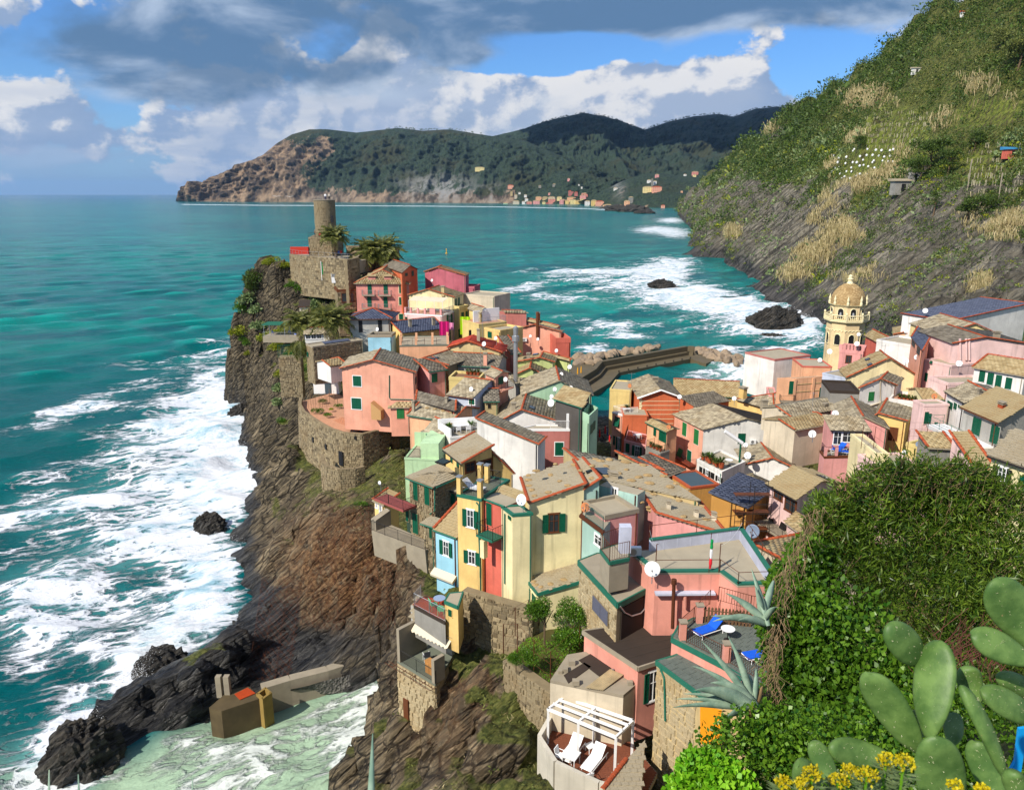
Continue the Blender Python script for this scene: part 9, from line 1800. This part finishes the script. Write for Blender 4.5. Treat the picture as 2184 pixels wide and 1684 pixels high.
H=HOUSES['pink_terrace_low'];lounger('sun_lounger','blue sun lounger against the green door of the pink terrace',H.P(H.W*.35,H.D*.65,.05),R(-60),BLUE,M_WHITE);lounger('sun_lounger','blue sun lounger lying along the pink terrace railing',H.P(H.W*.75,H.D*.3,.05),R(75),BLUE,M_WHITE)
H=HOUSES['yellow_narrow'];lounger('sun_lounger','white sun lounger on the railed yellow roof terrace',H.P(H.W*.8,1.2,.05),R(60),M_PLAST,M_GALV)
H=HOUSES['white_terrace_right']
for k in range(5):potted(H.P(H.W*(.3+.13*k),.5,.1),.9,('first clay planter on the white block','second clay planter on the white block','third clay planter on the white block','fourth clay planter on the white block','fifth clay planter on the white block')[k],False)
p0=at_y((600,714),157);CTc=[p0+Vector(v)for v in((-3.2,-2,0),(4.2,-2.4,0),(4.4,2.4,0),(-3,2.4,0))];T_=thing('cliff_terrace','small paved terrace with green canopy on the castle cliff','terrace',p0-u3*1.2);m=MB();m.hexa([p-u3*1.2 for p in CTc],CTc);m.add('paving',M_CONC,T_);m=MB()
for v in((-3,-1.6),(1.2,-1.6),(1.2,2),(-3,2)):m.tube([p0+Vector((*v,0)),p0+Vector((*v,2.3))],.06,5)
m.add('canopy_post',M_GALV,T_);m=MB();m.hexa([p0+Vector((a,b,2.3))for a,b in((-3.3,-1.9),(1.5,-1.9),(1.5,2.3),(-3.3,2.3))],[p0+Vector((a,b,2.42))for a,b in((-3.3,-1.9),(1.5,-1.9),(1.5,2.3),(-3.3,2.3))]);m.add('canopy',M_GTRIM,T_);railing(T_,[CTc[0],CTc[1],CTc[2]],.9,M_GALV,None,rails=3)
BLC=plain('blue_plastic_chair',lin(30,90,190,.8),.5);chair('blue chair under the green canopy of the cliff terrace',p0+Vector((-1.6,0,0)),R(150),BLC);chair('blue chair beside the canopy post on the cliff terrace',p0+Vector((1.6,.4,0)),R(200),BLC);lounger('sun_lounger','blue striped deck chair at the right end of the cliff terrace',p0+Vector((3.2,-1.2,0)),R(-40),BLUE,M_WHITE)
fp=[at_y(px(1,x,y),128)for x,y in((684,1590),(790,1585),(880,1600))];F_=thing('green_fence','green mesh fence on a rough stone pier at the cliff edge','fence',fp[0]-u3*6);railing(F_,fp,2.0,plain('green_wire',lin(10,110,80,.8),.6),.25,rails=4);m=MB()
for a,b in zip(fp[:-1],fp[1:]):d=(b-a).normalized();n=Vector((d.y,-d.x,0));m.hexa([a-u3*7,b-u3*7,b-n*1.5-u3*7,a-n*1.5-u3*7],[a,b,b-n*1.5,a-n*1.5])
w=m.add('pier',M_MORTAR,F_)
for k,(a,b)in enumerate(zip(fp[:-1],fp[1:])):d=(b-a).normalized();n=Vector((d.y,-d.x,0));stones_on([a-u3*7+n*.012,b-u3*7+n*.012,b+n*.012,a+n*.012],w,.5,30,seed=200+k)
def person(p,yaw,label,shirt,trousers,sit=False,scale=1.0):
 J=dict(pel=(0,0,.95),che=(0,.02,1.32),nec=(0,.01,1.5),hea=(0,-.01,1.66),lsh=(-.19,0,1.42),rsh=(.19,0,1.42),lel=(-.26,0,1.14),rel=(.26,0,1.14),lwr=(-.24,-.14,.92),rwr=(.24,-.14,.92),lhi=(-.1,0,.9),rhi=(.1,0,.9),lkn=(-.11,-.03,.5),rkn=(.11,-.03,.5),lan=(-.11,.02,.08),ran=(.11,.02,.08),lft=(-.12,-.16,.04),rft=(.12,-.16,.04))
 if sit:
  for k in('pel','che','nec','hea','lsh','rsh','lel','rel','lwr','rwr','lhi','rhi'):J[k]=(J[k][0],J[k][1],J[k][2]-.45)
  J.update(lkn=(-.12,-.42,.47),rkn=(.12,-.42,.47),lan=(-.12,-.42,.08),ran=(.12,-.42,.08),lft=(-.12,-.58,.04),rft=(.12,-.58,.04))
 rad=dict(pel=.14,che=.15,nec=.06,hea=.115,lsh=.075,rsh=.075,lel=.05,rel=.05,lwr=.038,rwr=.038,lhi=.095,rhi=.095,lkn=.065,rkn=.065,lan=.045,ran=.045,lft=.04,rft=.04)
 E=[('pel','che'),('che','nec'),('nec','hea'),('che','lsh'),('che','rsh'),('lsh','lel'),('rsh','rel'),('lel','lwr'),('rel','rwr'),('pel','lhi'),('pel','rhi'),('lhi','lkn'),('rhi','rkn'),('lkn','lan'),('rkn','ran'),('lan','lft'),('ran','rft')];ks=list(J);me=bpy.data.meshes.new('person');me.from_pydata([J[k]for k in ks],[(ks.index(a),ks.index(b))for a,b in E],[]);o=bpy.data.objects.new('person',me);COL.objects.link(o);md=o.modifiers.new('skin','SKIN')
 for k,v in zip(ks,me.skin_vertices[0].data):v.radius=(rad[k],rad[k]);v.use_root=k=='pel'
 o.modifiers.new('sub','SUBSURF').levels=1;dg=bpy.context.evaluated_depsgraph_get();m2=bpy.data.meshes.new_from_object(o.evaluated_get(dg));o.modifiers.clear();o.data=m2;m2.materials.clear()
 for mt in(shirt,trousers,plain('skin',lin(214,160,128,.8),.6),plain('dark_hair',(.02,.015,.012),.7)):m2.materials.append(mt)
 dz=-.45 if sit else 0
 for f in m2.polygons:
  z=f.center.z-dz;f.material_index=3 if z>1.68 or(z>1.6 and f.center.y>.02)else 2 if z>1.5 or(abs(f.center.x)>.17 and z<1.0 and f.center.y<-.05)else 0 if z>1.0-(.1 if sit else 0)else 1
 o.location=p;o.rotation_euler.z=yaw;tag(o,label,'person')
cl=lambda n,c_:plain('cloth_'+n,c_,.9)
zt_=CTOP+.02;z1_=CZ1-.45
person(Vector((TB.x+TR*.30,TB.y-TR*.75,zt_-.1)),R(160),'person in white top standing on the round tower, left of the pair',cl('white',(.7,.7,.7)),cl('navy',(.02,.03,.08)));person(Vector((TB.x+TR*.62,TB.y-TR*.5,zt_-.1)),R(200),'person in pale jacket standing on the round tower, right of the pair',cl('pale',(.55,.5,.42)),cl('dark',(.02,.02,.025)))
def on_terrace(x,y,z_):return at_z(px(1,x,y),z_)
for(x,y,z_,yw,lab,a,b,s)in((1005,545,CZK,100,'person in brown coat standing at the keep railing',('brown',(.2,.12,.07)),('dark',(.02,.02,.025)),0),(1048,545,CZK,180,'person in red top sitting on the keep',('red',(.4,.03,.03)),('dark',(.02,.02,.025)),1),(972,700,z1_,170,'person in dark red on the lower castle terrace',('wine',(.2,.03,.04)),('dark',(.02,.02,.025)),0),(1006,700,z1_,200,'person in black at the castle terrace railing',('black',(.02,.02,.02)),('dark',(.02,.02,.025)),0),(1020,702,z1_,150,'person in grey beside the black clad person on the castle terrace',('grey',(.2,.2,.2)),('navy',(.02,.03,.08)),0),(1193,705,z1_,180,'person in bright red sitting by the slim palm',('red',(.4,.03,.03)),('navy',(.02,.03,.08)),1),(1214,705,z1_,200,'person in blue sitting beside the person in red',('blue',(.03,.12,.4)),('dark',(.02,.02,.025)),1),(1236,722,z1_,180,'person in red standing right of the slim palm',('red',(.4,.03,.03)),('dark',(.02,.02,.025)),0)):person(on_terrace(x,y,z_),R(yw),lab,cl(*a),cl(*b),bool(s))
for k,(x,y)in enumerate(((1240,715),(1300,720),(1330,655),(1390,640))):p=on_terrace(x,y,z1_ if k<2 else CZ1-.3);table(('cafe table beside the person in red on the castle terrace','cafe table at the right end of the castle terrace','left cafe table behind the palms','right cafe table behind the palms')[k],p,.8,.8,.74,0,M_GALV,True)
p=at_y(px(1,1168,945),160);o=lounger('sun_lounger','upright white plastic lounger leaning in the castle garden',p,0,M_PLAST,M_PLAST);o.rotation_euler=(R(75),0,R(20));p=at_y(px(1,1277,925),160)
def parasol(p,h,col,label,name='closed_parasol'):o=thing(name,label,'parasol',p);MB().tube([p,p+u3*h],.03,5).add('pole',M_GALV,o);m=MB();m.lathe(p,[(.09,h*.35),(.17,h*.45),(.13,h*.8),(.04,h*1.0)],8);m.add('canopy',col,o);MB().lathe(p,[(.25,0),(.25,.06),(.05,.1)],10).add('base',M_CONC,o)
YC=plain('yellow_canvas',lin(250,180,20,.8),.8);RC=plain('red_canvas',lin(214,40,40,.8),.8);parasol(p,2.5,YC,'closed yellow parasol in the castle garden')
for k,(x,y)in enumerate(((22,245),(52,235))):parasol(at_z(px(5,x,y),1.0),3.0,YC,('left closed yellow parasol on the harbour square','right closed yellow parasol on the harbour square')[k])
for k,(x,y,c_)in enumerate(((262,770,RC),(286,790,plain('blue_parasol',lin(30,80,150,.8),.8)),(214,800,RC),(306,800,plain('teal_parasol',lin(20,120,130,.8),.8)),(300,850,RC))):parasol(at_z(px(5,x,y),2.2),2.6,c_,('closed red parasol highest in the harbour alley','closed blue parasol in the harbour alley','closed red parasol at the left of the alley','closed teal parasol at the right of the alley','closed red parasol nearest in the alley')[k])
p=at_y(px(5,1435,985),88.5);o=thing('closed_parasol','rolled white awning with dark green post on the cream plant terrace','parasol',p);MB().tube([p,p+u3*2.6],.12,6).add('post',M_SHUT,o);MB().tube([p+u3*2.7+Vector((-2.0,0,1.3)),p+u3*2.5+Vector((.2,0,0))],.22,8).add('rolled_canvas',M_PLAST,o)
p=CR.pts[0].lerp(CR.pts[1],.83)+u3*.1;o=thing('flag','limp green white red flag on the coral roof edge','flag',p);MB().tube([p,p+u3*2.6],.022,5).add('pole',M_RUST,o)
for k,(col,z0,z1)in enumerate((((.0,.25,.06),2.2,1.58),((.75,.75,.75),1.58,.96),((.5,.02,.03),.96,.3))):m=MB();m.lathe(p+Vector((.05,-.05,0)),[(.06,z1),(.10-.02*k,z1+.1),(.07+.02*k,(z0+z1)/2),(.09,z0-.1),(.06,z0)],7);m.add('flag_band',plain('flag_%d'%k,col,.8),o)
for k,f in enumerate((.0,.985)):p=CR.pts[0].lerp(CR.pts[1],f)+u3*.1;o=thing('roof_post',('rusty wire post beside the big white dish','rusty wire post beside the limp flag')[k],'post',p);MB().tube([p,p+u3*1.9,p+u3*1.9+Vector((.1,0,0))],.03,5).add('post',M_RUST,o)
m=MB();a,b=CR.pts[0]+u3*2.0,CR.pts[5]+u3*1.5;m.tube([a.lerp(b,k/8)-u3*.5*math.sin(math.pi*k/8)*.6 for k in range(9)],.008,3);a,b=CR.pts[1]+u3*1.9,CR.pts[4]+u3*1.2;m.tube([a.lerp(b,k/8)-u3*.3*math.sin(math.pi*k/8)for k in range(9)],.008,3);o=m.add('clothes_line',M_PLAST,None);tag(o,'thin washing line strung over the coral flat roof','washing line')
sb=at_y(px(5,1530,1600),60.5);S_=thing('scaffolding','grey tube scaffolding with platforms against the ochre house','scaffolding',sb-u3*2);hS=at_y(px(5,1530,1190),60.5).z-sb.z
for x in(-1.4,0.1,1.6):
 for y in(0,1.2):MB().tube([sb+Vector((x,y,-2)),sb+Vector((x,y,hS-(1.5 if x<0 else 0)))],.03,5).add('pole',M_IRON,S_)
for k in range(5):
 z_=hS*(k+.3)/5.5
 m=MB();m.tube([sb+Vector((-1.4,0,z_)),sb+Vector((1.6,0,z_))],.025,4);m.tube([sb+Vector((-1.4,0,z_+.9)),sb+Vector((1.6,0,z_+.9))],.025,4);m.add('brace',M_IRON,S_)
 if k%2==0:MB().box(sb+Vector((.1,.6,z_)),(3.0,.7,.05)).add('platform',M_BROWN,S_)
def posts(label,pts,h,lines=2):
 o=thing('wire_fence',label,'fence',pts[0]);m=MB()
 for p in pts:MB().tube([p,p+u3*h],.03,5).add('post',M_RUST,o)
 for k in range(lines):
  for a,b in zip(pts[:-1],pts[1:]):m.tube([a+u3*h*(1-k*.4),b+u3*h*(1-k*.4)],.01,3)
 m.add('wire',M_RUST,o)
posts('rusty post and wire frame round the small garden',[at_z(px(13,x,y),18.0)for x,y in((1298,690),(1400,690),(1520,810),(1640,900),(1850,700))],2.2,3);posts('rusty wire frame above the rock beside the cream house',[at_z(px(13,x,y),18.0)for x,y in((1300,690),(1385,560),(1480,500))],2.2,3)
posts('green laundry frame over the pale pink terrace',[at_y(px(7,x,y),70)for x,y in((760,640),(865,660),(1010,760),(1160,690))],2.4,4);posts('green wire frame above the valley steps',[at_y(px(7,x,y),76)for x,y in((1170,560),(1330,560),(1580,620))],1.8,4)
for(x,y,w,h_,col,lab,Y)in((605,690,1.6,2.6,lin(200,20,110,.8),'magenta cloth hung on the yellow house balcony',128),(645,665,1.6,1.2,lin(240,150,190,.8),'pale pink laundry beside the magenta cloth',129),(788,660,1.8,3.2,lin(170,220,20,.8),'lime green cloth hanging from the tall yellow house',136)):
 p=at_y(px(2,x,y),Y);m=MB();nx=6
 for i in range(nx):a,b=-w/2+w*i/nx,-w/2+w*(i+1)/nx;za,zb=.12*math.sin(i*2.1),.12*math.sin((i+1)*2.1);m.hexa([p+Vector((a,za,-h_/2)),p+Vector((b,zb,-h_/2)),p+Vector((b,zb+.03,-h_/2)),p+Vector((a,za+.03,-h_/2))],[p+Vector((a,za,h_/2)),p+Vector((b,zb,h_/2)),p+Vector((b,zb+.03,h_/2)),p+Vector((a,za+.03,h_/2))])
 o=m.add('laundry',plain('cloth_%d'%x,col,.9),None);tag(o,lab,'laundry');base_to(o,p-u3*h_/2)
r_=random.Random(6)
for(k,c,x,y,lab)in(('orange',5,490,330,'tall thin aerial behind the orange gable'),('red_roof',2,938,740,'thin aerial on the red roof ridge'),('salmon_balcony',2,925,1010,'aerial beside the salmon chimney'),('tan_big',6,1165,760,'thin aerial on the tan gable roof'),('white_top',6,660,690,'aerial on the white block terrace'),('long_low',6,540,1190,'aerial on the long low slate roof')):
 p=at_y(px(c,x,y),Hy(k)+2);o=thing('aerial',lab,'aerial',p-u3*.5);MB().tube([p-u3*.5,p+u3*2.6],.025,4).add('mast',M_GALV,o);m=MB()
 for q in range(5):m.tube([p+u3*2.4+Vector((-.5+.25*q,-.3,0)),p+u3*2.4+Vector((-.5+.25*q,.3,0))],.012,3)
 m.tube([p+u3*2.4-Vector((.6,0,0)),p+u3*2.4+Vector((.6,0,0))],.015,3);m.add('aerial_arms',M_GALV,o)
p=at_y(px(2,1228,1150),104);o=thing('steel_flue','shiny steel chimney flue beside the pale green gable','flue',p);MB().lathe(p,[(.3,0),(.3,5.6),(.5,5.7),(.5,6.4),(.3,6.5),(.36,7.6),(.1,7.8)],12).add('pipe',M_GALV,o)
p=at_z(px(1,2153,690),-.3);o=thing('buoy','small yellow sea mark floating beyond the castle','buoy',p);MB().lathe(p,[(.9,0),(1.,.8),(.3,1.0),(.2,3.6),(.5,3.7),(.05,4.6)],10).add('body',YC,o)
m=MB();c_=at_y((652,460),150)
for(x,y,lab)in((669,789,'left white gull gliding before the headland'),(782,800,'right white gull gliding before the headland')):
 c_=at_y(px(1,x/1.0,y/4.2),150);m=MB();m.lathe(c_,[(.02,-.05),(.09,0),(.02,.05)],6);m.hexa([c_+Vector(v)for v in((-.75,0,.16),(0,-.1,0),(0,.1,0))],[c_+Vector(v)for v in((-.75,0,.18),(0,-.1,.03),(0,.1,.03))]);m.hexa([c_+Vector(v)for v in((.75,0,.12),(0,.1,0),(0,-.1,0))],[c_+Vector(v)for v in((.75,0,.14),(0,.1,.03),(0,-.1,.03))]);o=m.add('gull',M_WHITE,None);tag(o,lab,'bird')
house(1,'white_gable_small','small white gable house behind the bastion garden',112,(1140,1668),(1262,1648),D=4,roof='gs',pitch=14,wall='white',rm='tan',drop=2.6,red='v')
def kitchen_garden():
 z0=BZ-.75;K=lambda x,y,z=z0:at_z(px(3,x,y),z);r=random.Random(14);C_=thing('garden_canes','rows of thin garden canes behind the bastion parapet','canes',K(420,300))
 for k in range(24):p=K(300+11*k+r.uniform(-8,8),250+r.uniform(-20,70));MB().tube([p,p+Vector((r.uniform(-.1,.1),0,r.uniform(1.6,2.6)))],.022,4).add('cane',ML_TWIG,C_)
 for x,y,rad,lab,mt in((370,335,.9,'leafy shrub at the corner of the bastion garden',ML_GLOSS),(450,372,.7,'low clipped hedge beside the terracotta pavers',ML_GLOSS),(545,290,.7,'green shrub beside the salmon house corner',ML_GLOSS),(500,320,.45,'small yellow green garden plant on the bastion',ML_YELLOW),(430,250,.8,'climbing beans on the bastion garden canes',ML_OLIVE)):
  p=K(x,y);P_=np.array([list(p+Vector((r.uniform(-.7,.7),r.uniform(-.3,.3),.35))*1.0)for _ in range(4)]);P_[:,:2]=np.array(p)[:2]+(P_[:,:2]-np.array(p)[:2])*rad;o=cloud_obj('garden_shrub',[clump_leaves(P_,np.full(4,rad*.7),130,.28,.5)],mt,lab,'bush');base_to(o,p)
 p=K(450,160);W_=thing('garden_shed','white and teal garden shed behind the bastion canes','shed',p);MB().box(p+Vector((0,1,1.0)),(4.2,2,2.1)).add('wall',M_WHITE,W_);MB().box(p+Vector((0,.9,2.15)),(4.6,2.6,.12)).add('roof',plain('pale_sheet',lin(200,210,216,.8),.5),W_);MB().box(p+Vector((.3,-.06,.9)),(1.0,.08,1.7)).add('door',M_TEAL,W_)
kitchen_garden()
# a cloud above the frame that shades the far mountains, and the air
def cloud():
 me=bpy.data.meshes.new('cloud');b=bmesh.new();bmesh.ops.create_icosphere(b,subdivisions=5,radius=1);V=np.array([v.co for v in b.verts]);d=1+.30*fbm(V*2.2,4,88)+.12*fbm(V*7,3,89,.5,True)
 off=2200/math.tan(R(SUN_EL));c=Vector((1650+math.sin(R(SUN_AZ))*off,6300+math.cos(R(SUN_AZ))*off,2600));V2=V*d[:,None]*np.array([1350,1350,300])
 for v,q in zip(b.verts,V2):v.co=q
 b.to_mesh(me);b.free();t=NT('cloud_white');n=t.noise(t.coord(),.003,3);m=t.done(t.mix(n,(.78,.78,.8),(.85,.85,.86)),1.);me.materials.append(m);me.polygons.foreach_set('use_smooth',np.ones(len(me.polygons),bool));o=bpy.data.objects.new('cloud',me);COL.objects.link(o);o.location=c;o['kind']='stuff'
cloud()
def haze():
 o=MB().box((0,34000,545),(150000,80000,1110)).add('haze',None,None,'stuff');m=bpy.data.materials.new('haze_air');m.use_nodes=True;nt=m.node_tree;nt.nodes.clear();out=nt.nodes.new('ShaderNodeOutputMaterial');v=nt.nodes.new('ShaderNodeVolumePrincipled');v.inputs['Color'].default_value=(.36,.62,1.,1);v.inputs['Density'].default_value=1.7e-5;v.inputs['Anisotropy'].default_value=.2
 nt.links.new(v.outputs[0],out.inputs['Volume']);o.data.materials.append(m)
haze()
